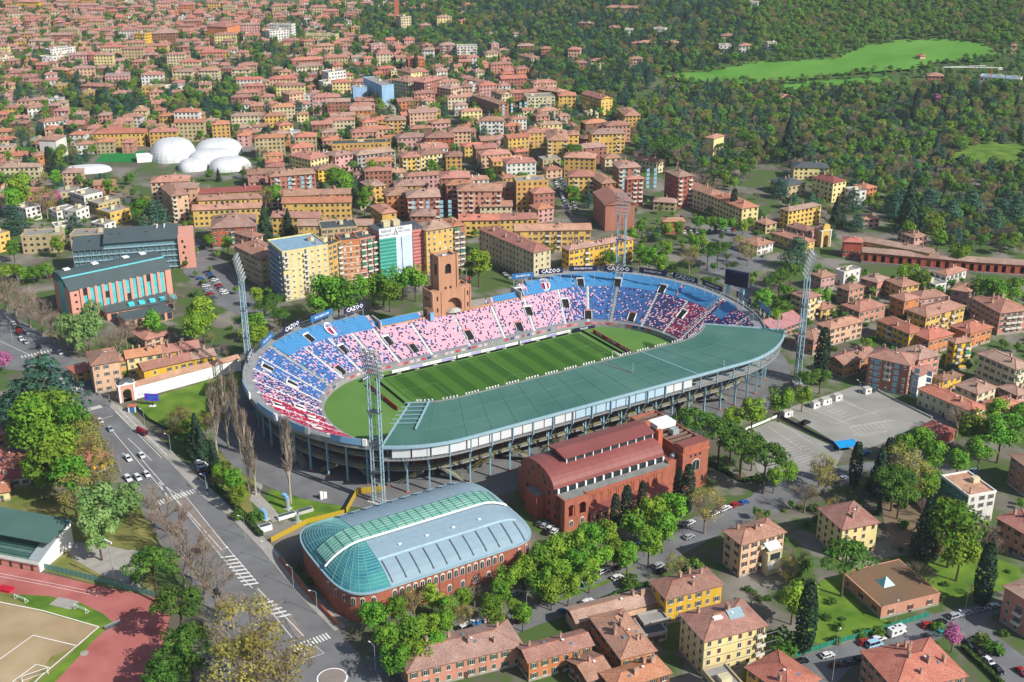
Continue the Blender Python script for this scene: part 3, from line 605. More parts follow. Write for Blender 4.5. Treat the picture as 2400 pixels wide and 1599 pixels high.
# ---------------------------------------------------------------- marathon tower
tw = thing('brick_tower', 'square brick tower on an arched gatehouse behind the pink stand', 'tower', (*SW(-3.5, 62.6), 0), STR)
def arch_wall(x0, x1, z0, z1, cx, ar, zs, y0, y1, mat, nm, parent, n=12, zb=None):   # wall pierced by a round-headed arch
    zb = z0 if zb is None else zb; t = MB(); A = [(cx+ar*cos(pi - pi*i/n), zs+ar*sin(pi*i/n)) for i in range(n+1)]
    prof = [(x0, z0), (cx-ar, z0)] + ([] if zb == z0 else []) + [(cx-ar, zb)] * (zb != z0)
    for y in (y0, y1):
        t.poly([(x0,y,z0),(cx-ar,y,z0),(cx-ar,y,zs),(x0,y,zs)]); t.poly([(cx+ar,y,z0),(x1,y,z0),(x1,y,zs),(cx+ar,y,zs)])
        for i in range(n): a, c = A[i], A[i+1]; t.poly([(a[0],y,a[1]),(c[0],y,c[1]),(c[0],y,z1),(a[0],y,z1)])
        t.poly([(x0,y,zs),(cx-ar,y,zs),(cx-ar,y,z1),(x0,y,z1)]); t.poly([(cx+ar,y,zs),(x1,y,zs),(x1,y,z1),(cx+ar,y,z1)])
        if zb > z0: t.poly([(cx-ar,y,z0),(cx+ar,y,z0),(cx+ar,y,zb),(cx-ar,y,zb)])
    for i in range(n): a, c = A[i], A[i+1]; t.poly([(a[0],y0,a[1]),(a[0],y1,a[1]),(c[0],y1,c[1]),(c[0],y0,c[1])])
    t.poly([(cx-ar,y0,zb),(cx-ar,y1,zb),(cx-ar,y1,zs),(cx-ar,y0,zs)]); t.poly([(cx+ar,y0,zb),(cx+ar,y1,zb),(cx+ar,y1,zs),(cx+ar,y0,zs)])
    t.poly([(cx-ar,y0,zb),(cx+ar,y0,zb),(cx+ar,y1,zb),(cx-ar,y1,zb)])
    t.poly([(x0,y0,z1),(x1,y0,z1),(x1,y1,z1),(x0,y1,z1)]); t.poly([(x0,y0,z0),(x0,y1,z0),(x0,y1,z1),(x0,y0,z1)]); t.poly([(x1,y0,z0),(x1,y1,z0),(x1,y1,z1),(x1,y0,z1)])
    return t.build(nm, mat, parent)
arch_wall(-11, 11, 0, 27, 1.0, 4.6, 17.5, 0, 3.5, mt_brickp, 'gatehouse_front', tw)
t = MB(); t.box(-11, 11, 3.5, 10, 0, 25.6, 0, 1); t.box(-11, -10.4, 0.02, 10, 25.6, 26.9); t.box(10.4, 11, 0.02, 10, 25.6, 26.9); t.box(-10.4, 10.4, 9.4, 10, 25.6, 26.9); t.build('gatehouse', [mt_brickp, mt_concd], tw)
for x in (-10.4, -5.6, 7.6, 10.4): MB().box(x-.35, x+.35, -.35, 0, 6, 26.2).build('pilaster', mt_brickp, tw)
for x in (-8, 9.0):
    for z in (16, 22): MB().box(x-.4, x+.4, -.04, .1, z, z+2.3).build('slit_window', mt_dark, tw)
for y in (3.5, 5.2, 6.9): MB().box(-11.05, -10.95, y, y+.9, 21.5, 23).build('slit_window', mt_dark, tw)
for k in range(5): MB().hexa([(1+(4.2-.55*k)*cos(pi*i/10), -(2.6-.35*k)*sin(pi*i/10), 15+.35*k) for i in range(11)], [(1+(4.2-.55*k)*cos(pi*i/10), -(2.6-.35*k)*sin(pi*i/10), 15.35+.35*k) for i in range(11)]).build('step', mt_conc, tw)
arch_wall(-6.2, 3.8, 25.6, 44, -1.2, 1.7, 38.2, .9, 1.9, mt_brickp, 'tower_front', tw, zb=34.6)
for nm, a in (('tower_back', (-6.2,3.8,8,9)), ('tower_side', (-6.2,-5.2,1.9,8)), ('tower_side', (2.8,3.8,1.9,8))): MB().box(*a, 25.6, 44).build(nm, mt_brickp, tw)
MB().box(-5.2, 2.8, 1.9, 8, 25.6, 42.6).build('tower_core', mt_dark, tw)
MB().box(-5.2, 2.8, 1.9, 8, 42.6, 43.0).build('tower_terrace', mt_concd, tw)
for x, y in ((-6.2,.9), (3.8,.9), (-6.2,9), (3.8,9)): MB().box(x-.5, x+.5, y-.5, y+.5, 25.6, 44.5).build('corner_pier', mt_brickp, tw)
MB().box(-6.25, -6.15, 3.6, 5.6, 34, 39.5).build('side_opening', mt_dark, tw)
for x in (-3.4, -.6): MB().box(x, x+1.1, .82, .92, 25.7, 28.2).build('doorway', mt_dark, tw)
for x in (-2.8, -1.6): MB().box(x, x+.9, 3.4, 4.2, 43, 44).build('roof_cabinet', mt_white, tw)
MB().box(-14.5, -11.02, -1.5, 3, 12, 19).build('tv_cabin', M('cabin_brown', '#6d5547'), tw); MB().box(-13.5, -11.4, -3.0, -1.52, 13.5, 17.5).build('camera_cabin', mt_sky, tw)
t = MB(); t.bar((0,0,0), (0,0,9), .09); t.poly([(0,0,5.2),(1.6,.3,4.7),(1.6,.3,3.4),(0,0,3.9)], 1)
o = t.build('flagpole', [mt_steel, mt_red], None, (*SW(6.0, 64.5), 25.6), STR); tag(o, 'thin flagpole with red flag on the brick gatehouse roof', 'flagpole')
# ---------------------------------------------------------------- floodlight towers
def floodtower(x, y, label, face):
    o = thing('floodlight_tower', label, 'floodlight', (x, y, 0), face, 'floodlight towers')
    for sx in (-2.1, 2.1):
        for sy in (-.9, .9): MB().bar((sx, sy, 0), (sx, sy*.8, 52), .33, 8, 0, .26).build('leg', mt_steelb, o)
    t = MB()
    for k in range(10):
        z = 4.6 + 4.6*k
        for sy in (-.9, .9): t.bar((-2.1, sy, z), (2.1, sy, z), .12, 4)
        for sx in (-2.1, 2.1): t.bar((sx, -.9, z), (sx, .9, z-2.3), .1, 4); t.bar((sx, .9, z-2.3), (sx, -.9, z-4.6), .1, 4)
    t.build('bracing', mt_steel, o)
    t = MB(); t.bar((-.35, .3, 0), (-.35, .3, 50), .06, 4); t.bar((.35, .3, 0), (.35, .3, 50), .06, 4)
    for k in range(60): t.bar((-.35, .3, .8+k*.82), (.35, .3, .8+k*.82), .04, 3)
    t.build('ladder', mt_steeld, o)
    for k in (13, 25, 38): MB().box(-2.6, 2.6, -1.3, 1.3, k, k+.35).build('platform', mt_steeld, o)
    h = obj('lamp_head', None, o, (0, -1.2, 51.5)); h.rotation_euler = (-.22, 0, 0); h.scale = (.8, .9, .86)
    t = MB()
    for xx in (-4.4, -2.2, 0, 2.2, 4.4): t.bar((xx, 0, 0), (xx*1.15, 0, 14.2), .14, 4); t.bar((xx, 1.3, 0), (xx*1.15, .5, 14.2), .1, 4)
    for k in range(7): w = 4.6+.1*k; t.bar((-w, 0, .6+k*2.1), (w, 0, .6+k*2.1), .16, 4); t.bar((-w, 1.2, .6+k*2.1), (w, 1.2, .6+k*2.1), .1, 4)
    for k in range(6): t.bar((-4.6, 1.1, .6+k*2.1), (-4.7, 0, 2.7+k*2.1), .08, 4); t.bar((4.6, 1.1, .6+k*2.1), (4.7, 0, 2.7+k*2.1), .08, 4)
    t.build('lattice', mt_steel, h)
    lm = MB(); lm.hexa([(.42*cos(i*pi/4), -.55, .42*sin(i*pi/4)) for i in range(8)], [(.25*cos(i*pi/4), 0, .25*sin(i*pi/4)) for i in range(8)]); lm = lm.data('lamp', [M('lamp_glass', '#b9bec2', .3, .1, .8, spec=.5)])
    for k in range(7):
        for i in range(8): obj('lamp', lm, h, (-4.1+i*1.17, -.2, .9+k*2.1))
    MB().box(-4, 4, -2.2, 2.2, 0, .5).build('footing', mt_conc, o)
for u, v, z, lb in ((888,1178,0,'tall twin-legged floodlight tower standing before the near left stadium bend'), (1868,897,0,'tall floodlight tower at the right of the stadium beside the car park'), (560,605,62,'tall floodlight tower by the left bend and the long white wall'), (1460,458,62,'floodlight tower behind the far right bend among green trees')):
    x, y = W(u, v, z); floodtower(x, y, lb, atan2(STY-y, STX-x) + pi/2)
# ================================================================ BUILDINGS
WALLC = dict(yellow='#cdab5e', paleyellow='#d8c88e', ochre='#c19a58', orange='#bd7d50', salmon='#bd8874', pink='#c29790', peach='#cba88a', cream='#c6bc9a', white='#d2d0ca', brick='#a26e5c', red='#a25f4e', beige='#b3a27c', grey='#9f9d96', brown='#85624b', brightyellow='#d2ab3c', rust='#a85a44', sheet_blue='#8fb2d0')
WORD = dict(paleyellow='pale yellow', brightyellow='bright yellow', sheet_blue='blue sheeted', rust='rust red')
WALL = {k: M('plaster_' + k, c, .9, .14, .3, .06, .2, streak=True, bump=.06, detail=7) for k, c in WALLC.items()}
TILES = [tile('roof_tile_a', '#9b7260', '#bd937f'), tile('roof_tile_b', '#8a6a5b', '#aa8775'), tile('roof_tile_c', '#a86e55', '#c08a70'), tile('roof_tile_d', '#92776a', '#b39888'), tile('roof_tile_e', '#9c705e', '#b88b79')]
mt_slate = M('roof_slate', '#4c5356', .7, .12, .3, .1); mt_deck = M('flat_roof_deck', '#8f8d88', .9, .12, .2, .1); mt_redmetal = M('red_metal_roof', '#8c4f4a', .6, .08, .1); mt_grnmetal = M('green_metal_roof', '#4c6a62', .6, .08, .1)
mt_chim = M('chimney_plaster', '#b08f7c', .9, .15, .8, .12); mt_eave = M('eave_board', '#7a5c4c', .9, .1, .5); mt_plinth = M('stone_plinth', '#9b9488', .9, .12, .5)
SHUT = [M('shutter_green', '#3c5a48', .7, .1, 1), M('shutter_brown', '#5d3f33', .7, .1, 1), M('shutter_grey', '#6b6a66', .7, .1, 1), M('blind_pale', '#c9c6ba', .7, .06, 1)]
mt_frame = M('window_frame', '#d2d0c8', .6, .05, 1); mt_awn = M('awning_green', '#2f7a62', .8, .1, .6); mt_bal = M('balcony_wall', '#c9c5b8', .8, .08, .5)
def winmesh(st, sh, arch=False):
    t = MB(); w, h = (1.1, 1.6)
    if st == 'tall': h = 2.3
    t.box(-w/2-.09, w/2+.09, -.07, 0, -.1, h+.09, 1); t.box(-w/2, w/2, -.09, -.065, 0, h, 0)
    t.box(-.04, .04, -.105, -.085, 0, h, 1); t.box(-w/2-.18, w/2+.18, -.2, 0, -.2, -.1, 1)
    if st in ('open', 'tall'):
        for s in (-1, 1): t.box(s*(w/2+.36)-.28, s*(w/2+.36)+.28, -.1, 0, -.05, h+.05, 2)
    if st == 'shut': t.box(-w/2, w/2, -.13, -.1, 0, h, 2)
    if st == 'half': t.box(-w/2, w/2, -.13, -.1, h*.45, h, 2)
    return t.data('window', [mt_glass, mt_frame, sh])
WIN = {(st, i): winmesh(st, SHUT[i]) for st in ('open', 'shut', 'half', 'plain', 'tall') for i in range(4)}
chim_me = []
for k in range(3):
    t = MB(); w = .4 + .12*k; t.box(-w, w, -.35, .35, -.9, 1.5+.2*k, 0); t.box(-w-.12, w+.12, -.47, .47, 1.5+.2*k, 1.66+.2*k, 1)
    for x in (-w*.5, w*.5): t.box(x-.14, x+.14, -.14, .14, 1.66+.2*k, 2.0+.2*k, 1)
    chim_me.append(t.data('chimney', [mt_chim, TILES[3]]))
sky_me = MB().box(-.45, .45, -.6, .6, 0, .12).data('skylight', [M('skylight_glass', '#6d8494', .2, .2, .6, spec=.5)])
cab_me = MB().box(-1.6, 1.6, -1.6, 1.6, 0, 2.4).data('stair_cabin', [WALL['cream']])
ant_me = MB().bar((0,0,-1), (0,0,3.4), .05, 3).bar((-.8,0,3.0), (.8,0,3.0), .035, 3).bar((-.6,0,2.6), (.6,0,2.6), .035, 3).data('aerial', [mt_steel])
dish_me = MB().cyl(0, 0, .7, .8, .45, 8).data('dish', [mt_white])
FOOT = []                                                # footprints, to keep trees and infill clear
def claim(x, y, rz, w, d): FOOT.append((x, y, cos(rz), sin(rz), w, d))
GRID = {}
def regrid():
    GRID.clear()
    for f in FOOT:
        x, y, c, s, w, d = f; cxs = [x + c*a - s*b for a in (0, w) for b in (0, d)]; cys = [y + s*a + c*b for a in (0, w) for b in (0, d)]
        for i in range(int(floor((min(cxs)-15)/40)), int(floor((max(cxs)+15)/40))+1):
            for j in range(int(floor((min(cys)-15)/40)), int(floor((max(cys)+15)/40))+1): GRID.setdefault((i, j), []).append(f)
def blocked(x, y, m=1.5):
    for fx, fy, c, s, w, d in GRID.get((int(floor(x/40)), int(floor(y/40))), ()):
        a = (x-fx)*c + (y-fy)*s; b = -(x-fx)*s + (y-fy)*c
        if -m < a < w+m and -m < b < d+m: return True
    return False
def roof_geo(w, d, h, style, o=.7, k=.36):
    t = MB(); x0, x1, y0, y1 = -o, w+o, -o, d+o; zb, ze = h, h+.22
    if style == 'hip' or style == 'pyr':
        r = min(x1-x0, y1-y0)/2; rh = r*k
        if x1-x0 >= y1-y0: R1, R2 = (x0+r, (y0+y1)/2, ze+rh), (x1-r, (y0+y1)/2, ze+rh)
        else: R1, R2 = ((x0+x1)/2, y0+r, ze+rh), ((x0+x1)/2, y1-r, ze+rh)
        c = [(x0,y0,ze),(x1,y0,ze),(x1,y1,ze),(x0,y1,ze)]
        if x1-x0 >= y1-y0: t.poly([c[0],c[1],R2,R1]); t.poly([c[1],c[2],R2]); t.poly([c[2],c[3],R1,R2]); t.poly([c[3],c[0],R1])
        else: t.poly([c[0],c[1],R1]); t.poly([c[1],c[2],R2,R1]); t.poly([c[2],c[3],R2]); t.poly([c[3],c[0],R1,R2])
        ridge = (R1, R2, rh)
    elif style == 'gable':
        rh = (y1-y0)/2*k; R1, R2 = (x0,(y0+y1)/2,ze+rh), (x1,(y0+y1)/2,ze+rh)
        t.poly([(x0,y0,ze),(x1,y0,ze),R2,R1]); t.poly([(x1,y1,ze),(x0,y1,ze),R1,R2]); ridge = (R1, R2, rh)
        t.poly([(0,0,h),(0,d,h),(0,d/2,h+rh)], 1); t.poly([(w,d,h),(w,0,h),(w,d/2,h+rh)], 1)
    elif style == 'gabley':
        rh = (x1-x0)/2*k; R1, R2 = ((x0+x1)/2,y0,ze+rh), ((x0+x1)/2,y1,ze+rh)
        t.poly([(x0,y1,ze),(x0,y0,ze),R1,R2]); t.poly([(x1,y0,ze),(x1,y1,ze),R2,R1]); ridge = (R1, R2, rh)
        t.poly([(w,0,h),(0,0,h),(w/2,0,h+rh)], 1); t.poly([(0,d,h),(w,d,h),(w/2,d,h+rh)], 1)
    t.box(x0, x1, y0, y1, zb-.03, ze-.004, 2)
    return t, ridge
NUMW = {1:'one', 2:'two', 3:'three', 4:'four', 5:'five', 6:'six', 7:'seven', 8:'eight', 9:'nine'}
rb = random.Random(11)
def bld(B, C, h, dep, wall='yellow', roof='hip', fl=None, name=None, label=None, tl=None, win='open', sh=None, bal=None, balc=None, nch=None, deck=None, group='houses and apartment blocks', left=None, parapet=.7, cat=None, awn=0, sp=3.3, world=None, nowin=False):
    B_, C_ = Vector(W(*B, h)), Vector(W(*C, h)); dx = C_-B_; w = dx.length; rz = atan2(dx.y, dx.x); n = Vector((-sin(rz), cos(rz)))
    d = dep if not isinstance(dep, tuple) else max(5, (Vector(W(*dep, h))-B_).dot(n))
    fl = fl or max(1, round(h/3.2)); zt = T(B_.x, B_.y); cat = cat or ('apartment block' if fl >= 4 else 'house')
    nm = name or cat.replace(' ', '_'); cw = WORD.get(wall, wall); rw = {'hip': 'hipped tile roof', 'gable': 'gabled tile roof', 'gabley': 'gabled tile roof', 'flat': 'flat roof'}[roof]
    o = thing(nm, label or f'{cw} {NUMW.get(fl, "many")}-storey {cat} with {rw}', cat, (B_.x, B_.y, zt), rz, group)
    claim(B_.x, B_.y, rz, w, d); dist = sqrt(B_.x**2 + B_.y**2 + CAM_H**2); near = dist < 760
    wm = WALL[wall]
    t = MB(); t.box(0, w, 0, d, -3, h); t.build('wall', wm, o)
    if left:                                             # a different finish on the side wall
        MB().box(-.05, 0, .0, d, 0, h-.05).build('side_wall', left, o)
    if near: MB().box(-.08, w+.08, -.08, d+.08, -.5, .9).build('plinth', mt_plinth, o)
    tm = tl if tl is not None else rb.choice(TILES)
    if roof == 'flat':
        t = MB(); t.box(.3, w-.3, .3, d-.3, h, h+.12, 1)
        for a in ((-.15, w+.15, -.15, .3), (-.15, w+.15, d-.3, d+.15), (-.15, .3, .3, d-.3), (w-.3, w+.15, .3, d-.3)): t.box(*a, h-.1, h+parapet, 0)
        ro = t.build('roof', [wm, deck or mt_deck], o)
        for k in range(max(1, int(w/16)) if nch is None else nch): obj('stair_cabin', cab_me, ro, (rb.uniform(2.2, max(2.3, w-2.2)), d*.55, h+.1), 0, (rb.uniform(.6, 1.1), rb.uniform(.6, 1), rb.uniform(.6, 1)))
        for k in range(int(w/9)): obj('chimney', chim_me[k % 3], ro, (rb.uniform(1, w-1), rb.uniform(1, d-1), h+.9))
    else:
        t, (R1, R2, rh) = roof_geo(w, d, h, roof); ro = t.build('roof', [tm, wm, mt_eave], o)
        if near:                                         # ridge and hip caps stand proud of the tiles
            t = MB(); t.bar(R1, R2, .16, 4)
            if roof == 'hip':
                for e in ((-.7,-.7,h+.22), (-.7,d+.7,h+.22)): t.bar(e, R1 if (w >= d or e[1] < 0) else R2, .15, 4)
                for e in ((w+.7,-.7,h+.22), (w+.7,d+.7,h+.22)): t.bar(e, R2 if (w >= d or e[1] > 0) else R1, .15, 4)
            t.build('ridge_tiles', TILES[2], ro)
        for k in range(nch if nch is not None else max(2, int(w*d/70))):
            x, y = rb.uniform(.12, .88)*w, rb.uniform(.15, .85)*d
            if roof == 'hip': z = h+.22 + .36*min(x+.7, w+.7-x, y+.7, d+.7-y)
            elif roof == 'gable': z = h+.22 + rh*(1-abs(y-d/2)/(d/2+.7))
            else: z = h+.22 + rh*(1-abs(x-w/2)/(w/2+.7))
            q = rb.random()
            if q < .7: obj('chimney', chim_me[k % 3], ro, (x, y, z), rb.choice((0, pi/2)))
            elif q < .85 and near: obj('skylight', sky_me, ro, (x, y, z+.05))
            elif near: obj('aerial', ant_me, ro, (x, y, z), rb.random()*3)
        if near: obj('dish', dish_me, ro, (w*.6, d*.4, h + .9 + min(w, d)*.1))
    if nowin: return o
    # windows on the sides that face the camera
    sh = rb.randrange(3) if sh is None else sh; fh = h/fl; faces = [((0, 0), (1, 0), w, 0.0)]
    cdir = -B_.normalized(); ex = Vector((cos(rz), sin(rz)))
    if (-ex).dot(cdir) > -.05: faces.append(((0, d), (0, -1), d, -pi/2))
    else: faces.append(((w, 0), (0, 1), d, pi/2))
    allw = MB()
    for fi, (og, dr, ln, ra) in enumerate(faces):
        n_ = max(1, int(ln/sp)); m_ = ln/n_
        for f in range(fl):
            for i in range(n_):
                if rb.random() < .06: continue
                a = m_*(i+.5); x, y = og[0]+dr[0]*a, og[1]+dr[1]*a; z = f*fh + fh*.3
                isb = bal and fi == (1 if balc == 'left' else 0) and any(abs((i+.5)/n_ - q) < .5/n_ for q in bal) and f > 0
                st = win if rb.random() < .72 else rb.choice(('shut', 'half'))
                if near: obj('window', WIN[('tall' if isb else st, sh)], o, (x, y, z - (.25 if isb else 0)), ra)
                else:
                    c, s = cos(ra), sin(ra); q = lambda px, py, pz: (x + px*c - py*s, y + px*s + py*c, z + pz)
                    ww = .95 if st == 'open' else .6
                    allw.poly([q(-ww, -.06, 0), q(ww, -.06, 0), q(ww, -.06, 1.6), q(-ww, -.06, 1.6)], 1); allw.poly([q(-.5, -.09, .05), q(.5, -.09, .05), q(.5, -.09, 1.55), q(-.5, -.09, 1.55)], 0)
                if isb:
                    if near:
                        bo = obj('balcony', None, o, (x, y, f*fh), ra); bm = mt_bal
                        MB().box(-1.5, 1.5, -1.25, -.01, -.12, .08).build('slab', bm, bo)
                        t = MB(); t.box(-1.5, 1.5, -1.25, -1.15, .08, 1.0); t.box(-1.5, -1.4, -1.15, -.01, .08, 1.0); t.box(1.4, 1.5, -1.15, -.01, .08, 1.0); t.build('parapet', bm, bo)
                        if rb.random() < awn: MB().hexa([(-1.4,-.02,2.4),(1.4,-.02,2.4),(1.4,-1.5,1.5),(-1.4,-1.5,1.5)], [(-1.4,-.02,2.46),(1.4,-.02,2.46),(1.4,-1.5,1.56),(-1.4,-1.5,1.56)]).build('awning', mt_awn, bo)
                    else:
                        c, s = cos(ra), sin(ra); q = lambda px, py, pz: (x + px*c - py*s, y + px*s + py*c, f*fh + pz)
                        allw.hexa([q(-1.4,-1.2,-.1), q(1.4,-1.2,-.1), q(1.4,-.01,-.1), q(-1.4,-.01,-.1)], [q(-1.4,-1.2,.9), q(1.4,-1.2,.9), q(1.4,-.01,.9), q(-1.4,-.01,.9)], 2)
    if not near and allw.f: stuff(allw.build('windows', [mt_glass, SHUT[sh], mt_bal], o))
    if near and fl < 4: MB().box(w*.5-.6, w*.5+.6, -.12, 0, 0, 2.3).build('door', SHUT[1], o)
    return o
def rows(ox, oy, L):                                     # tables are surveyed on 3.92x enlargements of the photograph
    for r in L:
        B, C, h, dep = r[0], r[1], r[2], r[3]; k = dict(wall=r[4]) if len(r) > 4 else {}
        if len(r) > 5: k['roof'] = r[5]
        if len(r) > 6: k.update(r[6])
        g_ = lambda p: (ox + p[0]/3.92, oy + p[1]/3.92)
        bld(g_(B), g_(C), h, g_(dep) if isinstance(dep, tuple) else dep, **k)
B2 = dict(bal=(.2, .8), awn=.15); B3 = dict(bal=(.15, .5, .85), awn=.15); PL_ = dict(win='plain', sh=3)
DK = dict(deck=mt_slate)
rows(600, 400, [
 ((240,755),(658,688),28,(75,650),'paleyellow','flat',dict(fl=9, bal=(.1,.45), win='half', sh=3, deck=M('blue_grey_deck','#7f9fb4'), label='pale yellow nine-storey corner apartment block with blue-grey flat roof')),
 ((660,700),(780,655),27,14,'ochre','flat',dict(fl=9, bal=(.8,), label='narrow ochre apartment block beside the pale yellow corner block', **DK)),
 ((783,655),(950,636),26,14,'orange','flat',dict(fl=8, win='plain', sh=3, label='orange eight-storey apartment block with white string courses', **DK)),
 ((954,636),(1118,604),26,14,'salmon','flat',dict(fl=8, bal=(.15,.4,.65,.9), awn=.3, label='salmon apartment block with rows of balconies beside the scaffolded block', **DK)),
 ((1562,557),(1810,517),27,16,'yellow','hip',dict(fl=8, win='plain', sh=3, nch=4, label='tall yellow apartment block behind the brick tower')),
 ((1814,517),(1918,502),27,16,'brick','hip',dict(fl=8, bal=(.3,.7), awn=.4, nch=2, label='brick end block with stacked balconies and green awning')),
 ((145,430),(578,438),11,12,'yellow','gable'), ((240,302),(870,292),11,12,'yellow','gable',dict(nch=8)), ((262,236),(865,214),13,12,'yellow','gable',dict(nch=8)),
 ((385,508),(1065,506),11,12,'yellow','gable',dict(nch=8)), ((130,60),(545,28),16,14,'brick','hip',B3), ((1040,155),(1190,135),12,(960,105),'yellow'),
 ((1275,145),(1580,135),12,14,'ochre'), ((1200,235),(1420,222),14,(1088,175),'orange'), ((1390,252),(1690,242),17,18,'brick','hip',B3), ((1695,72),(1965,66),22,16,'brick','hip',B2),
 ((1750,138),(1990,130),19,12,'brick','hip',B2), ((1850,190),(2255,190),20,16,'salmon','hip',dict(bal=(.1,.3,.5,.7,.9))), ((1160,400),(1290,382),10,(1020,330),'ochre'),
 ((1870,460),(2230,457),10,12,'yellow','gable'), ((2236,455),(2500,448),10,12,'yellow','gable'), ((1420,420),(1640,420),9,14,'brick'), ((2060,335),(2352,330),10,12,'cream','gable'),
 ((600,545),(930,520),24,16,'beige','flat',DK), ((-40,620),(60,590),18,16,'peach'),
])
bld((600+2050/3.92, 400+540/3.92), (600+2552/3.92, 400+757/3.92), 17, 12, 'cream', 'hip', fl=5, win='shut', sh=1, nch=6, label='long cream five-storey apartment block with red tile roof, end-on to stadium')
rows(1200, 400, [
 ((30,556),(725,546),14,12,'yellow','gable',dict(bal=(.12,.42,.6,.88), nch=14)), ((525,736),(1115,630),14,(440,705),'brightyellow','hip',dict(bal=(.3,.65), nch=14)),
 ((860,320),(1130,306),17,(765,200),'brick','gabley',dict(nowin=True, nch=1, name='brick_hall', cat='hall', label='windowless brick hall with gabled roof behind the far right floodlight tower')),
 ((1058,84),(1210,76),19,(925,70),'red','hip',dict(bal=(.85,.6))), ((520,57),(755,56),16,14,'yellow','hip',B2), ((830,122),(955,112),15,(755,40),'orange'), ((1530,62),(1665,46),22,(1290,20),'red','hip',B2),
 ((1550,132),(1830,232),13,12,'cream','hip'), ((1834,232),(2115,352),13,13,'paleyellow','hip',dict(nch=8)),
 ((1390,472),(1585,470),8,(1255,440),'rust'), ((40,108),(335,96),20,14,'ochre','flat'), ((240,362),(382,342),9,12,'pink'), ((200,215),(390,200),14,12,'brick'), ((0,450),(236,442),8,12,'yellow'), ((2255,700),(2400,660),6,14,'white'),
 ((-220,150),(40,160),14,12,'brick'), ((1300,285),(1500,300),6,10,'beige'), ((480,-120),(760,-110),15,14,'ochre'), ((980,-20),(1180,-30),16,14,'brick','hip',B2),
])
rows(1800, 400, [
 ((190,376),(490,322),12,(110,350),'yellow'), ((600,116),(720,92),14,(340,75),'paleyellow','hip',dict(tl=mt_redmetal)), ((180,142),(345,117),8,(0,90),'beige','hip',dict(tl=mt_slate)),
 ((800,202),(905,192),9,12,'white','flat'), ((905,170),(1000,152),9,12,'orange','hip',dict(tl=TILES[2])), ((880,452),(1025,442),6,10,'pink'), ((360,562),(450,535),7,(230,490),'pink'), ((345,667),(430,642),7,(60,565),'yellow'),
 ((1345,622),(1470,602),9,(1150,570),'pink'), ((490,987),(618,962),8,(380,945),'pink'), ((700,942),(850,907),8,(630,910),'white','flat',dict(win='plain')), ((1230,1072),(1390,1042),9,(1070,1010),'yellow'), ((1005,1032),(1110,987),9,(855,990),'salmon'),
 ((745,1107),(885,1067),9,(630,1070),'salmon'), ((345,1182),(490,1147),13,(210,1130),'paleyellow','hip',dict(bal=(.3,.85))), ((1255,1202),(1395,1167),11,(1130,1150),'orange'), ((1640,967),(1825,912),8,(1520,940),'white','hip',dict(bal=(.3,.6))),
 ((1540,1060),(1640,1040),5,12,'white','flat'), ((1690,1092),(1850,1122),8,14,'pink'), ((1455,1347),(1810,1247),11,(1290,1280),'yellow','hip',dict(bal=(.4,.7))), ((2135,1312),(2400,1282),12,(1905,1170),'salmon','hip',dict(bal=(.3,.6))),
 ((1300,1502),(1435,1467),9,(985,1380),'brightyellow','hip',dict(bal=(.5,), balc='left')), ((570,1462),(870,1387),9,(400,1420),'peach'), ((490,1282),(620,1252),6,12,'yellow'), ((420,1560),(560,1500),8,(330,1470),'salmon'), ((1480,1560),(1700,1500),8,12,'orange','hip',dict(tl=TILES[2])),
 ((840,1300),(1080,1240),7,12,'salmon'), ((1400,1180),(1640,1150),7,10,'pink'), ((-20,500),(80,480),6,10,'beige'), ((1860,1500),(2060,1440),8,12,'orange'), ((60,1480),(330,1380),5,16,'salmon','gable',dict(tl=M('pink_sheet_roof','#a8787a'))), ((1900,1240),(2080,1200),5,9,'cream'),
])
rows(1800, 800, [
 ((692,216),(1000,118),7,(575,140),'orange','gable',dict(nch=10)), ((925,142),(1300,227),15,13,'brick','hip',dict(fl=5, bal=(.4,), win='half', sh=3, label='brick five-storey apartment block with pale blue window bands beside the car park')),
 ((1385,172),(1580,127),15,13,'salmon'), ((1385,322),(1520,272),10,10,'white','gable',dict(nowin=True)), ((1720,22),(1880,-3),14,(1620,0),'brightyellow','hip',B2), ((2280,262),(2420,222),14,(1890,130),'cream','hip',dict(bal=(.3,.7))),
 ((1605,367),(1780,312),6,(1530,345),'brightyellow','hip'), ((1925,487),(2095,422),9,(1720,405),'cream'), ((1385,440),(1885,657),8,9,'cream','hip',dict(tl=TILES[2], win='half')), ((1570,892),(1720,817),5,(1380,800),'red','hip',dict(tl=mt_redmetal, nch=0, nowin=True, label='low red shed with dark red metal roof by the car park')),
 ((1845,1432),(2095,1387),12,(1560,1250),'white','flat',dict(fl=4, left=M('teal_plaster','#4f9484'), deck=TILES[0], label='white house with teal side wall and sunken tile roof')), ((2235,1052),(2420,1190),12,14,'brick'), ((2140,640),(2352,590),5,10,'orange'),
 ((1880,740),(2180,650),5,10,'salmon'), ((2290,500),(2400,470),6,10,'pink'),
])
rows(1800, 1199, [
 ((685,167),(1010,102),12,(395,-10),'paleyellow','hip',dict(win='shut', sh=1, label='pale yellow four-storey house with brown shutters behind the round pine')), ((-242,307),(152,190),13,(-407,185),'peach','hip',dict(bal=(.6,), awn=0, label='peach four-storey house with white terrace awning by the street')),
 ((1180,1640),(1815,1512),10,(880,1290),'salmon','hip',dict(nch=9, tl=TILES[2])), ((2180,692),(2480,880),13,14,'salmon','hip',dict(bal=(.55,), win='half')), ((2110,62),(2420,240),10,12,'salmon'), ((-190,1440),(180,1700),9,13,'yellow','hip',dict(tl=TILES[2])), 
])
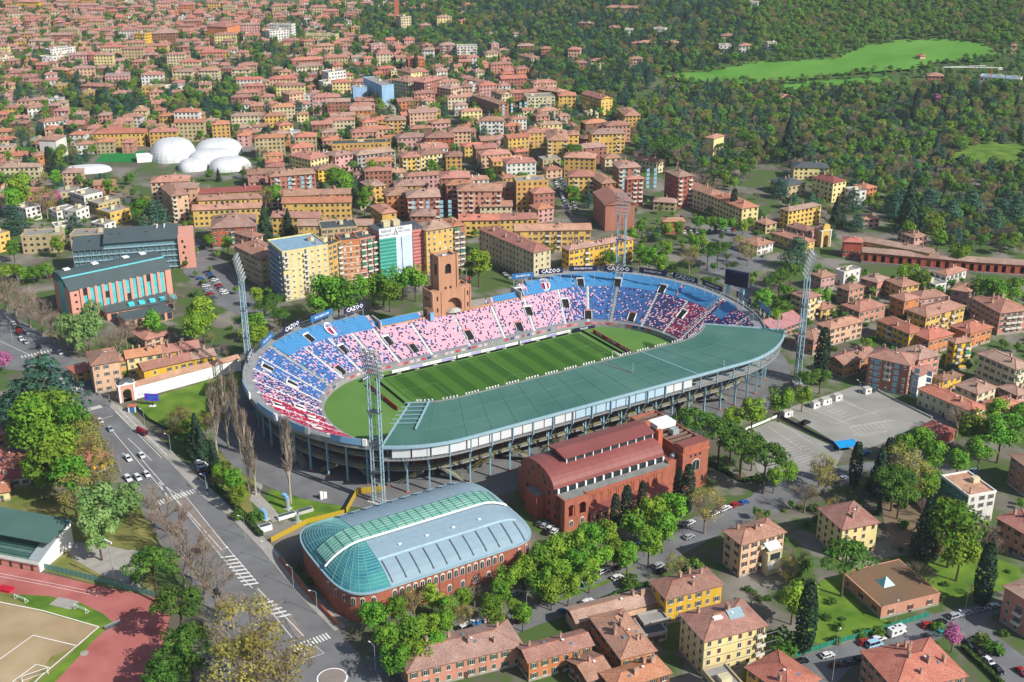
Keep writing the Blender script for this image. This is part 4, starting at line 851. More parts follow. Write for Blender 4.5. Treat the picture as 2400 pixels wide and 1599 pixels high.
rows(1200, 1199, [
 ((1418,802),(1930,672),10,(1282,650),'brightyellow','hip',dict(fl=3, nch=7, label='bright yellow three-storey house with hipped roof beside long low tiled wing')), ((1770,1192),(2330,1047),13,(1550,950),'paleyellow','hip',dict(fl=4, win='plain', sh=1, bal=(.85,), nch=6, label='large pale yellow block with solar panel on its tile roof')),
 ((1005,1352),(1310,1277),8,(725,975),'orange','hip',dict(nch=9)), ((595,1022),(1340,834),5,8,'peach','gable',dict(nch=3, nowin=True)), ((155,1387),(735,1227),7,(100,1240),'orange','gable',dict(fl=2, sh=0, nch=4, label='bright orange two-storey house with green shutters and gabled roof')),
 ((1215,1042),(1435,992),4,(1115,965),'grey','flat',dict(nch=0)), ((1225,1150),(1425,1110),3,9,'grey','flat',dict(nch=0, deck=mt_slate)), ((950,1640),(1450,1482),6,(800,1500),'brown','hip',dict(nch=6)), ((700,1560),(910,1480),5,(650,1330),'brown','gable'), ((1990,1740),(2200,1680),8,(1900,1420),'beige','flat'),
])
rows(600, 1199, [((1395,1477),(2440,1232),7,13,'salmon','hip',dict(nch=10, fl=2, label='long low salmon house with brown tile roof along the bottom street'))])
rows(0, 400, [
 ((190,606),(550,592),11,13,'beige','flat'), ((-60,605),(85,567),11,13,'yellow','flat'), ((640,602),(960,592),10,13,'beige','flat'), ((235,357),(370,322),9,14,'white','flat'), ((770,242),(940,202),8,(670,195),'white','flat'), ((520,387),(700,350),6,12,'white','flat'), ((700,380),(815,335),7,10,'white','flat'),
 ((905,312),(1100,262),8,(820,280),'beige','flat'), ((1010,397),(1200,347),8,(925,350),'yellow','flat'), ((505,522),(640,502),7,10,'white','flat'), ((100,360),(225,330),5,10,'white','flat'), ((960,505),(1060,470),5,12,'white','flat'),
 ((1575,237),(1725,217),18,(1430,150),'peach','hip',dict(bal=(.1,))), ((1385,112),(1730,97),19,14,'peach','hip',B2), ((1480,167),(1800,162),17,12,'peach'), ((1810,217),(2400,185),11,11,'yellow','gable',dict(tl=mt_redmetal, nch=5)), ((1820,277),(2400,255),11,11,'yellow','gable',dict(nch=7)), ((1770,367),(2400,342),11,11,'yellow','gable',dict(nch=8)),
 ((1940,532),(2340,512),13,(1815,430),'rust','hip',dict(bal=(.45,.7), awn=.5, sh=0, label='rust red apartment block with green awnings at the street corner')), ((2150,688),(2390,805),17,16,'beige','hip'), ((1330,1562),(1560,1502),5,16,'peach','hip',dict(nch=1)), ((1000,620),(1480,530),5,8,'white','flat'),
])
rows(0, 800, [
 ((845,224),(1095,182),14,(685,120),'peach','hip',dict(fl=4, label='peach four-storey corner house beside the long white wall', sh=2)), ((1098,187),(1162,172),8,9,'ochre'), ((1320,272),(1780,167),8,9,'brightyellow','gable',dict(nch=6, sh=2)), ((1784,167),(1975,132),8,9,'brightyellow','gable'), ((1165,162),(1500,110),9,10,'paleyellow','gable',dict(nch=6)), ((1505,110),(1830,62),9,10,'ochre','gable',dict(nch=6)), ((620,240),(700,300),5,8,'yellow'),
 ((760,1165),(1025,1052),5,(650,1020),'brightyellow','hip'), ((90,1190),(310,1080),5,(10,960),'orange','gabley',dict(tl=TILES[2], nch=1)), ((-80,1290),(270,1240),4,9,'white','gable',dict(tl=mt_redmetal)), ((-60,1400),(80,1380),4,9,'paleyellow','gable'), ((-60,880),(40,850),5,12,'orange','hip'),
])
# ------- farther city landmarks
rows(0, 0, [
 ((850,1232),(1325,1222),11,14,'yellow','hip',dict(win='shut', label='long yellow three-storey building behind the white air domes')), ((1110,1077),(1290,1077),9,12,'white'), ((700,1332),(850,1327),8,10,'white'), ((510,1292),(605,1247),15,14,'white','hip',dict(nowin=True)), ((310,1442),(445,1427),8,12,'orange'),
 ((400,532),(690,502),8,14,'white','flat'), ((460,462),(690,432),13,12,'white','flat'), ((1235,312),(1330,317),20,14,'brightyellow','flat',B2), ((1390,312),(1635,302),16,25,'brown'), ((1900,242),(2085,252),18,30,'orange','hip',dict(nowin=True)),
 ((1585,662),(1760,662),12,14,'cream'), ((1820,652),(2000,652),12,14,'cream'), ((2125,642),(2290,642),12,14,'cream'), ((1520,807),(1700,792),8,12,'white','flat'), ((1300,802),(1470,802),8,12,'yellow','flat'), ((1650,1062),(1870,1057),10,12,'ochre'), ((250,1000),(410,985),9,11,'white'), ((830,800),(1010,790),8,12,'cream'),
 ((140,20),(350,22),14,12,'brightyellow'), ((0,540),(130,520),10,12,'cream','flat'), ((400,1130),(610,1100),10,12,'white'), ((1430,1190),(1540,1185),9,11,'orange'), ((1945,1150),(2110,1140),12,12,'ochre'), ((450,640),(610,650),9,11,'orange'), ((740,790),(1000,800),9,12,'brick'),
])
rows(600, 0, [
 ((125,292),(300,277),16,14,'white','flat'), ((120,225),(325,232),20,12,'white','flat'), ((450,322),(730,327),10,14,'paleyellow','flat'), ((545,427),(715,422),10,12,'peach'), ((1330,160),(1425,150),20,18,'cream','flat',dict(deck=mt_slate)), ((370,622),(620,602),10,14,'cream'), ((330,560),(610,545),12,12,'brick'),
 ((1155,792),(1265,782),18,(820,730),'sheet_blue','flat',dict(nowin=True, label='apartment block wrapped in pale blue scaffold sheeting')), ((890,812),(1020,806),13,10,'sheet_blue','flat',dict(nowin=True, label='lower block wrapped in pale blue scaffold sheeting')), ((665,672),(825,652),20,14,'white','flat'), ((620,762),(715,752),14,12,'white','flat'),
 ((1400,757),(1530,727),16,(1290,725),'cream','hip',B2), ((1420,672),(1525,657),14,(1330,640),'paleyellow'), ((1545,762),(1715,722),18,(1480,740),'brick','hip',B3), ((1790,822),(1890,802),15,(1660,800),'peach','hip',B2), ((1892,802),(1990,800),15,14,'peach'), ((2145,777),(2210,767),12,(1905,735),'yellow','gabley'), ((2235,962),(2320,952),15,(1885,890),'brick','gabley'), ((2260,870),(2352,860),14,(2020,850),'cream','gabley'),
 ((2055,1112),(2275,1112),14,13,'white','hip',B2), ((700,1332),(1240,1312),11,14,'ochre','flat',dict(deck=mt_slate)), ((500,1472),(665,1432),13,(410,1400),'paleyellow'), ((305,872),(440,852),16,14,'peach'), ((1345,1452),(1510,1442),16,14,'yellow','hip',B2), ((1515,1432),(1740,1402),16,14,'paleyellow','hip',B2), ((1745,1442),(1890,1440),15,14,'ochre'), ((930,1432),(1280,1392),12,12,'grey'), ((1150,1467),(1265,1462),10,12,'yellow'), ((725,1442),(890,1412),13,14,'pink'), ((210,1160),(340,1145),10,12,'yellow'), ((180,1240),(310,1225),10,12,'orange'), ((120,1310),(245,1300),9,12,'red'),
 ((1190,1110),(1375,1105),13,14,'ochre','hip',B2), ((980,1130),(1120,1120),11,12,'peach'), ((1300,1270),(1560,1260),11,13,'pink'), ((1560,1270),(1820,1265),12,16,'rust'), ((1780,1215),(1975,1210),12,14,'peach'), ((570,1570),(770,1540),9,12,'brightyellow'), ((1615,1140),(1780,1130),10,12,'pink'), ((605,1225),(750,1215),9,12,'peach'), ((1060,420),(1205,410),13,13,'pink','flat'), ((1690,420),(1830,415),15,14,'brick','hip',B2), ((1845,430),(2030,425),15,14,'white','flat',B3), ((1525,460),(1630,460),11,11,'white'), ((2110,490),(2245,480),11,11,'cream'),
])
rows(1200, 0, [
 ((140,902),(395,892),15,(0,870),'cream','flat',B3), ((430,882),(590,880),13,14,'yellow'), ((820,912),(925,897),15,(595,870),'yellow','gabley'), ((190,815),(440,850),13,12,'brick'), ((1040,1067),(1180,1062),12,(975,1000),'ochre'), ((735,1237),(1040,1227),16,15,'yellow','hip',B3), ((870,1160),(1090,1150),14,13,'salmon'), ((325,1292),(515,1292),18,(165,1200),'yellow','hip',B2), ((518,1242),(615,1240),17,14,'yellow'), ((855,1462),(1005,1452),9,12,'cream'), ((975,1522),(1130,1512),8,12,'cream'), ((1130,1455),(1330,1500),8,10,'cream'), ((605,1500),(770,1490),9,12,'orange'),
 ((1855,1277),(1950,1247),14,(1765,1265),'paleyellow','hip',dict(nowin=True)), ((1300,267),(1400,267),12,14,'white','flat',B2), ((1035,275),(1110,272),9,12,'white','flat'), ((1905,422),(2015,417),12,14,'white','flat',B3), ((1925,332),(2040,325),9,12,'cream'), ((2085,422),(2210,415),8,11,'white'), ((515,457),(625,457),14,12,'peach'), ((565,582),(690,577),10,12,'brick'), ((725,562),(845,557),9,11,'cream'), ((1085,545),(1200,540),9,13,'pink'), ((40,640),(160,630),10,13,'orange'), ((60,505),(175,535),10,11,'cream'), ((0,320),(85,310),8,11,'white'), ((860,70),(1200,60),8,14,'peach'), ((2175,20),(2262,15),10,10,'white','flat'), ((270,450),(360,445),12,11,'brick'), ((600,215),(740,215),9,14,'brown','flat'), ((890,255),(1000,250),7,11,'brown'), ((1160,395),(1320,390),7,12,'brown'), ((1420,395),(1530,390),8,11,'peach'), ((50,425),(200,420),9,12,'brick'), ((1100,400),(1170,396),6,9,'brick'),
])
rows(1800, 0, [((0,400),(85,395),9,12,'white','flat'), ((1470,700),(1620,695),9,13,'brick'), ((110,900),(250,890),6,11,'brick'), ((1950,705),(2320,720),8,16,'white','flat',dict(deck=M('blue_grey_deck','#7f9fb4'))), ((240,1540),(560,1545),9,14,'paleyellow','hip',dict(tl=mt_slate)), ((1400,130*4),(1450,128*4),5,8,'peach'), ((2240,420),(2290,418),8,9,'peach')])
# ================================================================ SPECIAL BUILDINGS
def archwin(w, h, parent, loc, rz, frame=mt_frame, nm='arched_window', n=8):
    t = MB(); P = [(-w/2, 0), (w/2, 0), (w/2, h-w/2)] + [(w/2*cos(pi*i/n), h-w/2+w/2*sin(pi*i/n)) for i in range(1, n)] + [(-w/2, h-w/2)]
    k = 1 + .3/w; t.hexa([(x*k, 0, z*k-.1) for x, z in P], [(x*k, -.12, z*k-.1) for x, z in P], 1); t.poly([(x, -.16, z) for x, z in P], 0); t.box(-.05, .05, -.2, -.15, 0, h-.1, 1)
    return t.build(nm, [mt_glass, frame], parent, loc, rz)
# ---- swimming hall
mt_seamroof = stripes('standing_seam_blue', '#869dab', '#7b92a1', .9, 0, .82, .45, .4, var=.05); mt_tealglass = M('teal_glass', '#2a6f80', .15, .25, .2, spec=.5, col2='#4a8f8c'); mt_paleglass = M('pale_glass', '#6fae9e', .15, .2, .3, spec=.6, col2='#9cc7b6')
ph = thing('swimming_hall', 'brick swimming hall with blue metal roof and teal glass ridge', 'sports hall', (*SW(-110.3, -107.8), 0), STR)
claim(*SW(-147, -132), STR, 73, 49)
PC, PE, PWd = 21, 15.2, 24.2
sp_ = lambda c: math.copysign(abs(c)**.55, c)
def PLP(p, d):
    p %= 4; k = int(p); f = p-k
    if k == 0: a = (-.5+f)*pi; return PC + PE*d*sp_(cos(a)), PWd*d*sp_(sin(a))
    if k == 1: return PC*(1-2*f), PWd*d
    if k == 2: a = (.5+f)*pi; return -PC + PE*d*sp_(cos(a)), PWd*d*sp_(sin(a))
    return -PC*(1-2*f), -PWd*d
def PZ(x, y): e_ = 2/.55; d2 = ((max(abs(x)-PC, 0)/PE)**e_ + (abs(y)/PWd)**e_)**(2/e_); return 11 + 6.8*max(0, 1-d2)**.85
NL = [24, 12, 24, 12]
def ringmesh(ks, d0, d1, nm, m, up=0.0):
    t = MB(); D = prange(d0, d1, 9)
    for k in ks:
        P = prange(k, k+1, NL[k])
        for i in range(NL[k]):
            for j in range(9):
                q = [PLP(P[i]+1e-9, D[j]), PLP(P[i]+1e-9, D[j+1]), PLP(P[i+1]-1e-9, D[j+1]), PLP(P[i+1]-1e-9, D[j])]; t.poly([(x, y, PZ(x, y)+up) for x, y in q])
    o = t.build(nm, m, ph)
    for f in o.data.polygons: f.use_smooth = True
    return o
ringmesh((1, 3, 0), 0, 1.0, 'metal_roof', mt_seamroof); gr = ringmesh((2,), 0.0, 1.0, 'glazed_apse', mt_tealglass)
t = MB()
for r in prange(.2, 1, 16):
    for i in range(24): A, B = PLP(2+i/24, r), PLP(2+(i+1)/24-1e-6, r); t.bar((*A, PZ(*A)+.06), (*B, PZ(*B)+.06), .07, 4)
for i in range(0, 25, 2):
    for j in range(9): A, B = PLP(2+i/24-1e-6*(i == 24), .15+.85*j/9), PLP(2+i/24-1e-6*(i == 24), .15+.85*(j+1)/9); t.bar((*A, PZ(*A)+.1), (*B, PZ(*B)+.1), .07, 4)
stuff(t.build('glazing_bars', M('glazing_bar', '#7fb3b4', .4), gr))
t = MB(); X = prange(-34.5, 31, 40)
for i in range(40):
    for j in range(4):
        y0, y1 = -4.4+2.2*j, -2.2+2.2*j; t.poly([(X[i], y0, PZ(X[i], y0)+.5), (X[i+1], y0, PZ(X[i+1], y0)+.5), (X[i+1], y1, PZ(X[i+1], y1)+.5), (X[i], y1, PZ(X[i], y1)+.5)])
rg = t.build('glass_ridge', mt_paleglass, ph)
t = MB()
for y in (-4.4, -2.9, -1.45, 0, 1.45, 2.9, 4.4):
    for i in range(40): t.bar((X[i], y, PZ(X[i], y)+.6), (X[i+1], y, PZ(X[i+1], y)+.6), .1, 4)
for i in range(0, 41, 2): t.bar((X[i], -4.4, PZ(X[i], 4.4)+.6), (X[i], 4.4, PZ(X[i], 4.4)+.9), .1, 4)
stuff(t.build('glazing_bars', M('glazing_bar_green', '#3f6f68', .4), rg))
t = MB(); X2 = prange(-35.4, 33, 44)
for i in range(44): t.bar((X2[i], -5.0, PZ(X2[i], -5)+.75), (X2[i+1], -5.0, PZ(X2[i+1], -5)+.75), .38, 6)
t.build('white_arch_beam', mt_white, ph)
for sg in (-1, 1):
    for i in range(11):
        x = -PC+1 + (2*PC+10)*i/10.5; t = MB(); Y = prange(.64 if sg < 0 else .72, .96, 4)
        for j in range(4): t.bar((x, sg*PWd*Y[j], PZ(x, PWd*Y[j])+.06), (x, sg*PWd*Y[j+1], PZ(x, PWd*Y[j+1])+.06), .24, 4)
        if (max(abs(x)-PC, 0)/PE)**2 + .9 < 1.25: t.build('roof_gutter', mt_steeld, ph)
t = MB(); X3 = prange(-PC, 31, 20)
for i in range(20): t.bar((X3[i], -PWd*.6, PZ(X3[i], PWd*.6)+.12), (X3[i+1], -PWd*.6, PZ(X3[i+1], PWd*.6)+.12), .3, 4)
t.build('roof_rail', M('pale_rail', '#a9c4d2', .5), ph)
for x in (-12, -2, 8, 18): MB().box(x, x+1.1, -11.6, -11, PZ(x, 11)+.05, PZ(x, 11)+.4).build('roof_vent', mt_white, ph)
t = MB(); L_ = [PLP(k + i/NL[k]*(1-1e-9), .985) for k in range(4) for i in range(NL[k])]; t.hexa([(x, y, 0) for x, y in L_], [(x, y, 10.7) for x, y in L_]); t.build('wall', mt_brickr, ph)
t = MB(); E_ = [PLP(k + i/NL[k]*(1-1e-9), 1.02) for k in range(4) for i in range(NL[k])]; t.hexa([(x, y, 10.6) for x, y in E_], [(x, y, 11.15) for x, y in E_]); t.build('eaves_gutter', mt_steelb, ph)
for i in range(17):
    x = -PC + 2*PC*(i+.5)/17; archwin(1.3, 2.6, ph, (x, -PWd*.985, 6.4), 0)
    if i % 2: MB().box(x-1.25, x-1.1, -PWd*.985-.12, -PWd*.985, 0, 10.5).build('downpipe', mt_steeld, ph)
    if i % 2 == 0: archwin(1.3, 2.4, ph, (x, -PWd*.985, 1.6), 0)
for p in (2.55, 2.62, 2.7, 2.78, 2.86, 2.94, .06, .14): x, y = PLP(p, .985); a = PLP(p, 1.1); archwin(1.3, 2.6, ph, (x, y, 6.2), atan2((a[1]-y)/PWd, (a[0]-x)/PE)*1.0 + pi/2)
# ---- brick gymnasium with barrel roof
mt_gymroof = M('oxblood_metal_roof', '#7d4744', .55, .07, .06, spec=.3, col2='#87504b')
gy = thing('brick_gymnasium', 'large red brick gymnasium with oxblood barrel roof and raised lantern', 'sports hall', (*SW(-56.8, -117.6), 0), STR); claim(*SW(-58, -121), STR, 70, 36)
MB().box(0, 49, 1.2, 30, 0, 12.6).build('wall', mt_brickr, gy)
t = MB(); n = 14; Pf = [(5 + 23*(1-cos(pi*i/n))/2, 14.8 + 6.0*sin(pi*i/n)) for i in range(n+1)]
t.poly([(0, 5, 12.6), (0, 28, 12.6)] + [(0, y, z) for y, z in reversed(Pf)]); t.build('gable_wall', mt_brickr, gy); t = MB(); t.poly([(48.9, 28, 12.6), (48.9, 5, 12.6)] + [(48.9, y, z) for y, z in Pf]); t.build('gable_wall', mt_brickr, gy)
t = MB()
for i in range(n): t.poly([(-.4, *Pf[i]), (49.3, *Pf[i]), (49.3, *Pf[i+1]), (-.4, *Pf[i+1])])
br = t.build('barrel_roof', mt_gymroof, gy)
for x in range(2, 49, 4):
    t = MB()
    for i in range(n): t.bar((x, *Pf[i]), (x, *Pf[i+1]), .07, 4)
    t.build('roof_seam', mt_gymroof, br)
MB().box(.3, 48.8, 4.9, 5.1, 12.6, 14.7).build('clerestory_glass', mt_glass, gy)
for i in range(13): MB().box(1+i*3.95, 1.7+i*3.95, 4.4, 4.9, 12.6, 14.8).build('clerestory_pier', mt_white, gy)
MB().box(0, 49, 1.0, 4.4, 12.6, 12.95).build('gutter_ledge', mt_concd, gy)
MB().box(9, 48.5, 11.5, 22, 18.5, 22.2).build('lantern', mt_glass, gy)
for i in range(11): MB().box(9+i*3.92, 9.35+i*3.92, 11.2, 11.5, 19.3, 22.2).build('lantern_pier', mt_white, gy)
MB().hexa([(8,10.6,22.2),(49.2,10.6,22.2),(49.2,22.8,22.2),(8,22.8,22.2)], [(8,10.6,22.4),(49.2,10.6,22.4),(49.2,17,23.6),(8,17,23.6)]).build('lantern_roof', mt_gymroof, gy); MB().hexa([(8,17,22.3),(49.2,17,22.3),(49.2,22.9,22.3),(8,22.9,22.3)], [(8,17,23.59),(49.2,17,23.59),(49.2,22.9,22.5),(8,22.9,22.5)]).build('lantern_roof', mt_gymroof, gy)
for i in range(10):
    x = 13 + i*3.5; t = MB(); nn = 8; R = 1.35
    A = [(-R, 0), *[(-R*cos(pi*k/nn), 3.0+R*sin(pi*k/nn)) for k in range(nn+1)], (R, 0)]
    for k in range(len(A)-1): t.bar((A[k][0], 0, A[k][1]), (A[k+1][0], 0, A[k+1][1]), .14, 4)
    t.build('blind_arch', mt_brick, gy, (x, 1.1, 7.0))
arch_wall(0, 5.2, 0, 13.2, 2.9, 1.6, 9.2, -1.6, -1.0, mt_brickr, 'loggia_front', gy, zb=6.0); arch_wall(5.2, 10.4, 0, 13.2, 7.6, 1.6, 9.2, -1.6, -1.0, mt_brickr, 'loggia_front', gy, zb=6.0)
MB().box(0, .6, -1.0, 4, 0, 13.2).build('loggia_side', mt_brickr, gy); MB().box(9.8, 10.4, -1, 1.2, 0, 13.2).build('loggia_side', mt_brickr, gy); MB().box(.6, 9.8, -1, 1.2, 12.4, 12.8).build('loggia_deck', mt_concd, gy); MB().box(.6, 9.8, .8, 1.19, .5, 12.4).build('loggia_back', mt_brick, gy)
for x in (2.9, 7.6): archwin(1.4, 2.2, gy, (x, -1.6, 2.2), 0)
MB().hexa([(11,-2.6,0),(46,-2.6,0),(46,1.19,0),(11,1.19,0)], [(11,-2.6,5.4),(46,-2.6,5.4),(46,1.19,6.2),(11,1.19,6.2)]).build('lean_to', mt_brickp, gy); MB().hexa([(10.7,-3,5.45),(46.3,-3,5.45),(46.3,1.15,6.25),(10.7,1.15,6.25)], [(10.7,-3,5.6),(46.3,-3,5.6),(46.3,1.15,6.4),(10.7,1.15,6.4)]).build('lean_to_roof', mt_gymroof, gy)
for i in range(9): MB().box(13+i*3.7, 14.1+i*3.7, -2.68, -2.55, 2.4, 4.2).build('window', mt_glass, gy)
for y, z in ((4,3),(4,7),(8,3),(8,7),(8,11),(13,7),(18,7),(23,3),(23,7),(12,16),(15.5,18.3),(19,16),(11,14),(22,13)): MB().box(-.1, 0, y, y+1.1, z, z+1.7).build('window', mt_glass, gy)
MB().box(-3.4, 0, 12, 20, 0, 9.4).build('side_porch', mt_brickr, gy); MB().box(-3.1, 0, 12.4, 19.6, 9.4, 9.5).build('porch_deck', mt_concd, gy)
gt = MB(); gt.box(54, 66.5, -.5, 33, 0, 16.2); gt.build('end_block', mt_brickr, gy); MB().box(49, 54, 2, 30, 0, 14).build('link_block', mt_brickr, gy); MB().box(49.4, 53.6, 2.4, 29, 14, 14.1).build('link_roof', mt_gymroof, gy)
MB().box(53.6, 66.9, -.9, 33.4, 16.2, 16.8).build('cornice', mt_brick, gy)
t = MB(); t.box(54, 66.5, -.5, 4.5, 16.8, 19.4); t.box(54, 54.5, 4.5, 33, 16.8, 18.4); t.box(66, 66.5, 4.5, 33, 16.8, 18.4); t.box(54.5, 66, 32.5, 33, 16.8, 18.4); t.build('attic', mt_brickr, gy); MB().box(54.2, 66.3, -.3, 4.3, 19.4, 19.55).build('attic_roof', mt_gymroof, gy)
MB().box(54.5, 66, 4.5, 32.5, 16.8, 16.9).build('roof_well', mt_dark, gy)
for i in range(10): MB().box(54.5, 66, 6+i*2.7, 6.9+i*2.7, 17.2, 18.0).build('roof_beam', M('roof_beam_brown', '#7d6458'), gy)
MB().box(56, 65, 18, 24, 18.2, 20.2).build('plant_room', mt_white, gy); MB().box(59, 62, 12, 15, 18, 20).build('plant_room', mt_steel, gy)
for x, y in ((50.5, 10), (50.5, 18)): MB().box(x-1, x+1, y-.9, y+.9, 13, 23.5).build('chimney_stack', mt_brick, gy)
archwin(3.6, 4.6, gy, (60.4, -.5, 8.3), 0)
for x, z in ((56.5,3),(60.4,3),(64,3),(57.8,14.4),(60,14.4),(62.2,14.4)): MB().box(x-.5, x+.5, -.6, -.5, z, z+(1 if z > 10 else 2.2)).build('window', mt_glass, gy)
MB().bar((51.5, 3.2, 14.8), (55, 5, 15.2), .8, 10).build('air_duct', mt_steel, gy)
for i in range(4): MB().box(54.5+i*3, 54.9+i*3, -.62, -.5, 16.9, 19.3).build('attic_pier', mt_brick, gy)
# ---- office block with turquoise bays, and the glazed block behind it
def frame(B, C, h, dep):
    B_, C_ = Vector(W(*B, h)), Vector(W(*C, h)); dx = C_-B_; rz = atan2(dx.y, dx.x); n = Vector((-sin(rz), cos(rz))); d = dep if not isinstance(dep, tuple) else (Vector(W(*dep, h))-B_).dot(n)
    claim(B_.x, B_.y, rz, dx.length, d); return (B_.x, B_.y, 0), rz, dx.length, d
q = lambda ox, oy, x, y: (ox + x/3.92, oy + y/3.92)
loc, rz, w, d = frame(q(0,400,637,1105), q(0,400,1560,905), 17, q(0,400,525,985))
ob = thing('office_block', 'pink office block with turquoise glazed bays and dark curved roof', 'office block', loc, rz)
mt_pinkpan = M('pink_cladding', '#cf9584', .8, .06, .3, streak=True); mt_turq = M('turquoise_glass', '#3fb3bd', .2, .12, .4, spec=.5, col2='#62c4c8'); mt_skin = M('slate_metal', '#4b585a', .5, .08, .1, spec=.35)
MB().box(0, w, 0, d, 0, 17).build('wall', mt_pinkpan, ob)
nb = 12; bw = (w-9)/nb
for i in range(nb):
    x0 = 5 + i*bw
    for f in range(4): MB().box(x0+bw*.42, x0+bw*.98, -.12, 0, 1.2+f*3.85, 4.8+f*3.85).build('glazed_panel', mt_turq if (i*7+f*3) % 9 else mt_glass, ob)
    MB().box(x0, x0+bw*.4, -.9, 0, 0, 17).build('pilaster', mt_pinkpan, ob)
MB().box(w-3.2, w+.02, -.9, 0, 0, 17).build('pilaster', mt_pinkpan, ob)
for f in range(4): MB().box(2.2, 3.4, -.1, 0, 2+f*3.8, 3.2+f*3.8).build('window', mt_glass, ob)
PG = [(-.6, 17), (d*.3, 21.6), (d*.36, 21.9), (d*.55, 23.0), (d*.8, 22.4), (d+.4, 18.5)]
for i in range(5): t = MB(); t.hexa([(-.5, PG[i][0], PG[i][1]-.3), (w+.5, PG[i][0], PG[i][1]-.3), (w+.5, PG[i+1][0], PG[i+1][1]-.3), (-.5, PG[i+1][0], PG[i+1][1]-.3)], [(-.5, *PG[i]), (w+.5, *PG[i]), (w+.5, *PG[i+1]), (-.5, *PG[i+1])]); t.build('roof_slope' if i != 1 else 'ridge_skylight', mt_skin if i != 1 else M('cyan_strip', '#6fc6cf', .3), ob)
for x in (0, w): t = MB(); t.poly([(x, 0, 16.9), (x, d, 16.9)] + [(x, y, z-.1) for y, z in reversed(PG)]); t.build('gable', mt_pinkpan if x else M('teal_cladding', '#2f6f78', .5), ob)
for x in (4, w*.35, w*.66, w-9): MB().box(x, x+3.2, d*.66, d*.8, 22.4, 23.2).build('roof_light', mt_white, ob)
MB().box(-.06, 0, d*.35, d*.65, 0, 19).build('end_glazing', mt_turq, ob)
loc, rz, w, d = frame(q(0,400,980,1300), q(0,400,1590,1195), 5, 20)
o = thing('office_podium', 'low pink podium wing with dark roof below the turquoise office block', 'building', loc, rz)
MB().box(0, w, 0, d, 0, 4.6).build('wall', mt_pinkpan, o); MB().box(-.6, w+.6, -.8, d+.5, 4.6, 5.1).build('roof', mt_skin, o)
for i in range(9): MB().box(2+i*w/9.3, 5+i*w/9.3, -.1, 0, .6, 3.6).build('window', mt_glass, o)
for i in range(5): t = MB(); t.hexa([(w*.35+i*5.5, 2, 5.1), (w*.35+i*5.5+3, 2, 5.1), (w*.35+i*5.5+3, 5, 5.1), (w*.35+i*5.5, 5, 5.1)], [(w*.35+i*5.5, 2, 5.2), (w*.35+i*5.5+3, 2, 5.2), (w*.35+i*5.5+3, 5, 6.6), (w*.35+i*5.5, 5, 6.6)]); t.build('roof_light', mt_turq, o)
loc, rz, w, d = frame(q(0,400,1150,1375), q(0,400,1580,1280), 5, 12)
o = thing('office_podium', 'front pink wing with tall windows below the turquoise office block', 'building', loc, rz)
MB().box(0, w, 0, d-.5, 0, 4.6).build('wall', mt_pinkpan, o); MB().box(-.5, w+.5, -.6, d-.4, 4.6, 5.0).build('roof', mt_skin, o)
for i in range(6): MB().box(2+i*w/6.2, 4.6+i*w/6.2, -.1, 0, .4, 4.0).build('window', mt_glass, o)
loc, rz, w, d = frame(q(0,400,668,738), q(0,400,1635,668), 15, 17)
o = thing('glazed_office', 'long dark-roofed office block with glazed gallery front and pink end wall', 'office block', loc, rz)
MB().box(0, w, .8, d, 0, 15).build('wall', mt_glass, o); MB().box(w, w+9, -1.5, d+4, 0, 19).build('end_wall', mt_pinkpan, o)
for f in range(5): MB().box(0, w, -.4, .8, 1+f*3.4, 1.5+f*3.4).build('gallery_slab', mt_steelb, o)
for i in range(19): MB().box(i*w/18-.12, i*w/18+.12, -.4, -.15, 0, 15).build('mullion', mt_steel, o)
for i in range(18): MB().box(i*w/18+.4, (i+1)*w/18-.4, .7, .79, .2, 14.5).build('glass_bay', M('grey_glass', '#5f7f86', .2, .15, .5, spec=.5), o)
MB().hexa([(w*.29,-.8,18),(w+.4,-.8,18),(w+.4,d,18),(w*.29,d,18)], [(w*.29,-.8,18.2),(w+.4,-.8,18.2),(w+.4,d,22),(w*.29,d,22)]).build('upper_roof', mt_skin, o); MB().box(w*.29, w, .8, d-.2, 15.1, 18).build('upper_storey', M('grey_glass', '#5f7f86'), o)
MB().hexa([(-.6,-.8,15),(w*.29,-.8,15),(w*.29,d,15),(-.6,d,15)], [(-.6,-.8,15.2),(w*.29,-.8,15.2),(w*.29,d,18.6),(-.6,d,18.6)]).build('lower_roof', mt_skin, o)
for x in (w*.15, w*.36, w*.45, w*.7): MB().box(x, x+1.4, d*.5, d*.5+1.2, 17 if x < w*.29 else 20, 18.6 if x < w*.29 else 21.4).build('roof_vent', mt_steeld, o)
for x in (w*.8, w*.87): MB().bar((x, d*.8, 21), (x+.6, d*.8, 23.5), .4, 5).build('roof_sculpture', mt_white, o)
for f in range(5):
    for y in (2, 8, 14): MB().box(w+9, w+9.08, y, y+1.2, 2+f*3.4, 3.6+f*3.4).build('window', mt_glass, o)
    MB().box(w+2+f % 2, w+3.2+f % 2, -1.6, -1.5, 2+f*3.4, 3.6+f*3.4).build('window', mt_glass, o)
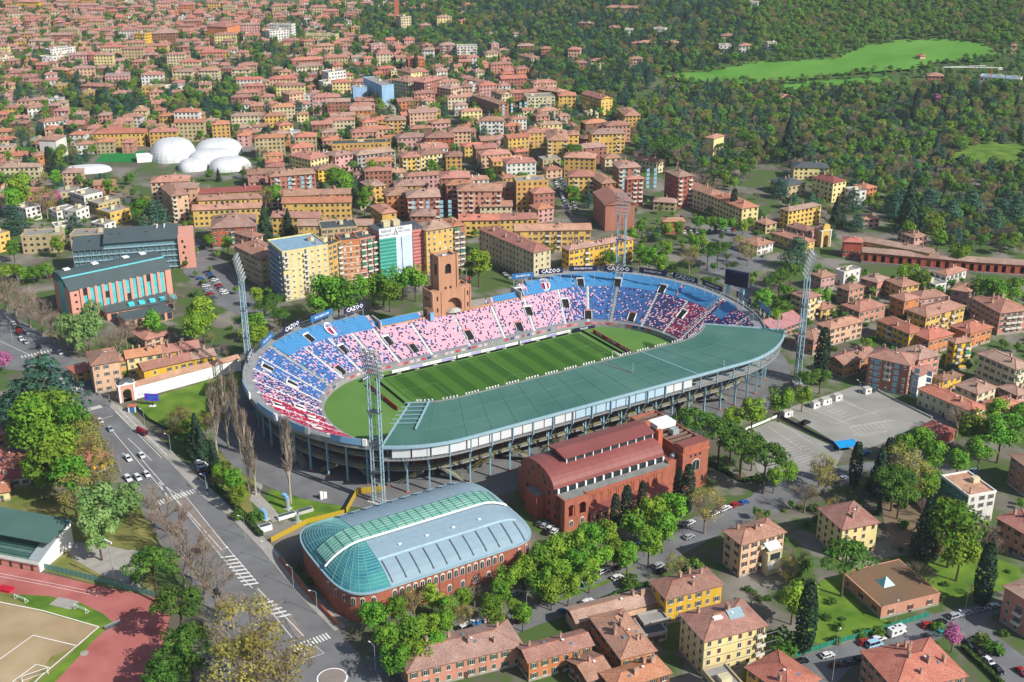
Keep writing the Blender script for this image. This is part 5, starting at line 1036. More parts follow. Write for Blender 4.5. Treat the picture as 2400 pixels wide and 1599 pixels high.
# ---- block wrapped in scaffold sheeting
loc, rz, w, d = frame(q(600,400,1120,548), q(600,400,1422,502), 30, 15)
o = thing('scaffolded_block', 'tall block wrapped in green netting and white sheet with banner', 'apartment block', loc, rz)
MB().box(0, w, 0, d, 0, 28.5).build('wall', WALL['salmon'], o); MB().box(0, w, 0, d, 28.5, 28.9).build('roof', mt_slate, o)
MB().box(.1, w*.5, -1.4, -1.25, 1, 25).build('green_netting', stripes('scaffold_green', '#2f8a7a', '#5fae9e', 2.1, 2, .6, .8), o); MB().box(w*.5+.05, w-.05, -1.5, -1.3, 1.5, 25).build('white_sheet', M('scaffold_white', '#c3d3e2', .7, .07, .2), o); MB().box(0, w, -1.55, -1.4, 25.05, 31).build('banner', M('banner_white', '#d9dde0', .7), o)
t = MB()
for i in range(9): t.bar((i*w/8, -1.15, 0), (i*w/8, -1.15, 30), .07, 4)
for k in range(14): t.bar((0, -1.15, 2+k*2), (w, -1.15, 2+k*2), .06, 4)
t.build('scaffold', mt_steel, o)
for s_, x, z, sz in (('RENSE', .22, 29.0, 2.2), ('PROGETTO', .22, 26.8, 1.7), ('R&C', .66, 29.8, 2.0), ('ANTARES', .76, 27.9, 1.7)): stext(s_, sz, M('banner_ink', '#53606a'), o, (w*x, -1.58, z), (pi/2, 0, 0), bold=.03)
t = MB(); t.bar((w*.44,-1.6,26.6), (w*.5,-1.6,30.2), .16); t.bar((w*.5,-1.6,30.2), (w*.56,-1.6,26.6), .16); t.bar((w*.43,-1.6,26.6), (w*.57,-1.6,26.6), .16); t.bar((w*.47,-1.6,27), (w*.5,-1.6,28.6), .12); t.bar((w*.5,-1.6,28.6), (w*.53,-1.6,27), .12); t.build('triangle_mark', M('banner_ink', '#53606a'), o)
t = MB(); t.bar((w*.66,-1.56,24.5), (w*.675,-1.56,17), .2); t.bar((w*.675,-1.56,17), (w*.68,-1.56,9), .12); t.bar((w*.68,-1.56,9), (w*.685,-1.56,5), .22); t.build('sheet_gap', mt_dark, o)
for x in (w*.3, w*.6): MB().box(x, x+4, d*.4, d*.7, 28.9, 32).build('stair_cabin', WALL['cream'], o)
loc, rz, w, d = frame(q(600,400,1428,520), q(600,400,1558,500), 29, 15)
o = thing('scaffolded_block', 'narrow block behind red scaffold netting beside the yellow tall block', 'apartment block', loc, rz)
MB().box(0, w, 0, d, 0, 27.5).build('wall', WALL['salmon'], o); MB().box(.05, w-.05, -1.3, -1.2, 2, 27).build('red_netting', stripes('scaffold_red', '#a8595a', '#c98880', 2.1, 2, .55, .8), o); MB().box(-.1, w+.1, -.2, d, 27.5, 27.9).build('roof', mt_slate, o)
t = MB()
for i in range(5): t.bar((i*w/4, -1.0, 0), (i*w/4, -1.0, 30), .08, 4)
t.build('scaffold', mt_steel, o)
# condo: stacked balconies on the shaded flank
for o in [x for x in THINGS if x.get('label', '').startswith('pale yellow nine')]:
    for f in range(1, 9):
        for k in range(5): MB().box(-1.3, -.02, 1.5+k*4.2, 4.8+k*4.2, f*3.1, f*3.1+1.0).build('balcony', M('grey_balcony', '#8d98a6'), o)
    MB().box(-.06, -.005, 0, 21, 0, 27.9).build('flank_cladding', M('blue_grey_wall', '#8794a4'), o)
for o in [x for x in THINGS if x.get('label', '').startswith('orange eight')]:
    for f in range(8): MB().box(-.02, 14.4, -.14, -.01, f*3.25-.1, f*3.25+.25).build('string_course', mt_frame, o)
for o in [x for x in THINGS if x.get('label', '').startswith('brick five-storey')]:
    for f in range(5):
        for x in (3, 12, 21, 26.5): MB().box(x, x+2.2, -.16, -.12, f*3+.4, f*3+2.7).build('blue_panel', M('pale_blue_panel', '#8fb6c4'), o)
for o in [x for x in THINGS if x.get('label', '').startswith('large pale yellow')]:
    t = MB(); t.hexa([(11,4,14.2),(16,4,14.2),(16,7,15.2),(11,7,15.2)], [(11,4,15.0),(16,4,15.0),(16,7,16.6),(11,7,16.6)]); t.build('solar_panel', M('solar_glass', '#8fa6ae', .15, spec=.5), o); MB().box(6, 9, 5, 6.5, 14.6, 15.8).build('rooftop_box', mt_white, o)
    for z in (3.3, 6.5, 9.7): MB().box(-.06, 26, -.06, 0, z, z+.18).build('string_course', mt_concd, o); MB().box(-.06, 0, 0, 16, z, z+.18).build('string_course', mt_concd, o)
for o in [x for x in THINGS if x.get('label', '').startswith('peach four-storey house with white')]:
    MB().box(9, 15, -3.2, -.05, 0, 8.6).build('terrace_wing', WALL['cream'], o); MB().hexa([(9.2,-3.4,9.8),(14.6,-3.4,9.8),(14.6,-.1,11),(9.2,-.1,11)], [(9.2,-3.4,9.9),(14.6,-3.4,9.9),(14.6,-.1,11.1),(9.2,-.1,11.1)]).build('awning', mt_white, o); MB().box(9.4, 14.4, -3.25, -3.18, 2, 5).build('sun_blind', mt_white, o); MB().box(10, 14, -3.28, -3.2, 5.8, 8.2).build('loggia', mt_glass, o)
# ---- white air domes
def dome(u, v, rx, ry, h, label, n=28, m=10, ang=.3):
    x, y = W(u, v); o = thing('air_dome', label, 'dome', (x, y, 0), ang, 'white air domes'); claim(x-rx, y-ry, 0, 2*rx, 2*ry); t = MB()
    def pt(i, j): a = 2*pi*i/n; e = pi/2*j/m; s_ = lambda c, p: math.copysign(abs(c)**p, c); return (rx*s_(cos(a), .8)*cos(e)**.7, ry*s_(sin(a), .8)*cos(e)**.7, h*sin(e)**.9)
    for i in range(n):
        for j in range(m):
            if j < m-1: t.poly([pt(i, j), pt(i+1, j), pt(i+1, j+1), pt(i, j+1)])
            else: t.poly([pt(i, j), pt(i+1, j), (0, 0, h)])
    s = t.build('membrane', M('white_membrane', '#cfd2d4', .5, .03, .2), o)
    for f in s.data.polygons: f.use_smooth = True
    t = MB()
    for k in range(4):
        i = 7*k
        for j in range(m-1): t.bar(pt(i, j), pt(i, j+1), .12, 4)
    t.build('cable', mt_steel, o)
dome(407, 368, 18, 22, 14.5, 'largest white air dome beside the green sports field'); dome(514, 358, 19, 18, 11, 'rearmost grey-white air dome of the cluster'); dome(499, 376, 19, 14, 9, 'middle white air dome with cable lines'); dome(540, 394, 16, 14, 8.5, 'front right white air dome near tiled roofs'); dome(452, 395, 11, 12, 7.5, 'small front white air dome left of the front right one'); dome(198, 402, 20, 10, 4.5, 'low long white air dome left of the sports field')
loc, rz, w, d = frame(q(0,0,1255,1440), q(0,0,1465,1425), 5, 10)
o = thing('white_shed', 'flat white changing shed attached to the largest air dome', 'shed', loc, rz); MB().box(0, w, 0, d, 0, 4.8).build('wall', mt_white, o); MB().box(-.3, w+.3, -.3, d+.3, 4.8, 5.1).build('roof', mt_white, o)
# ---- white boundary wall with tile coping, and its arched gate
A, B = W(313, 937), W(566, 868); l = sqrt((B[0]-A[0])**2 + (B[1]-A[1])**2)
o = thing('boundary_wall', 'long white wall with tile coping beside the bright lawn', 'wall', (*A, 0), atan2(B[1]-A[1], B[0]-A[0]))
MB().box(0, l, 0, .8, 0, 6.0).build('wall', mt_white, o); t = MB(); t.hexa([(-.2,-.5,6.0),(l,-.5,6.0),(l,2.4,6.0),(-.2,2.4,6.0)], [(-.2,-.5,6.15),(l,-.5,6.15),(l,2.4,7.5),(-.2,2.4,7.5)]); t.build('coping', TILES[0], o)
t = MB(); rs2 = random.Random(5)
for k in range(7): x = 1.2+k*1.0; t.bar((x, -.04, .8), (x+rs2.uniform(-.4, .5), -.04, 2.2), .07, 4); t.bar((x, -.04, rs2.uniform(.8, 2.2)), (x+.6, -.04, rs2.uniform(.8, 2.2)), .07, 4)
t.build('graffiti', mt_steeld, o)
gx, gyy = W(282, 945); a = atan2(B[1]-A[1], B[0]-A[0]); o = thing('arched_gate', 'pink arched gateway with white pediment at the end of the white wall', 'gate', (gx, gyy, 0), a - .12)
arch_wall(-.2, 7.2, 0, 8.0, 3.5, 1.9, 4.2, 0, 3.2, mt_pinkpan, 'gate_body', o); MB().box(-.6, 7.6, -.4, 3.6, 8.0, 8.6).build('cornice', mt_white, o); MB().hexa([(-.3,-.3,8.6),(7.3,-.3,8.6),(7.3,3.5,8.6),(-.3,3.5,8.6)], [(1.2,.4,10.2),(5.8,.4,10.2),(5.8,2.8,10.2),(1.2,2.8,10.2)]).build('roof', mt_slate, o); t = MB(); t.poly([(.4,-.45,8.0),(6.6,-.45,8.0),(3.5,-.45,9.4)]); t.build('pediment', mt_white, o)
for x in (.3, 6.7): MB().box(x-.4, x+.4, -.3, 0, 0, 8).build('pilaster', mt_white, o)
# ---- portico climbing to the right
PTS = [(2018,616),(2078,621),(2140,627),(2208,633),(2285,640),(2360,645),(2450,650)]
o = thing('arcade', 'long rust red arcade of round arches below the wooded hill', 'arcade', (*W(*PTS[0]), 0)); ox_, oy_ = W(*PTS[0])
PW = [W(*p) for p in PTS]
for i in range(len(PW)-1):
    (x0, y0), (x1, y1) = PW[i], PW[i+1]; l = sqrt((x1-x0)**2 + (y1-y0)**2); n = max(1, round(l/4.8)); a = atan2(y1-y0, x1-x0); claim(x0, y0, a, l, 6)
    for k in range(n):
        f = k/n; by = obj('bay', None, o, (x0-ox_+(x1-x0)*f, y0-oy_+(y1-y0)*f, 0), a); wdt = l/n
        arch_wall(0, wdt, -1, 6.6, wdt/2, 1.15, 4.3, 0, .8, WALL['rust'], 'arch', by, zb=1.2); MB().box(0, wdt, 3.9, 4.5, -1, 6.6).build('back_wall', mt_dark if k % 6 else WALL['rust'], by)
    t = MB(); t.hexa([(-.2,-.7,6.6),(l+.2,-.7,6.6),(l+.2,5.2,6.6),(-.2,5.2,6.6)], [(-.2,-.7,6.75),(l+.2,-.7,6.75),(l+.2,5.2,8.3),(-.2,5.2,8.3)]); t.build('roof', TILES[3], o, (x0-ox_, y0-oy_, 0), a); MB().box(-.1, l+.1, -.5, 0, -1, 1.0).build('parapet', mt_concd, o, (x0-ox_, y0-oy_, 0), a)
bld(q(1800,400,872,650), q(1800,400,1490,762), 8.8, 9, 'yellow', 'gable', fl=2, win='plain', sh=3, nch=3, label='long yellow upper storey set above the rust red arcade')
bld(q(1800,400,700,655), q(1800,400,866,664), 10, 9, 'rust', 'hip', fl=1, label='rust red corner pavilion at the start of the arcade', nch=0)
gx, gyy = W(1934, 579); o = thing('gate_chapel', 'yellow baroque gate with arch and curved gable near arcade', 'gate', (gx, gyy, 0), .35); claim(gx-4, gyy-2, .35, 9, 8)
arch_wall(-3.6, 3.6, 0, 10.5, 0, 1.7, 5.8, 0, 4, WALL['yellow'], 'gate_body', o); n = 10; t = MB(); G = [(-2.4,10.5)] + [(-2.4*cos(pi*i/n), 12.6+2.0*sin(pi*i/n)) for i in range(n+1)] + [(2.4,10.5)]; t.hexa([(x, .2, z) for x, z in G], [(x, 1.4, z) for x, z in G]); t.build('curved_gable', WALL['yellow'], o); MB().box(-4, 4, -.3, 4.2, 10.3, 10.7).build('cornice', mt_frame, o)
for x in (-3.1, 3.1): MB().box(x-.4, x+.4, -.3, 0, 0, 10.3).build('pilaster', mt_frame, o)
MB().hexa([(-3.8,1.5,10.7),(3.8,1.5,10.7),(3.8,8,10.7),(-3.8,8,10.7)], [(-.2,2.5,12.6),(.2,2.5,12.6),(.2,7,12.6),(-.2,7,12.6)]).build('roof', TILES[3], o); MB().box(-3.6, 3.6, 4, 7.8, 0, 10.7).build('nave', WALL['salmon'], o)
# ---- small grandstand with green roof
loc, rz, w, d = frame(q(0,1199,-330,130), q(0,1199,440,272), 8.5, q(0,1199,-180,0))
d = 13.0; o = thing('grandstand', 'small grandstand with green roof and white side wall beside running track', 'grandstand', loc, rz)
t = MB(); t.hexa([(-1,-1,8.1),(w+1,-1,8.1),(w+1,d,9.4),(-1,d,9.4)], [(-1,-1,8.4),(w+1,-1,8.4),(w+1,d,9.7),(-1,d,9.7)]); t.build('roof', mt_grnmetal, o)
for k in range(9): MB().box(0, w-.4, -5+k*1.45, -5+(k+1)*1.45, 0, 2.9+k*.46).build('seat_row', M('green_bench', '#3f5f58', .7) if k % 2 else M('green_bench_pale', '#57786f', .7), o)
MB().box(0, w, -6.4, -5, 0, 2.9).build('changing_rooms', mt_pinkpan, o); MB().box(-.2, w+.3, -6.9, -5.0, 2.9, 3.2).build('walkway', mt_conc, o)
for i in range(8): MB().box(1+i*w/8, 2+i*w/8, -6.5, -6.4, 0, 2.1).build('door', SHUT[1], o)
t = MB(); t.hexa([(w,-6.4,0),(w+.4,-6.4,0),(w+.4,d-1,0),(w,d-1,0)], [(w,-6.4,3.4),(w+.4,-6.4,3.4),(w+.4,d-1,9.2),(w,d-1,9.2)]); t.build('side_wall', mt_white, o); t = MB(); t.hexa([(w-5,-5,3.0),(w,-5,3.0),(w,6,6.4),(w-5,6,6.4)], [(w-5,-5,3.5),(w,-5,3.5),(w,6,7.2),(w-5,6,7.2)]); t.build('end_bank', mt_steel, o); MB().box(0, w, d-1.2, d-.8, 0, 9.2).build('back_wall', mt_white, o)
for i in range(6): MB().bar((2+i*w/5.6, d-1.5, 4), (2+i*w/5.6, 1, 8.2), .14).build('roof_truss', mt_white, o)
# ---- nursery school with pyramid rooflight
o = bld(q(1800,1199,1045,885), q(1800,1199,1580,755), 4.4, q(1800,1199,690,560), 'salmon', 'flat', fl=1, deck=M('brown_deck', '#6f5d4c', .95, .15, .08, col2='#7d6248'), parapet=.2, nch=0, name='nursery_school', cat='school', label='low salmon nursery school with flat brown roof and glass pyramid', sp=7)
w_, d_ = W(*q(1800,1199,1580,755), 4.4), W(*q(1800,1199,690,560), 4.4)
for c in [c for c in o.children if c.name.startswith('roof')]:
    for k in list(c.children): bpy.data.objects.remove(k)
t = MB(); t.poly([(-2.2,-2.2,0),(2.2,-2.2,0),(0,0,2.6)]); t.poly([(2.2,-2.2,0),(2.2,2.2,0),(0,0,2.6)]); t.poly([(2.2,2.2,0),(-2.2,2.2,0),(0,0,2.6)]); t.poly([(-2.2,2.2,0),(-2.2,-2.2,0),(0,0,2.6)]); t.build('pyramid_rooflight', M('pyramid_glass', '#7fc4cc', .12, spec=.6), o, (9.5, 11, 4.55))
# ---- far brick chimney tower, crane
x, y = W(931, 62); o = thing('brick_chimney', 'very tall square brick tower rising in the far trees', 'tower', (x, y, T(x, y)), .1); MB().box(-3, 3, -3, 3, -2, 42).build('shaft', mt_brick, o); MB().box(-3.3, 3.3, -3.3, 3.3, 42, 43.5).build('cap', mt_brick, o)
x, y = W(2319, 200); z = T(x, y); o = thing('tower_crane', 'orange tower crane with long white jib beside the meadow', 'crane', (x, y, z), .05); t = MB(); t.bar((-.7,0,0), (-.7,0,16), .25); t.bar((.7,0,0), (.7,0,16), .25)
for k in range(8): t.bar((-.7,0,k*2), (.7,0,k*2+2), .15)
t.build('mast', M('crane_orange', '#c8662a'), o); t = MB(); t.bar((-48,0,17.5), (10,0,16.5), .3); t.bar((-48,0,17.5), (-6,0,18.8), .25)
for k in range(14): t.bar((-46+k*3.4,0,17.5), (-44.3+k*3.4,0,18.2), .15)
t.build('jib', mt_white, o); MB().box(6, 10, -1, 1, 14.5, 16.4).build('counterweight', mt_conc, o)
# ================================================================ INFILL HOUSES OF THE FAR CITY
rf = random.Random(21)
STREETS = [[(655,470),(700,300),(722,225),(738,225),(712,330),(690,470)], [(1085,470),(1075,370),(1040,260),(1060,255),(1100,350),(1120,470)], [(1290,560),(1240,400),(1215,300),(1236,298),(1268,390),(1350,540)], [(640,300),(1000,215),(1000,225),(640,315)], [(0,262),(330,250),(330,258),(0,272)]]
KEEP = [[(205,395),(240,345),(600,330),(600,410),(420,430),(180,420)]]
CITY = [(-150,2),(1120,2),(1170,100),(1230,190),(1300,215),(1480,255),(1480,330),(1400,385),(1270,420),(1240,470),(600,470),(600,425),(330,430),(205,465),(130,480),(-150,470)]
GREEN = [[(830,15),(1110,5),(1160,95),(1130,150),(1060,120),(960,100),(880,95)], [(150,205),(320,195),(330,260),(240,280),(160,262)], [(370,225),(560,200),(560,265),(400,270)], [(590,100),(700,120),(640,190),(560,180)]]
fillW = ['salmon', 'peach', 'cream', 'yellow', 'ochre', 'pink', 'white', 'brick', 'orange', 'beige', 'paleyellow', 'brown']; fwt = [2.4, 2.6, 3, 1.4, 1.2, 2, 2.6, 1.8, .7, 2.4, 1.3, 1]
regrid()
cand = []
def try_house(x, y, rz, w, d, h):
    c, s = cos(rz), sin(rz); X, Y = x - (w/2)*c + (d/2)*s, y - (w/2)*s - (d/2)*c
    for a in (-.0, .5, 1.0):
        for b in (0, .5, 1.0):
            if blocked(X + c*w*a - s*d*b, Y + s*w*a + c*d*b, 1.0): return None
    f = (X, Y, c, s, w, d); FOOT.append(f)
    for i in range(int(floor((x-w)/40)), int(floor((x+w)/40))+1):
        for j in range(int(floor((y-w)/40)), int(floor((y+w)/40))+1): GRID.setdefault((i, j), []).append(f)
    return X, Y
yy = 690.0
while yy < 2080:
    xx = -900.0
    while xx < 420:
        x, y = xx + rf.uniform(-4, 4), yy + rf.uniform(-4, 4); step = rf.uniform(15, 21) if y < 1300 else rf.uniform(16, 24)
        xx += step
        u, v = PX(x, y, T(x, y) + 5)
        if not inpoly(u, v, CITY) or any(inpoly(u, v, P) for P in STREETS + KEEP): continue
        gr_ = any(inpoly(u, v, P) for P in GREEN)
        if rf.random() < (.86 if gr_ else (.1 if v < 110 and u < 620 else (.06 if 560 < u < 1290 and 200 < v < 480 else .36))): continue
        rz = radians(6 if u < 600 else (10 if u < 900 else 16)) + rf.gauss(0, .05) + (pi/2 if rf.random() < .0 else 0)
        mid = 560 < u < 1290 and 200 < v < 480; big = rf.random() < (.5 if mid else .1); w = rf.uniform(9, 15) if not big else rf.uniform(17, 28); d = rf.uniform(9, 13); h = rf.choice((5.8, 6.2, 6.5, 6.8, 8.6, 9.2, 9.5)) if not big else rf.choice((9.5, 12.5, 13, 16))
        q_ = try_house(x, y, rz, w, d, h)
        if q_: cand.append((q_[0], q_[1], rz, w, d, h, rf.choices(fillW, fwt)[0], rf.choices(('hip', 'gable', 'flat'), (7, 2.2, .7))[0]))
    yy += rf.uniform(17, 23) if yy < 1300 else rf.uniform(19, 25)
cand.sort(key=lambda c: c[0]**2 + c[1]**2)
FM = [WALL[k] for k in fillW]; FT = TILES
def fill_geo(t, X, Y, Z, rz, w, d, h, wall, roof, wi, ti, gi, shi, decki, split=False):
    c, s = cos(rz), sin(rz); g = MB(); g.box(0, w, 0, d, -4, h, wi)
    r = MB()
    if roof == 'flat': r.box(-.1, w+.1, -.1, d+.1, h, h+.6, wi, decki); r.box(w*.4, w*.6, d*.4, d*.7, h+.6, h+2.4, wi)
    else:
        k, (R1, R2, rh) = roof_geo(w, d, h, roof, .6); r = k; r.m = [ti if m == 0 else (wi if m == 1 else ti) for m in r.m]
        for _ in range(2): x, y = rf.uniform(.2, .8)*w, rf.uniform(.25, .75)*d; r.box(x-.45, x+.45, y-.4, y+.4, h, h+1.6+rh*.8, wi)
    wn = MB(); fl = max(1, round(h/3.2)); fh = h/fl
    for f in range(fl):
        for i in range(max(1, int(w/3.2))):
            x = (i+.5)*w/max(1, int(w/3.2)); z = f*fh+.9; wn.poly([(x-.75, -.06, z), (x+.75, -.06, z), (x+.75, -.06, z+1.6), (x-.75, -.06, z+1.6)], gi if rf.random() < .55 else shi)
        for i in range(max(1, int(d/3.6))):
            y = (i+.5)*d/max(1, int(d/3.6)); z = f*fh+.9
            for x0 in (-.06, w+.06): wn.poly([(x0, y-.7, z), (x0, y+.7, z), (x0, y+.7, z+1.6), (x0, y-.7, z+1.6)], gi if rf.random() < .55 else shi)
    if split: return g, r, wn
    for m in (g, r, wn):
        k0 = len(t.v); t.v += [(X + c*x - s*y, Y + s*x + c*y, Z + z) for x, y, z in m.v]; t.f += [tuple(k0+i for i in f) for f in m.f]; t.m += m.m
NI = 165
for X, Y, rz, w, d, h, wl, ro in cand[:NI]:
    fl = max(1, round(h/3.2)); cat = 'apartment block' if fl >= 4 else 'house'; o = thing(cat.replace(' ', '_'), f'{WORD.get(wl, wl)} {NUMW[fl]}-storey {cat} with {dict(hip="hipped tile", gable="gabled tile", flat="flat")[ro]} roof', cat, (X, Y, T(X, Y)), rz, 'houses and apartment blocks')
    g, r, wn = fill_geo(None, 0, 0, 0, 0, w, d, h, wl, ro, 0, 1, 0, 1, 2, True)
    g.build('wall', WALL[wl], o); r.build('roof', [WALL[wl], rf.choice(TILES), mt_deck], o); stuff(wn.build('windows', [mt_glass, SHUT[rf.randrange(3)]], o))
t = MB(); FL = FM + FT + [mt_glass, SHUT[1], mt_deck]
for X, Y, rz, w, d, h, wl, ro in cand[NI:]: fill_geo(t, X, Y, T(X, Y), rz, w, d, h, wl, ro, fillW.index(wl), len(FM)+rf.randrange(5), len(FM)+5, len(FM)+6, len(FM)+7)
o = t.build('far_houses', FL); tag(o, 'mass of tiled houses of the distant city at upper left', 'houses', kind='stuff')

# ================================================================ TREES
rt = random.Random(5)
LEAF = dict(lime=leafm('leaf_fresh', '#487a20', '#7fa634', .3), forest=leafm('leaf_forest', '#47742e', '#769c46', .3), pine=leafm('needle_pine', '#375f24', '#5f8430', .14), cedar=leafm('needle_cedar', '#305646', '#527a62', .22), cypress=leafm('leaf_cypress', '#20352a', '#314a34', .15), fir=leafm('needle_fir', '#263d2c', '#3d5740', .2), bud=leafm('leaf_bud', '#80803c', '#a8a250', .22), willow=leafm('leaf_willow', '#5f8540', '#8fab6a', .15), blossom=leafm('blossom_pink', '#a8568c', '#c87fae', .1), shrub=leafm('leaf_shrub', '#3b6320', '#5f8430'))
mt_bark = M('bark', '#5a4a3c', .95, .2, 1.0, .15); mt_barkg = M('bark_grey', '#8a7d6e', .95, .2, 1.0, .15); mt_barkw = M('bark_pale', '#aba390', .95, .15, 1.0, .12); mt_twig = M('twigs', '#8c7c6c', .95, .2, .6, .2)
def rdir():
    while 1:
        v = Vector((rt.uniform(-1, 1), rt.uniform(-1, 1), rt.uniform(-1, 1)))
        if .05 < v.length < 1: return v.normalized()
def leaf(t, p, n, s, m=0):
    n = (n + rdir()*.55).normalized(); a = n.cross(rdir()).normalized()*s; b = n.cross(a)*rt.uniform(.7, 1.1)
    t.poly([p-a-b*.6, p+a*.2-b, p+a+b*.5, p-a*.3+b], m)
def clump(t, c, r, k, s, fz=1.0, up=.25):
    c = Vector(c)
    for _ in range(k):
        d = rdir()
        if d.z < -.35: d.z *= -.6
        p = c + Vector((d.x*r, d.y*r, d.z*r*fz))*rt.uniform(.72, 1.08); leaf(t, p, Vector((d.x, d.y, d.z/max(fz, .4) + up)), s*rt.uniform(.7, 1.2))
def trunk(h, r, br=(), mat=None):
    t = MB(); t.bar((0,0,-.4), (rt.uniform(-.15,.15), rt.uniform(-.15,.15), h*.55), r, 7, 0, r*.75); t.bar((0,0,h*.5), (rt.uniform(-.2,.2), rt.uniform(-.2,.2), h), r*.78, 6, 0, r*.4)
    for a, z0, l, zz in br: t.bar((0,0,z0), (l*cos(a), l*sin(a), zz), r*.45, 5, 0, r*.15)
    return t
def limbs(z0, n, l, dz): return [(2*pi*i/n + rt.uniform(-.4, .4), z0 + rt.uniform(0, 1), l*rt.uniform(.7, 1.1), z0 + dz*rt.uniform(.6, 1.2)) for i in range(n)]
def branches(t, p, d, l, r, lev, spread, up, mtw=1):
    e = p + d*l; t.bar(p, e, r, 4 if lev > 1 else 3, 0, r*.6)
    if lev == 0:
        for _ in range(5): q = p.lerp(e, rt.uniform(.2, 1)); w_ = (d + rdir()*.8 + Vector((0,0,up*.5))).normalized()*rt.uniform(.5, 1.0); s_ = w_.cross(rdir()).normalized()*.022; t.poly([q-s_, q+s_, q+w_], mtw)
        return
    for _ in range(4 if lev > 1 else 3): q = p.lerp(e, rt.uniform(.45, 1.0)); branches(t, q, (d + rdir()*spread + Vector((0,0,up))).normalized(), l*rt.uniform(.6, .8), r*.55, lev-1, spread, up, mtw)
def make(sp):                                            # every kind is drawn 10 m tall, then scaled
    t = MB(); tr = None
    if sp in ('lime', 'forest', 'willow', 'blossom'):
        tr = trunk(6.5, .2, limbs(3.2, 6, 2.2, 3.2)); zc, rx, rz_ = (6.1, 2.6, 2.75) if sp != 'willow' else (5.9, 2.7, 2.9)
        for i in range(24):
            d = rdir(); k = rt.uniform(.55, 1.05); c = (d.x*rx*k, d.y*rx*k, zc + d.z*rz_*k + .3); clump(t, c, rt.uniform(1.0, 1.5), 74, .25)
        R, zc = 3.9, 6.2
    elif sp == 'pine':
        tr = trunk(7.4, .24, limbs(4.6, 6, 2.8, 3.0))
        for i in range(26):
            a, q = rt.uniform(0, 2*pi), sqrt(rt.random())*3.4; clump(t, (q*cos(a), q*sin(a), 8.5 - .13*q*q + rt.uniform(-.5, .3)), rt.uniform(1.0, 1.35), 74, .22, .75)
        R, zc = 4.4, 7.9
    elif sp == 'cedar':
        tr = trunk(9.6, .28)
        for L in range(8):
            z = 2.0 + L*1.0; rr = 4.3*(1-(L/8.4)**1.3) + .35
            for i in range(max(3, int(8-L*.7))): a = 2*pi*i/max(3, int(8-L*.7)) + rt.uniform(-.5, .5); q = rr*rt.uniform(.35, .82); clump(t, (q*cos(a), q*sin(a), z + rt.uniform(-.35, .35)), rr*.42 + .35, 40, .27, .28, .8)
        R, zc = 4.4, 5.0
    elif sp == 'cypress':
        tr = trunk(3, .2)
        for i in range(1100): z = rt.uniform(.05, 1); a = rt.uniform(0, 2*pi); q = 1.05*(sin(pi*min(1, z*.82+.1))**.6)*rt.uniform(.8, 1.05); leaf(t, Vector((q*cos(a), q*sin(a), .5 + 9.5*z)), Vector((cos(a), sin(a), .25)), .19)
        R, zc = 1.1, 5.2
    elif sp == 'fir':
        tr = trunk(9, .2)
        for i in range(1200): z = rt.random()**1.3; a = rt.uniform(0, 2*pi); q = (2.5*(1-z)**.85 + .12)*rt.uniform(.6, 1.06)*(.85 + .15*sin(a*5 + z*20)); leaf(t, Vector((q*cos(a), q*sin(a), 1.0 + 9*z - .12*q)), Vector((cos(a), sin(a), .5)), .28)
        R, zc = 2.5, 4.6
    elif sp in ('bare', 'bud'):
        tr = MB(); tr.bar((0,0,-.4), (0,0,3.2), .24, 7, 0, .18)
        for i in range(7): a = 2*pi*i/7 + rt.uniform(-.3, .3); branches(tr, Vector((0,0,rt.uniform(2.2, 3.4))), Vector((cos(a)*.75, sin(a)*.75, rt.uniform(.7, 1.5))).normalized(), 2.5, .11, 3 if i % 2 else 2, .6, .2)
        if sp == 'bud':
            for i in range(22): d = rdir(); clump(t, (d.x*2.8, d.y*2.8, 6.3 + d.z*2.7), 1.2, 56, .13)
        R, zc = 4.0, 6.2
    elif sp == 'poplar':
        tr = MB(); tr.bar((0,0,-.4), (0,0,9.2), .17, 6, 0, .05)
        for i in range(26): a = rt.uniform(0, 2*pi); z = rt.uniform(1.6, 7.2); branches(tr, Vector((0,0,z)), Vector((cos(a)*.3, sin(a)*.3, 1)).normalized(), rt.uniform(1.0, 1.9)*(1.2-z*.06), .05, 2 if i % 2 else 1, .28, .6)
        R, zc = 1.2, 5.5
    elif sp == 'shrub':
        tr = trunk(1.5, .2)
        for i in range(10): d = rdir(); clump(t, (d.x*2.2, d.y*2.2, 2.0 + d.z*1.3), 1.5, 46, .4)
        R, zc = 3.6, 2.2
    bark = {'poplar': mt_barkw, 'bare': mt_barkg, 'bud': mt_barkg}.get(sp, mt_bark)
    tm = tr.data('trunk', [bark, mt_twig]); cm = t.data('crown', [LEAF[sp]]) if t.f else None
    j = MB(); j.v = tr.v + t.v; j.f = tr.f + [tuple(i+len(tr.v) for i in f) for f in t.f]; j.m = [m for m in tr.m] + [2]*len(t.f)
    return tm, cm, j.data('tree_' + sp, [bark, mt_twig] + ([LEAF[sp]] if t.f else [])), R, zc
KIT = {sp: [make(sp) for _ in range(2 if sp in ('poplar', 'bare', 'blossom', 'shrub', 'willow', 'cypress') else 3)] for sp in ('lime', 'forest', 'willow', 'blossom', 'pine', 'cedar', 'cypress', 'fir', 'bare', 'bud', 'poplar', 'shrub')}
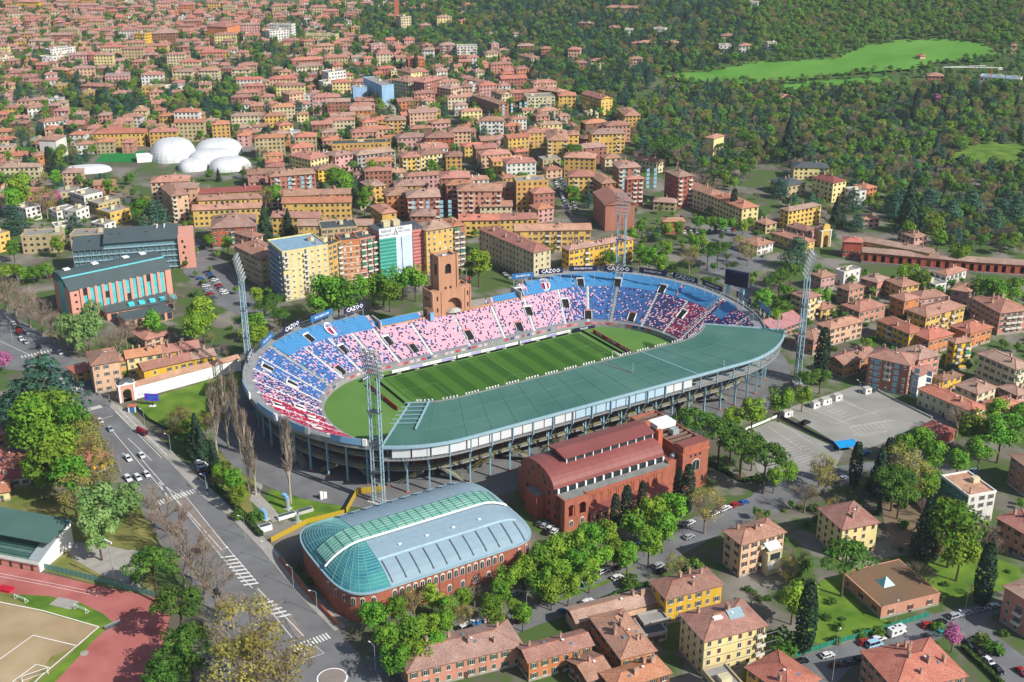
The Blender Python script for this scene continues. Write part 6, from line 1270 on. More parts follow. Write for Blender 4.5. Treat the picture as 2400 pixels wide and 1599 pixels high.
TNAME = dict(lime=('lime_tree', 'fresh green round-crowned tree'), forest=('broadleaf_tree', 'mid green broadleaf tree'), willow=('willow_tree', 'pale grey-green feathery tree'), blossom=('blossom_tree', 'pink blossoming tree'), pine=('stone_pine', 'umbrella-shaped stone pine'), cedar=('cedar_tree', 'dark tiered cedar'), cypress=('cypress_tree', 'dark narrow cypress'), fir=('fir_tree', 'dark conical fir'), bare=('bare_tree', 'leafless grey-brown tree'), bud=('budding_tree', 'olive-yellow budding tree'), poplar=('poplar_tree', 'tall slim leafless poplar with pale branches'), shrub=('shrub', 'low rounded green shrub'))
TREES = []
def plant(x, y, sp, k, kz=1.0):
    tm, cm, jm, R, zc = rt.choice(KIT[sp]); nm, lb = TNAME[sp]; o = thing(nm, lb, 'shrub' if sp == 'shrub' else 'tree', (x, y, T(x, y)), rt.uniform(0, 6.28), 'trees'); o.scale = (k, k, k*kz)
    obj('trunk', tm, o)
    if cm: obj('crown', cm, o)
    TREES.append((x, y, R*k)); return o
def tree(u, v, dia, sp, kz=1.0):                         # crown centre and crown width in photo pixels
    R, zc = KIT[sp][0][3:5]; k = 1.0; x, y = W(u, v, 5)
    for _ in range(3): dist = sqrt(x*x + y*y + (CAM_H-6)**2); k = dia*(1.0 if sp in ('cypress', 'poplar', 'cedar') else (1.75 if sp == 'lime' and 630 < v < 700 and 700 < u < 1000 else 1.45 if (sp == 'lime' and 590 < v < 800) or sp == 'pine' else 1.2))*dist/FOC/(2*R); x, y = W(u, v, zc*k*kz)
    plant(x, y, sp, k, kz)
TT = dict(
 pine=[(355,1310,88),(418,1405,90),(440,1492,92),(400,1540,80),(385,1592,80),(440,1560,60),(1630,975,75),(1690,1000,75),(1742,1030,80),(1715,1020,56),(1797,1060,82),(1765,1045,50),(1895,880,40),(1925,875,40),(2100,1112,72),(2112,1145,60),(1985,1290,92),(1660,588,36),(1685,575,42),(1830,640,42),(1812,655,36),(1855,628,40),(1660,655,30),(640,700,46),(618,715,42),(655,732,38),(370,765,30),(430,1020,30),(1345,345,34),(1560,330,60),(1600,335,44)],
 bud=[(575,1480,150),(645,1560,170),(565,1585,160),(212,1070,95),(240,1105,70),(190,1030,80),(170,1150,80),(205,1005,60),(415,985,50),(430,970,40),(480,990,45),(1655,1185,80),(1925,1092,60),(1937,1122,50),(2115,1080,80),(2150,1112,70),(2132,1135,60),(1617,600,48),(1735,570,38),(1755,592,36),(737,688,55),(995,655,38),(105,465,50),(970,1405,56),(1085,1440,46),(1845,1332,50),(1580,1322,46),(1060,1425,50),(340,480,40),(620,458,40)],
 bare=[(405,1215,100),(385,1180,80),(440,1265,110),(470,1315,110),(425,1310,80),(500,1360,90),(540,1410,80),(350,1165,70),(30,690,72),(60,700,72),(90,720,72),(112,742,64),(135,772,54),(5,665,70),(272,792,60),(292,770,50),(1890,1150,62),(2300,1242,70),(2152,1332,50),(2172,1352,42),(1865,1300,60),(2330,1280,50),(1112,1385,46),(405,695,36),(2250,970,60),(1590,345,60),(1640,415,50),(1670,430,46),(310,760,44),(240,800,46),(2090,395,40),(2120,385,44)],
 willow=[(232,1190,105),(300,1172,70),(228,1240,84),(165,762,58),(202,772,62),(216,735,52),(180,795,46)],
 lime=[(75,985,110),(122,958,100),(162,990,90),(55,1012,80),(122,1040,110),(132,1085,100),(92,1100,80),(165,1118,88),(545,1125,56),(560,1160,46),(520,1105,46),(442,1000,40),(875,1440,64),(930,1425,60),(1012,1395,52),(905,1495,72),(960,1480,72),(1000,1470,66),(1042,1455,60),(925,1540,72),(975,1530,66),(1020,1510,60),(1050,1420,50),(1085,1400,48),(1150,1420,56),(1172,1385,56),(1190,1350,60),(1165,1460,50),
  (1225,1330,60),(1265,1310,66),(1300,1290,66),(1342,1270,66),(1385,1255,66),(1422,1250,60),(1265,1362,66),(1310,1340,66),(1352,1320,66),(1400,1300,66),(1440,1290,60),(1332,1372,60),(1382,1342,60),(1470,1300,60),(1292,1382,60),(1225,1440,50),(1205,1425,44),(1522,1270,72),(1530,1200,76),(1577,1195,76),(1490,1228,66),(1555,1237,70),(1765,962,62),(1722,975,50),(1830,935,62),(1882,925,46),(1850,1105,46),(1815,1117,46),(2120,1042,56),(2160,1030,62),(2192,1062,62),(2182,1102,50),(2177,1137,56),(2247,1080,52),(2300,1050,62),(2290,1000,72),(2350,1010,82),(2392,980,62),(2340,970,62),(2225,1212,80),(2237,1232,112),(2252,1292,80),(1860,1402,74),(1902,1390,42),
  (1505,530,30),(1565,535,28),(1590,533,28),(1480,547,26),(1640,520,26),(1667,520,28),(1692,525,30),(1717,525,28),(1742,530,28),(1757,520,24),(1560,582,36),(1627,570,34),(1647,565,32),(1500,590,36),(1522,602,36),(1547,617,34),(1370,600,28),(1397,595,24),(1427,602,28),(1442,610,22),(1342,455,42),(1840,690,38),(1790,700,40),(1832,722,36),(1815,742,32),(762,692,62),(792,690,62),(842,675,38),(872,672,36),(897,665,42),(912,682,38),(942,650,42),(972,652,42),(1122,615,54),(1100,632,32),(592,782,52),(602,760,42),(472,737,62),(457,762,52),(355,755,42),(600,690,30),
  (10,636,24),(35,632,24),(52,641,24),(76,640,24),(96,636,24),(112,630,22),(45,440,66),(30,462,50),(253,435,30),(130,415,30),(330,487,46),(135,572,34),(30,582,34),(115,560,28),(440,530,28),(490,562,28),(532,570,30),(645,452,40),(782,415,46),(806,427,50),(852,470,40),(862,450,34),(895,400,40),(1010,398,44),(870,395,36),(960,610,30),(1290,585,24),(1900,700,36),(1930,690,30),(2130,540,40),(2200,555,36),(2190,530,50),(2250,590,40),(2330,680,50),(2360,700,46),(2380,675,40),(2300,668,36),(2130,640,40),(2160,655,36)],
 cedar=[(105,905,150),(42,935,90),(365,500,62),(175,527,46),(30,512,62),(790,442,40),(1360,440,38),(1378,467,36),(1540,547,32),(1870,590,72),(2000,470,50),(2010,520,40),(1320,300,36),(700,255,40),(2180,470,60),(2230,500,60),(2280,480,56),(2330,520,60),(2380,500,60),(2100,470,50),(1900,470,40),(1830,440,44),(1860,470,36),(1500,300,40),(1530,290,44),(1510,340,44),(1890,360,44)],
 cypress=[(1468,1190,30),(1442,1202,26),(1612,1148,34),(1590,1142,26),(1505,1165,22),(1928,835,36),(2007,1090,30),(2082,1080,30),(1892,1450,48),(2310,1350,42),(1960,225,9),(1968,222,9),(1992,222,7),(2004,220,7),(2148,240,16),(2142,265,14),(2186,220,12),(2200,220,10),(2227,220,12),(2304,222,8),(1720,480,20),(115,380,18),(230,235,12),(975,150,12)],
 fir=[(460,1025,46),(472,1042,36),(500,1075,36),(2062,1110,54),(2172,1242,64),(620,530,38),(675,522,26),(1960,500,30),(2130,490,50),(1850,330,44)],
 poplar=[(498,960,42),(525,950,38),(545,925,36),(575,1045,42),(592,1072,34),(672,1060,46),(556,985,30)],
 blossom=[(2235,1490,46),(133,462,26),(8,845,34),(2195,230,20)],
 shrub=[(1835,1502,72),(1625,1325,42),(1480,1362,42),(1885,1325,40),(1140,1478,30),(1100,1490,26),(330,1350,40),(600,1210,34),(560,1205,30),(2060,1480,30),(1960,1500,24),(2200,1470,30),(1560,1100,20),(700,1330,22),(730,1360,22),(300,870,26),(1780,1120,30),(1770,740,30),(1750,720,26),(1340,620,20),(1320,615,18),(2020,1480,20),(2300,1500,40),(2330,1520,40),(1940,640,26)])
for sp, L in TT.items():
    for u, v, dd in L: tree(u, v, dd, sp, {'poplar': 1.25, 'cypress': .85}.get(sp, 1.0))

# ---- woods and scattered trees as masses of instances
regrid()
kitc = {}
for sp, V in KIT.items():
    c = bpy.data.collections.new('kit_' + sp); kitc[sp] = c
    for i, (tm, cm, jm, R, zc) in enumerate(V): c.objects.link(bpy.data.objects.new(f'kit_{sp}', jm))
def gn_tree(sp):
    ng = bpy.data.node_groups.new('scatter_' + sp, 'GeometryNodeTree'); ng.interface.new_socket('Geometry', in_out='INPUT', socket_type='NodeSocketGeometry'); ng.interface.new_socket('Geometry', in_out='OUTPUT', socket_type='NodeSocketGeometry'); ng.is_modifier = True
    n, l = ng.nodes, ng.links; gi, go_ = n.new('NodeGroupInput'), n.new('NodeGroupOutput'); ip = n.new('GeometryNodeInstanceOnPoints'); ci = n.new('GeometryNodeCollectionInfo')
    ci.inputs[0].default_value = kitc[sp]; ci.inputs[1].default_value = True; ci.inputs[2].default_value = True
    ip.inputs['Pick Instance'].default_value = True; ri = n.new('FunctionNodeRandomValue'); ri.data_type = 'INT'; ri.inputs[4].default_value = 0; ri.inputs[5].default_value = len(KIT[sp])-1
    rr = n.new('FunctionNodeRandomValue'); rr.data_type = 'FLOAT_VECTOR'; rr.inputs[0].default_value = (0, 0, 0); rr.inputs[1].default_value = (0, 0, 6.28)
    na = n.new('GeometryNodeInputNamedAttribute'); na.data_type = 'FLOAT'; na.inputs[0].default_value = 'size'
    l.new(gi.outputs[0], ip.inputs['Points']); l.new(ci.outputs[0], ip.inputs['Instance']); l.new(ri.outputs[2], ip.inputs['Instance Index']); l.new(rr.outputs[0], ip.inputs['Rotation']); l.new(na.outputs[0], ip.inputs['Scale']); l.new(ip.outputs[0], go_.inputs[0]); return ng
SCAT = {}
def scatter(poly, mix, spacing, size=(.8, 1.3), prob=1.0, avoid=(), clear=2.0):
    P = [W(*p) for p in poly]; x0, x1, y0, y1 = min(p[0] for p in P), max(p[0] for p in P), min(p[1] for p in P), max(p[1] for p in P); ks, ws = list(mix), list(mix.values())
    y = y0
    while y < y1:
        x = x0
        while x < x1:
            X, Y = x + rt.uniform(-.45, .45)*spacing, y + rt.uniform(-.45, .45)*spacing; x += spacing
            if rt.random() > prob or not inpoly(X, Y, P) or blocked(X, Y, clear): continue
            z = T(X, Y); u, v = PX(X, Y, z)
            if any(inpoly(u, v, A) for A in avoid): continue
            sp = rt.choices(ks, ws)[0]; SCAT.setdefault(sp, []).append((X, Y, z, rt.uniform(*size)))
        y += spacing
AV = STREETS + [MEADOW, [(1790,210),(1950,190),(2080,185),(2080,200),(1980,205),(1850,222)], [(2205,372),(2300,338),(2410,343),(2410,398),(2280,400)]]
scatter([(1480,335),(1500,255),(1560,205),(1700,208),(1810,205),(1960,215),(2100,205),(2420,205),(2420,600),(2250,598),(2180,560),(2080,520),(1990,480),(1900,415),(1800,385),(1720,455),(1640,425),(1560,400),(1490,385)], dict(forest=.26, lime=.1, bud=.16, cedar=.24, bare=.09, pine=.08, fir=.06, cypress=.01), 8.2, (.75, 1.35), .96, AV, 3)
scatter([(1120,0),(1720,0),(1760,60),(1800,140),(1640,165),(1560,178),(1480,250),(1300,225),(1230,180),(1180,100)], dict(cedar=.38, forest=.26, fir=.14, bud=.12, pine=.1), 9.5, (.8, 1.4), .93, AV, 2)
scatter([(1722,-4),(2440,-4),(2440,118),(2335,108),(2200,90),(2030,106),(1945,137),(1830,146),(1770,100),(1735,40)], dict(forest=.45, lime=.42, bud=.1, bare=.03), 8.6, (.75, 1.3), 1, AV, 1)
scatter([(2150,165),(2340,120),(2440,120),(2440,210),(2100,205)], dict(willow=.3, forest=.4, bare=.2, cedar=.1), 10, (.7, 1.1), .8, AV, 2)
for P_ in (MEADOW, AV[-1], AV[-2]):
    Q_ = [W(*p) for p in P_]
    for i in range(len(Q_)):
        (xa, ya), (xb, yb) = Q_[i], Q_[(i+1) % len(Q_)]; n_e = max(1, int(sqrt((xb-xa)**2 + (yb-ya)**2)/5))
        for k in range(n_e):
            f = (k+rt.random())/n_e; X, Y = xa+(xb-xa)*f+rt.gauss(0, 4), ya+(yb-ya)*f+rt.gauss(0, 4); SCAT.setdefault(rt.choice(('forest', 'forest', 'bud', 'shrub')), []).append((X, Y, T(X, Y), rt.uniform(.45, .95)))
for P in GREEN: scatter(P, dict(cedar=.45, forest=.25, lime=.12, bud=.1, fir=.08), 9.5, (.8, 1.4), .9, AV, 2)
scatter(CITY, dict(cedar=.32, forest=.3, lime=.14, bud=.12, fir=.06, bare=.06), 10, (.65, 1.25), .85, AV + KEEP, .3)
scatter([(-100,470),(130,480),(205,465),(330,435),(340,520),(180,560),(-100,600)], dict(forest=.3, lime=.25, cedar=.2, bud=.15, shrub=.1), 11, (.45, .95), .62, (), 2)
scatter([(1640,470),(1760,460),(1840,420),(2000,500),(1960,560),(1900,560),(1830,560),(1760,520)], dict(forest=.3, cedar=.3, bud=.2, bare=.2), 11, (.5, 1.0), .6, (), 2)
scatter([(1850,600),(1960,640),(2250,660),(2420,660),(2420,760),(2300,770),(2200,700),(2000,690),(1900,690)], dict(forest=.35, lime=.25, shrub=.25, bud=.15), 10, (.4, .8), .6, (), 2)
scatter([(1750,1220),(1860,1180),(1900,1330),(1880,1400),(1780,1440),(1690,1400)], dict(bare=.3, bud=.2, shrub=.4, forest=.1), 7, (.4, .75), .7, (), 2.5)
scatter([(2060,1180),(2290,1190),(2330,1280),(2200,1300),(2080,1260)], dict(bare=.6, bud=.3, shrub=.1), 9, (.6, .95), .6, (), 2.5)
scatter([(1850,1180),(2060,1120),(2200,1170),(2060,1210),(1880,1230)], dict(bare=.35, bud=.25, fir=.15, shrub=.25), 8, (.5, .9), .6, (), 2.5)
scatter([(0,1060),(120,1060),(260,1130),(260,1180),(120,1150),(0,1140)], dict(shrub=.5, bud=.3, lime=.2), 8, (.4, .8), .6, (), 2)
scatter([(240,820),(420,760),(560,760),(560,850),(420,870),(300,890)], dict(bare=.4, bud=.2, shrub=.25, forest=.15), 10, (.4, .85), .55, (), 2)
scatter([(470,1030),(560,1090),(600,1190),(560,1200),(480,1120)], dict(shrub=.7, bud=.3), 6, (.25, .5), .6, (), 1)
scatter([(640,470),(1240,470),(1250,560),(1100,570),(640,560)], dict(forest=.4, lime=.3, cedar=.3), 13, (.45, .8), .5, AV, 2)
scatter([(1640,1100),(1760,1060),(1790,1120),(1700,1150)], dict(shrub=.8, bud=.2), 5, (.25, .45), .7, (), 1)
scatter([(1800,700),(1960,660),(2420,690),(2420,1000),(2200,960),(2050,880),(1900,880),(1830,800)], dict(shrub=.45, forest=.25, lime=.15, cedar=.15), 8, (.35, .75), .62, (), 1.6)
scatter([(1480,480),(1640,470),(1800,520),(1830,600),(1760,690),(1640,640),(1480,620)], dict(forest=.3, lime=.35, shrub=.35), 9, (.4, .8), .5, (), 2)
scatter([(1560,1250),(1900,1180),(2420,1120),(2420,1500),(2200,1480),(1900,1520),(1760,1480),(1620,1400)], dict(shrub=.65, bud=.15, forest=.2), 9, (.3, .6), .42, (STREET, STREET2), 2)
scatter([(420,560),(640,480),(1200,480),(1280,620),(1100,660),(640,740),(430,700)], dict(forest=.4, lime=.3, shrub=.3), 11, (.4, .75), .4, (), 2)
NM = dict(lime='fresh green trees scattered among the houses and woods', forest='mid green broadleaf trees massed in the woods', willow='pale grey-green trees beside the meadow', cedar='dark cedars massed on hillside and gardens', cypress='dark cypresses of the wood', fir='dark firs of the wood', bare='leafless trees of the woods and gardens', bud='olive budding trees of the woods', pine='stone pines of the woods', shrub='low shrubs of gardens and verges')
for sp, L in SCAT.items():
    me = bpy.data.meshes.new('wood_points'); me.from_pydata([(x, y, z-.2) for x, y, z, s in L], [], []); at = me.attributes.new('size', 'FLOAT', 'POINT'); at.data.foreach_set('value', [s for *_, s in L])
    o = obj('wood_of_' + TNAME[sp][0] + 's', me); tag(o, NM[sp], 'trees', kind='stuff'); md = o.modifiers.new('scatter', 'NODES'); md.node_group = gn_tree(sp)
print('fill', len(cand), 'trees', len(TREES), {k: len(v) for k, v in SCAT.items()})
# ================================================================ VEHICLES
def paint(n, c): return M('car_paint_' + n, c, .25, .03, .5, spec=.5)
PAINT = dict(white=paint('white', '#d4d6d8'), black=paint('black', '#17181b'), silver=paint('silver', '#9ba3aa'), red=paint('red', '#9c1c24'), blue=paint('blue', '#2a5b9c'), grey=paint('grey', '#53585e'), teal=paint('teal', '#2f8a86'), darkred=paint('darkred', '#611a22'), lightblue=paint('lightblue', '#9cc0d8'))
mt_tyre = M('tyre', '#1a1a1b', .9, .1, 1); mt_cglass = M('car_glass', '#1b2126', .1, .1, .5, spec=.5); mt_hl = M('headlight', '#cfd6da', .2, .05, 1, spec=.5); mt_tail = M('tail_light', '#8a1a1a', .3, .05, 1)
WHEEL = MB(); WHEEL.hexa([(.31*cos(i*pi/5), -.11, .31*sin(i*pi/5)) for i in range(10)], [(.31*cos(i*pi/5), .11, .31*sin(i*pi/5)) for i in range(10)]); WHEEL = WHEEL.data('wheel', [mt_tyre])
HL = MB().box(-.06, .05, -.2, .2, -.08, .08).data('headlight', [mt_hl]); TLm = MB().box(-.05, .05, -.14, .14, -.1, .1).data('tail_light', [mt_tail])
CARM = {}
def carmesh(kind, col):
    if (kind, col) in CARM: return CARM[(kind, col)]
    L, Wd, zb, zr_, c0, c1 = dict(car=(2.05, .86, .88, 1.45, -1.75, .95), estate=(2.25, .88, .92, 1.52, -2.15, 1.0), suv=(2.2, .92, 1.02, 1.7, -2.1, 1.0), van=(2.5, .98, 1.15, 2.1, -2.45, 1.7))[kind]
    b = MB(); prof = [(-L, .32), (-L-.04, .6), (-L+.04, zb-.04), (c1-.1, zb), (L-.25, zb-.14), (L+.02, .62), (L-.02, .32)]
    b.hexa([(x, -Wd, z) for x, z in prof], [(x, Wd, z) for x, z in prof]); b.box(-L+.3, L-.3, -Wd-.012, -Wd, .34, .42, 1); b.box(-L+.3, L-.3, Wd, Wd+.012, .34, .42, 1)
    g = MB(); k = .16; g.hexa([(c0, -Wd+.05, zb-.02), (c1, -Wd+.05, zb-.02), (c1, Wd-.05, zb-.02), (c0, Wd-.05, zb-.02)], [(c0+.28, -Wd+k, zr_-.06), (c1-.72, -Wd+k, zr_-.06), (c1-.72, Wd-k, zr_-.06), (c0+.28, Wd-k, zr_-.06)])
    r = MB(); r.hexa([(c0+.24, -Wd+k-.03, zr_-.06), (c1-.70, -Wd+k-.03, zr_-.06), (c1-.70, Wd-k+.03, zr_-.06), (c0+.24, Wd-k+.03, zr_-.06)], [(c0+.34, -Wd+k+.08, zr_+.02), (c1-.8, -Wd+k+.08, zr_+.02), (c1-.8, Wd-k-.08, zr_+.02), (c0+.34, Wd-k-.08, zr_+.02)])
    for s in (-1, 1): r.bar((c1-.02, s*(Wd-.06), zb), (c1-.72, s*(Wd-k), zr_-.04), .045, 4); r.bar((c0+.02, s*(Wd-.06), zb), (c0+.28, s*(Wd-k), zr_-.04), .06, 4); r.bar(((c0+c1)/2-.1, s*(Wd-.06), zb), ((c0+c1)/2-.15, s*(Wd-k), zr_-.04), .05, 4)
    CARM[(kind, col)] = (b.data('body', [PAINT[col], mt_black]), g.data('windows', [mt_cglass]), r.data('roof', [PAINT[col]]), L, Wd); return CARM[(kind, col)]
def car(u, v, u2, v2, col, where, kind='car', cat='car'):
    x, y = W(u, v); x2, y2 = W(u2, v2); a = atan2(y2-y, x2-x); me = carmesh(kind, col); cw = dict(darkred='dark red', lightblue='light blue').get(col, col)
    o = thing('parked_car' if 'parked' in where else 'car', f'{cw} {dict(car="car", estate="estate", suv="tall car", van="van")[kind]} {where}', cat, (x, y, .06), a, 'cars on the streets'); o.scale = (1.08, 1.08, 1.08)
    obj('body', me[0], o); obj('windows', me[1], o); obj('roof', me[2], o); L, Wd = me[3:]
    for sx in (-L*.62, L*.62):
        for sy in (-Wd+.08, Wd-.08): obj('wheel', WHEEL, o, (sx, sy, .31))
    for sy in (-Wd+.28, Wd-.28): obj('headlight', HL, o, (L-.04, sy, .68)); obj('tail_light', TLm, o, (-L-.03, sy, .74))
AVd = (55, 62); k_ = lambda ox, oy, L: [(ox + a/3.92, oy + b/3.92) + tuple(r) for a, b, *r in L]
for u, v, c, kd in k_(0, 800, [(920,745,'white','car'),(1015,820,'silver','car'),(1180,1090,'white','estate'),(1303,1062,'white','car'),(1350,1235,'white','car'),(1268,1265,'white','estate'),(1178,1275,'white','suv'),(750,590,'black','car'),(573,380,'white','car'),(420,152,'white','car'),(450,222,'blue','car'),(485,297,'darkred','car'),(360,68,'black','car'),(555,115,'white','car'),(240,18,'silver','car'),(160,1130,'white','car')][:-1]): car(u, v, u+AVd[0], v+AVd[1]*.98, c, 'driving on the wide avenue', kd)
for u, v, c, kd in k_(0, 800, [(1815,1085,'grey','car'),(1840,1122,'white','car'),(1860,1150,'white','suv'),(1868,1183,'lightblue','car'),(1880,1212,'darkred','car'),(1905,1240,'blue','car')]): car(u, v, u+50, v-8, c, 'parked near bare poplars', kd)
for u, v, c, kd in k_(0, 400, [(120,1415,'white','car'),(180,1462,'black','car'),(245,1500,'silver','car')]): car(u, v, u+50, v+30, c, 'on the avenue at far left', kd)
for u, v, c in ((18,640,'white'),(40,648,'grey'),(62,636,'white'),(85,648,'silver'),(30,652,'black'),(110,642,'white'),(125,650,'red'),(75,655,'white')): car(u, v, u+40, v-4, c, 'in the tree-lined parked row')
car(509, 1394, 522, 1412, 'black', 'parked under bare avenue trees')
for u, v, c, kd in k_(1200, 1199, [(695,845,'white','estate'),(500,920,'blue','car'),(965,620,'white','car'),(90,1010,'black','car'),(165,700,'grey','car'),(260,662,'teal','car'),(35,765,'silver','estate'),(1150,310,'blue','car'),(1395,220,'white','car'),(1525,160,'black','car'),(1635,115,'white','car'),(1855,30,'white','car'),(1945,-8,'white','car'),(1625,245,'silver','car'),(1345,515,'silver','suv'),(1375,562,'black','car'),(840,560,'white','estate'),(490,735,'white','van'),(1000,520,'black','car')]): car(u, v, u+50, v-24, c, 'on the street below the swimming hall' if v > 1300 else 'parked beside the gymnasium street', kd)
for u, v, c, kd in k_(600, 1199, [(2185,1080,'white','estate'),(2320,1030,'grey','car'),(1935,1085,'white','van'),(1700,1275,'black','car'),(2250,1050,'black','car')]): car(u, v, u+50, v-22, c, 'parked under the limes', kd)
for u, v, c in k_(1200, 800, [(2050,1515,'red'),(2130,1492,'blue'),(1965,1545,'white')]): car(u, v, u+50, v-18, c, 'parked beyond the gymnasium end block')
for u, v, c in k_(1200, 1199, [(350,165,'white'),(300,140,'silver'),(395,190,'white'),(260,120,'grey'),(330,200,'black')]): car(u, v, u+30, v-30, c, 'parked behind the swimming hall')
for u, v, c, kd in k_(1800, 1199, [(885,1215,'red','car'),(1015,1185,'white','estate'),(975,1237,'lightblue','van'),(1460,1055,'red','car'),(1585,1030,'black','car'),(1715,975,'silver','suv'),(1825,945,'silver','car'),(1950,910,'silver','car'),(2070,885,'white','car'),(545,1335,'white','car'),(310,1390,'black','car'),(620,1425,'darkred','car'),(750,1402,'grey','car'),(840,1370,'black','car'),(1600,1125,'teal','car'),(1500,1150,'grey','car')]): car(u, v, u+50, v-15, c, 'parked by the green fence', kd)
for u, v, c, kd in k_(1800, 1199, [(2030,1395,'white','car'),(1940,1310,'black','car'),(1850,1232,'grey','car'),(2110,1470,'black','car'),(1990,1215,'black','car'),(2100,1300,'black','car'),(2330,1490,'red','car')]): car(u, v, u+40, v+33, c, 'parked on the lower side street', kd)
for u, v, c, kd in k_(1800, 800, [(345,760,'black','suv'),(1890,1205,'lightblue','car'),(690,1270,'silver','car'),(590,1305,'silver','car'),(640,1245,'grey','car'),(900,1040,'blue','car'),(980,460,'grey','car')]): car(u, v, u+40, v-16, c, 'parked on open ground', kd)
cols_ = ['white', 'grey', 'silver', 'black', 'red', 'white', 'blue', 'silver', 'white', 'grey']
for (a, b, n, wh, hd) in (((488,640),(528,690),9,'parked in the block-side lot',(20,-4)), ((470,655),(500,700),6,'parked in the block-side lot',(20,-4)), ((455,570),(462,592),4,'parked near the rust red corner block',(4,20)), ((1300,425),(1338,505),13,'parked on the straight street',(9,20)), ((1314,420),(1352,495),12,'parked on the straight street',(9,20)), ((700,310),(718,255),9,'parked on the narrow street',(6,-20)), ((1175,640),(1192,652),3,'parked by the long cream block',(20,12)), ((1590,548),(1735,540),11,'parked in the tree square',(4,20)), ((225,655),(255,640),3,'parked behind the turquoise office block',(20,-6)), ((1560,640),(1600,655),3,'parked outside the right bend',(20,5))):
    for i in range(n): f = i/(n-1); u, v = a[0]+(b[0]-a[0])*f, a[1]+(b[1]-a[1])*f; car(u, v, u+hd[0], v+hd[1], cols_[(i*7+n) % 10], wh)
# bus, red van with tarpaulin, camper
x, y = W(190, 975); x2, y2 = W(205, 992); o = thing('city_bus', 'orange city bus with grey roof on the avenue', 'bus', (x, y, .06), atan2(y2-y, x2-x)); mt_or = M('bus_orange', '#c8562a', .4, .05, .5)
MB().box(-5.6, 5.6, -1.25, 1.25, .4, 2.9).build('body', mt_or, o); MB().box(-5.4, 5.4, -1.28, 1.28, 1.4, 2.4).build('side_windows', mt_cglass, o); MB().box(-5.5, 5.5, -1.15, 1.15, 2.9, 3.1).build('roof', M('bus_roof', '#9fb0b8', .5), o); MB().box(5.6, 5.66, -1.1, 1.1, 1.2, 2.5).build('windscreen', mt_cglass, o); MB().box(-3.5, -1, -.8, .8, 3.1, 3.4).build('air_conditioner', mt_white, o)
for sx in (-3.4, 3.4):
    for sy in (-1.15, 1.15): w_ = obj('wheel', WHEEL, o, (sx, sy, .5)); w_.scale = (1.6, 1.6, 1.6)
x, y = W(334, 1018); o = thing('tarpaulin_truck', 'small truck with dark red tarpaulin on the avenue', 'truck', (x, y, .06), -.7); MB().box(-3, 1.4, -1.1, 1.1, .7, 1.0).build('bed', mt_steeld, o); n = 8; MB().hexa([(-3, -1.15+2.3*i/n, 1.0+1.9*sin(pi*i/n)**.6) for i in range(n+1)], [(1.3, -1.15+2.3*i/n, 1.0+1.9*sin(pi*i/n)**.6) for i in range(n+1)]).build('tarpaulin', M('tarpaulin_red', '#8c2232', .7), o); MB().box(1.5, 2.9, -1, 1, .5, 2.1).build('cab', PAINT['darkred'], o); MB().box(2.2, 2.95, -.9, .9, 1.35, 2.0).build('windscreen', mt_cglass, o)
for sx in (-2, 2): 
    for sy in (-.95, .95): w_ = obj('wheel', WHEEL, o, (sx, sy, .4)); w_.scale = (1.3, 1.3, 1.3)
x, y = W(53, 790); o = thing('breakdown_lorry', 'red flatbed lorry carrying a white car at far left', 'truck', (x, y, .06), -.9); MB().box(-4, 1.5, -1.1, 1.1, .6, 1.1).build('bed', mt_steeld, o); MB().box(-6.2, -4.2, -1.1, 1.1, .5, 2.5).build('cab', PAINT['red'], o); MB().box(-6.25, -5.4, -1.0, 1.0, 1.5, 2.3).build('windscreen', mt_cglass, o)
for sx in (-5, 0): 
    for sy in (-1, 1): w_ = obj('wheel', WHEEL, o, (sx, sy, .42)); w_.scale = (1.35, 1.35, 1.35)
car(50, 797, 58, 807, 'white', 'on the red flatbed lorry')
x, y = W(1800+1185/3.92, 1199+1130/3.92); x2, y2 = W(1800+1280/3.92, 1199+1095/3.92); o = thing('camper_van', 'white camper van with overcab on the green fenced street', 'camper', (x, y, .06), atan2(y2-y, x2-x))
MB().box(-3.4, 1.3, -1.15, 1.15, .5, 3.0).build('body', PAINT['white'], o); MB().hexa([(1.3,-1.1,2.0),(2.6,-1.1,2.3),(2.6,1.1,2.3),(1.3,1.1,2.0)], [(1.3,-1.1,3.0),(2.4,-1.1,2.95),(2.4,1.1,2.95),(1.3,1.1,3.0)]).build('overcab', PAINT['white'], o); MB().hexa([(1.3,-1.0,.5),(3.2,-1.0,.5),(3.2,1.0,.5),(1.3,1.0,.5)], [(1.3,-.95,2.0),(2.3,-.95,1.9),(2.3,.95,1.9),(1.3,.95,2.0)]).build('cab', PAINT['white'], o); MB().box(2.45, 2.9, -.85, .85, 1.1, 1.75).build('windscreen', mt_cglass, o)
for x_ in (-2.4, -.3): MB().box(x_, x_+1.0, -1.2, -1.15, 1.5, 2.2).build('side_window', mt_cglass, o)
for x_, y_ in ((-2.5,-.4), (-1,.2), (.3,-.3)): MB().box(x_, x_+.7, y_, y_+.7, 3.0, 3.12).build('roof_hatch', mt_cglass, o)
for sx in (-2.2, 2.3):
    for sy in (-1.0, 1.0): w_ = obj('wheel', WHEEL, o, (sx, sy, .36)); w_.scale = (1.15, 1.15, 1.15)
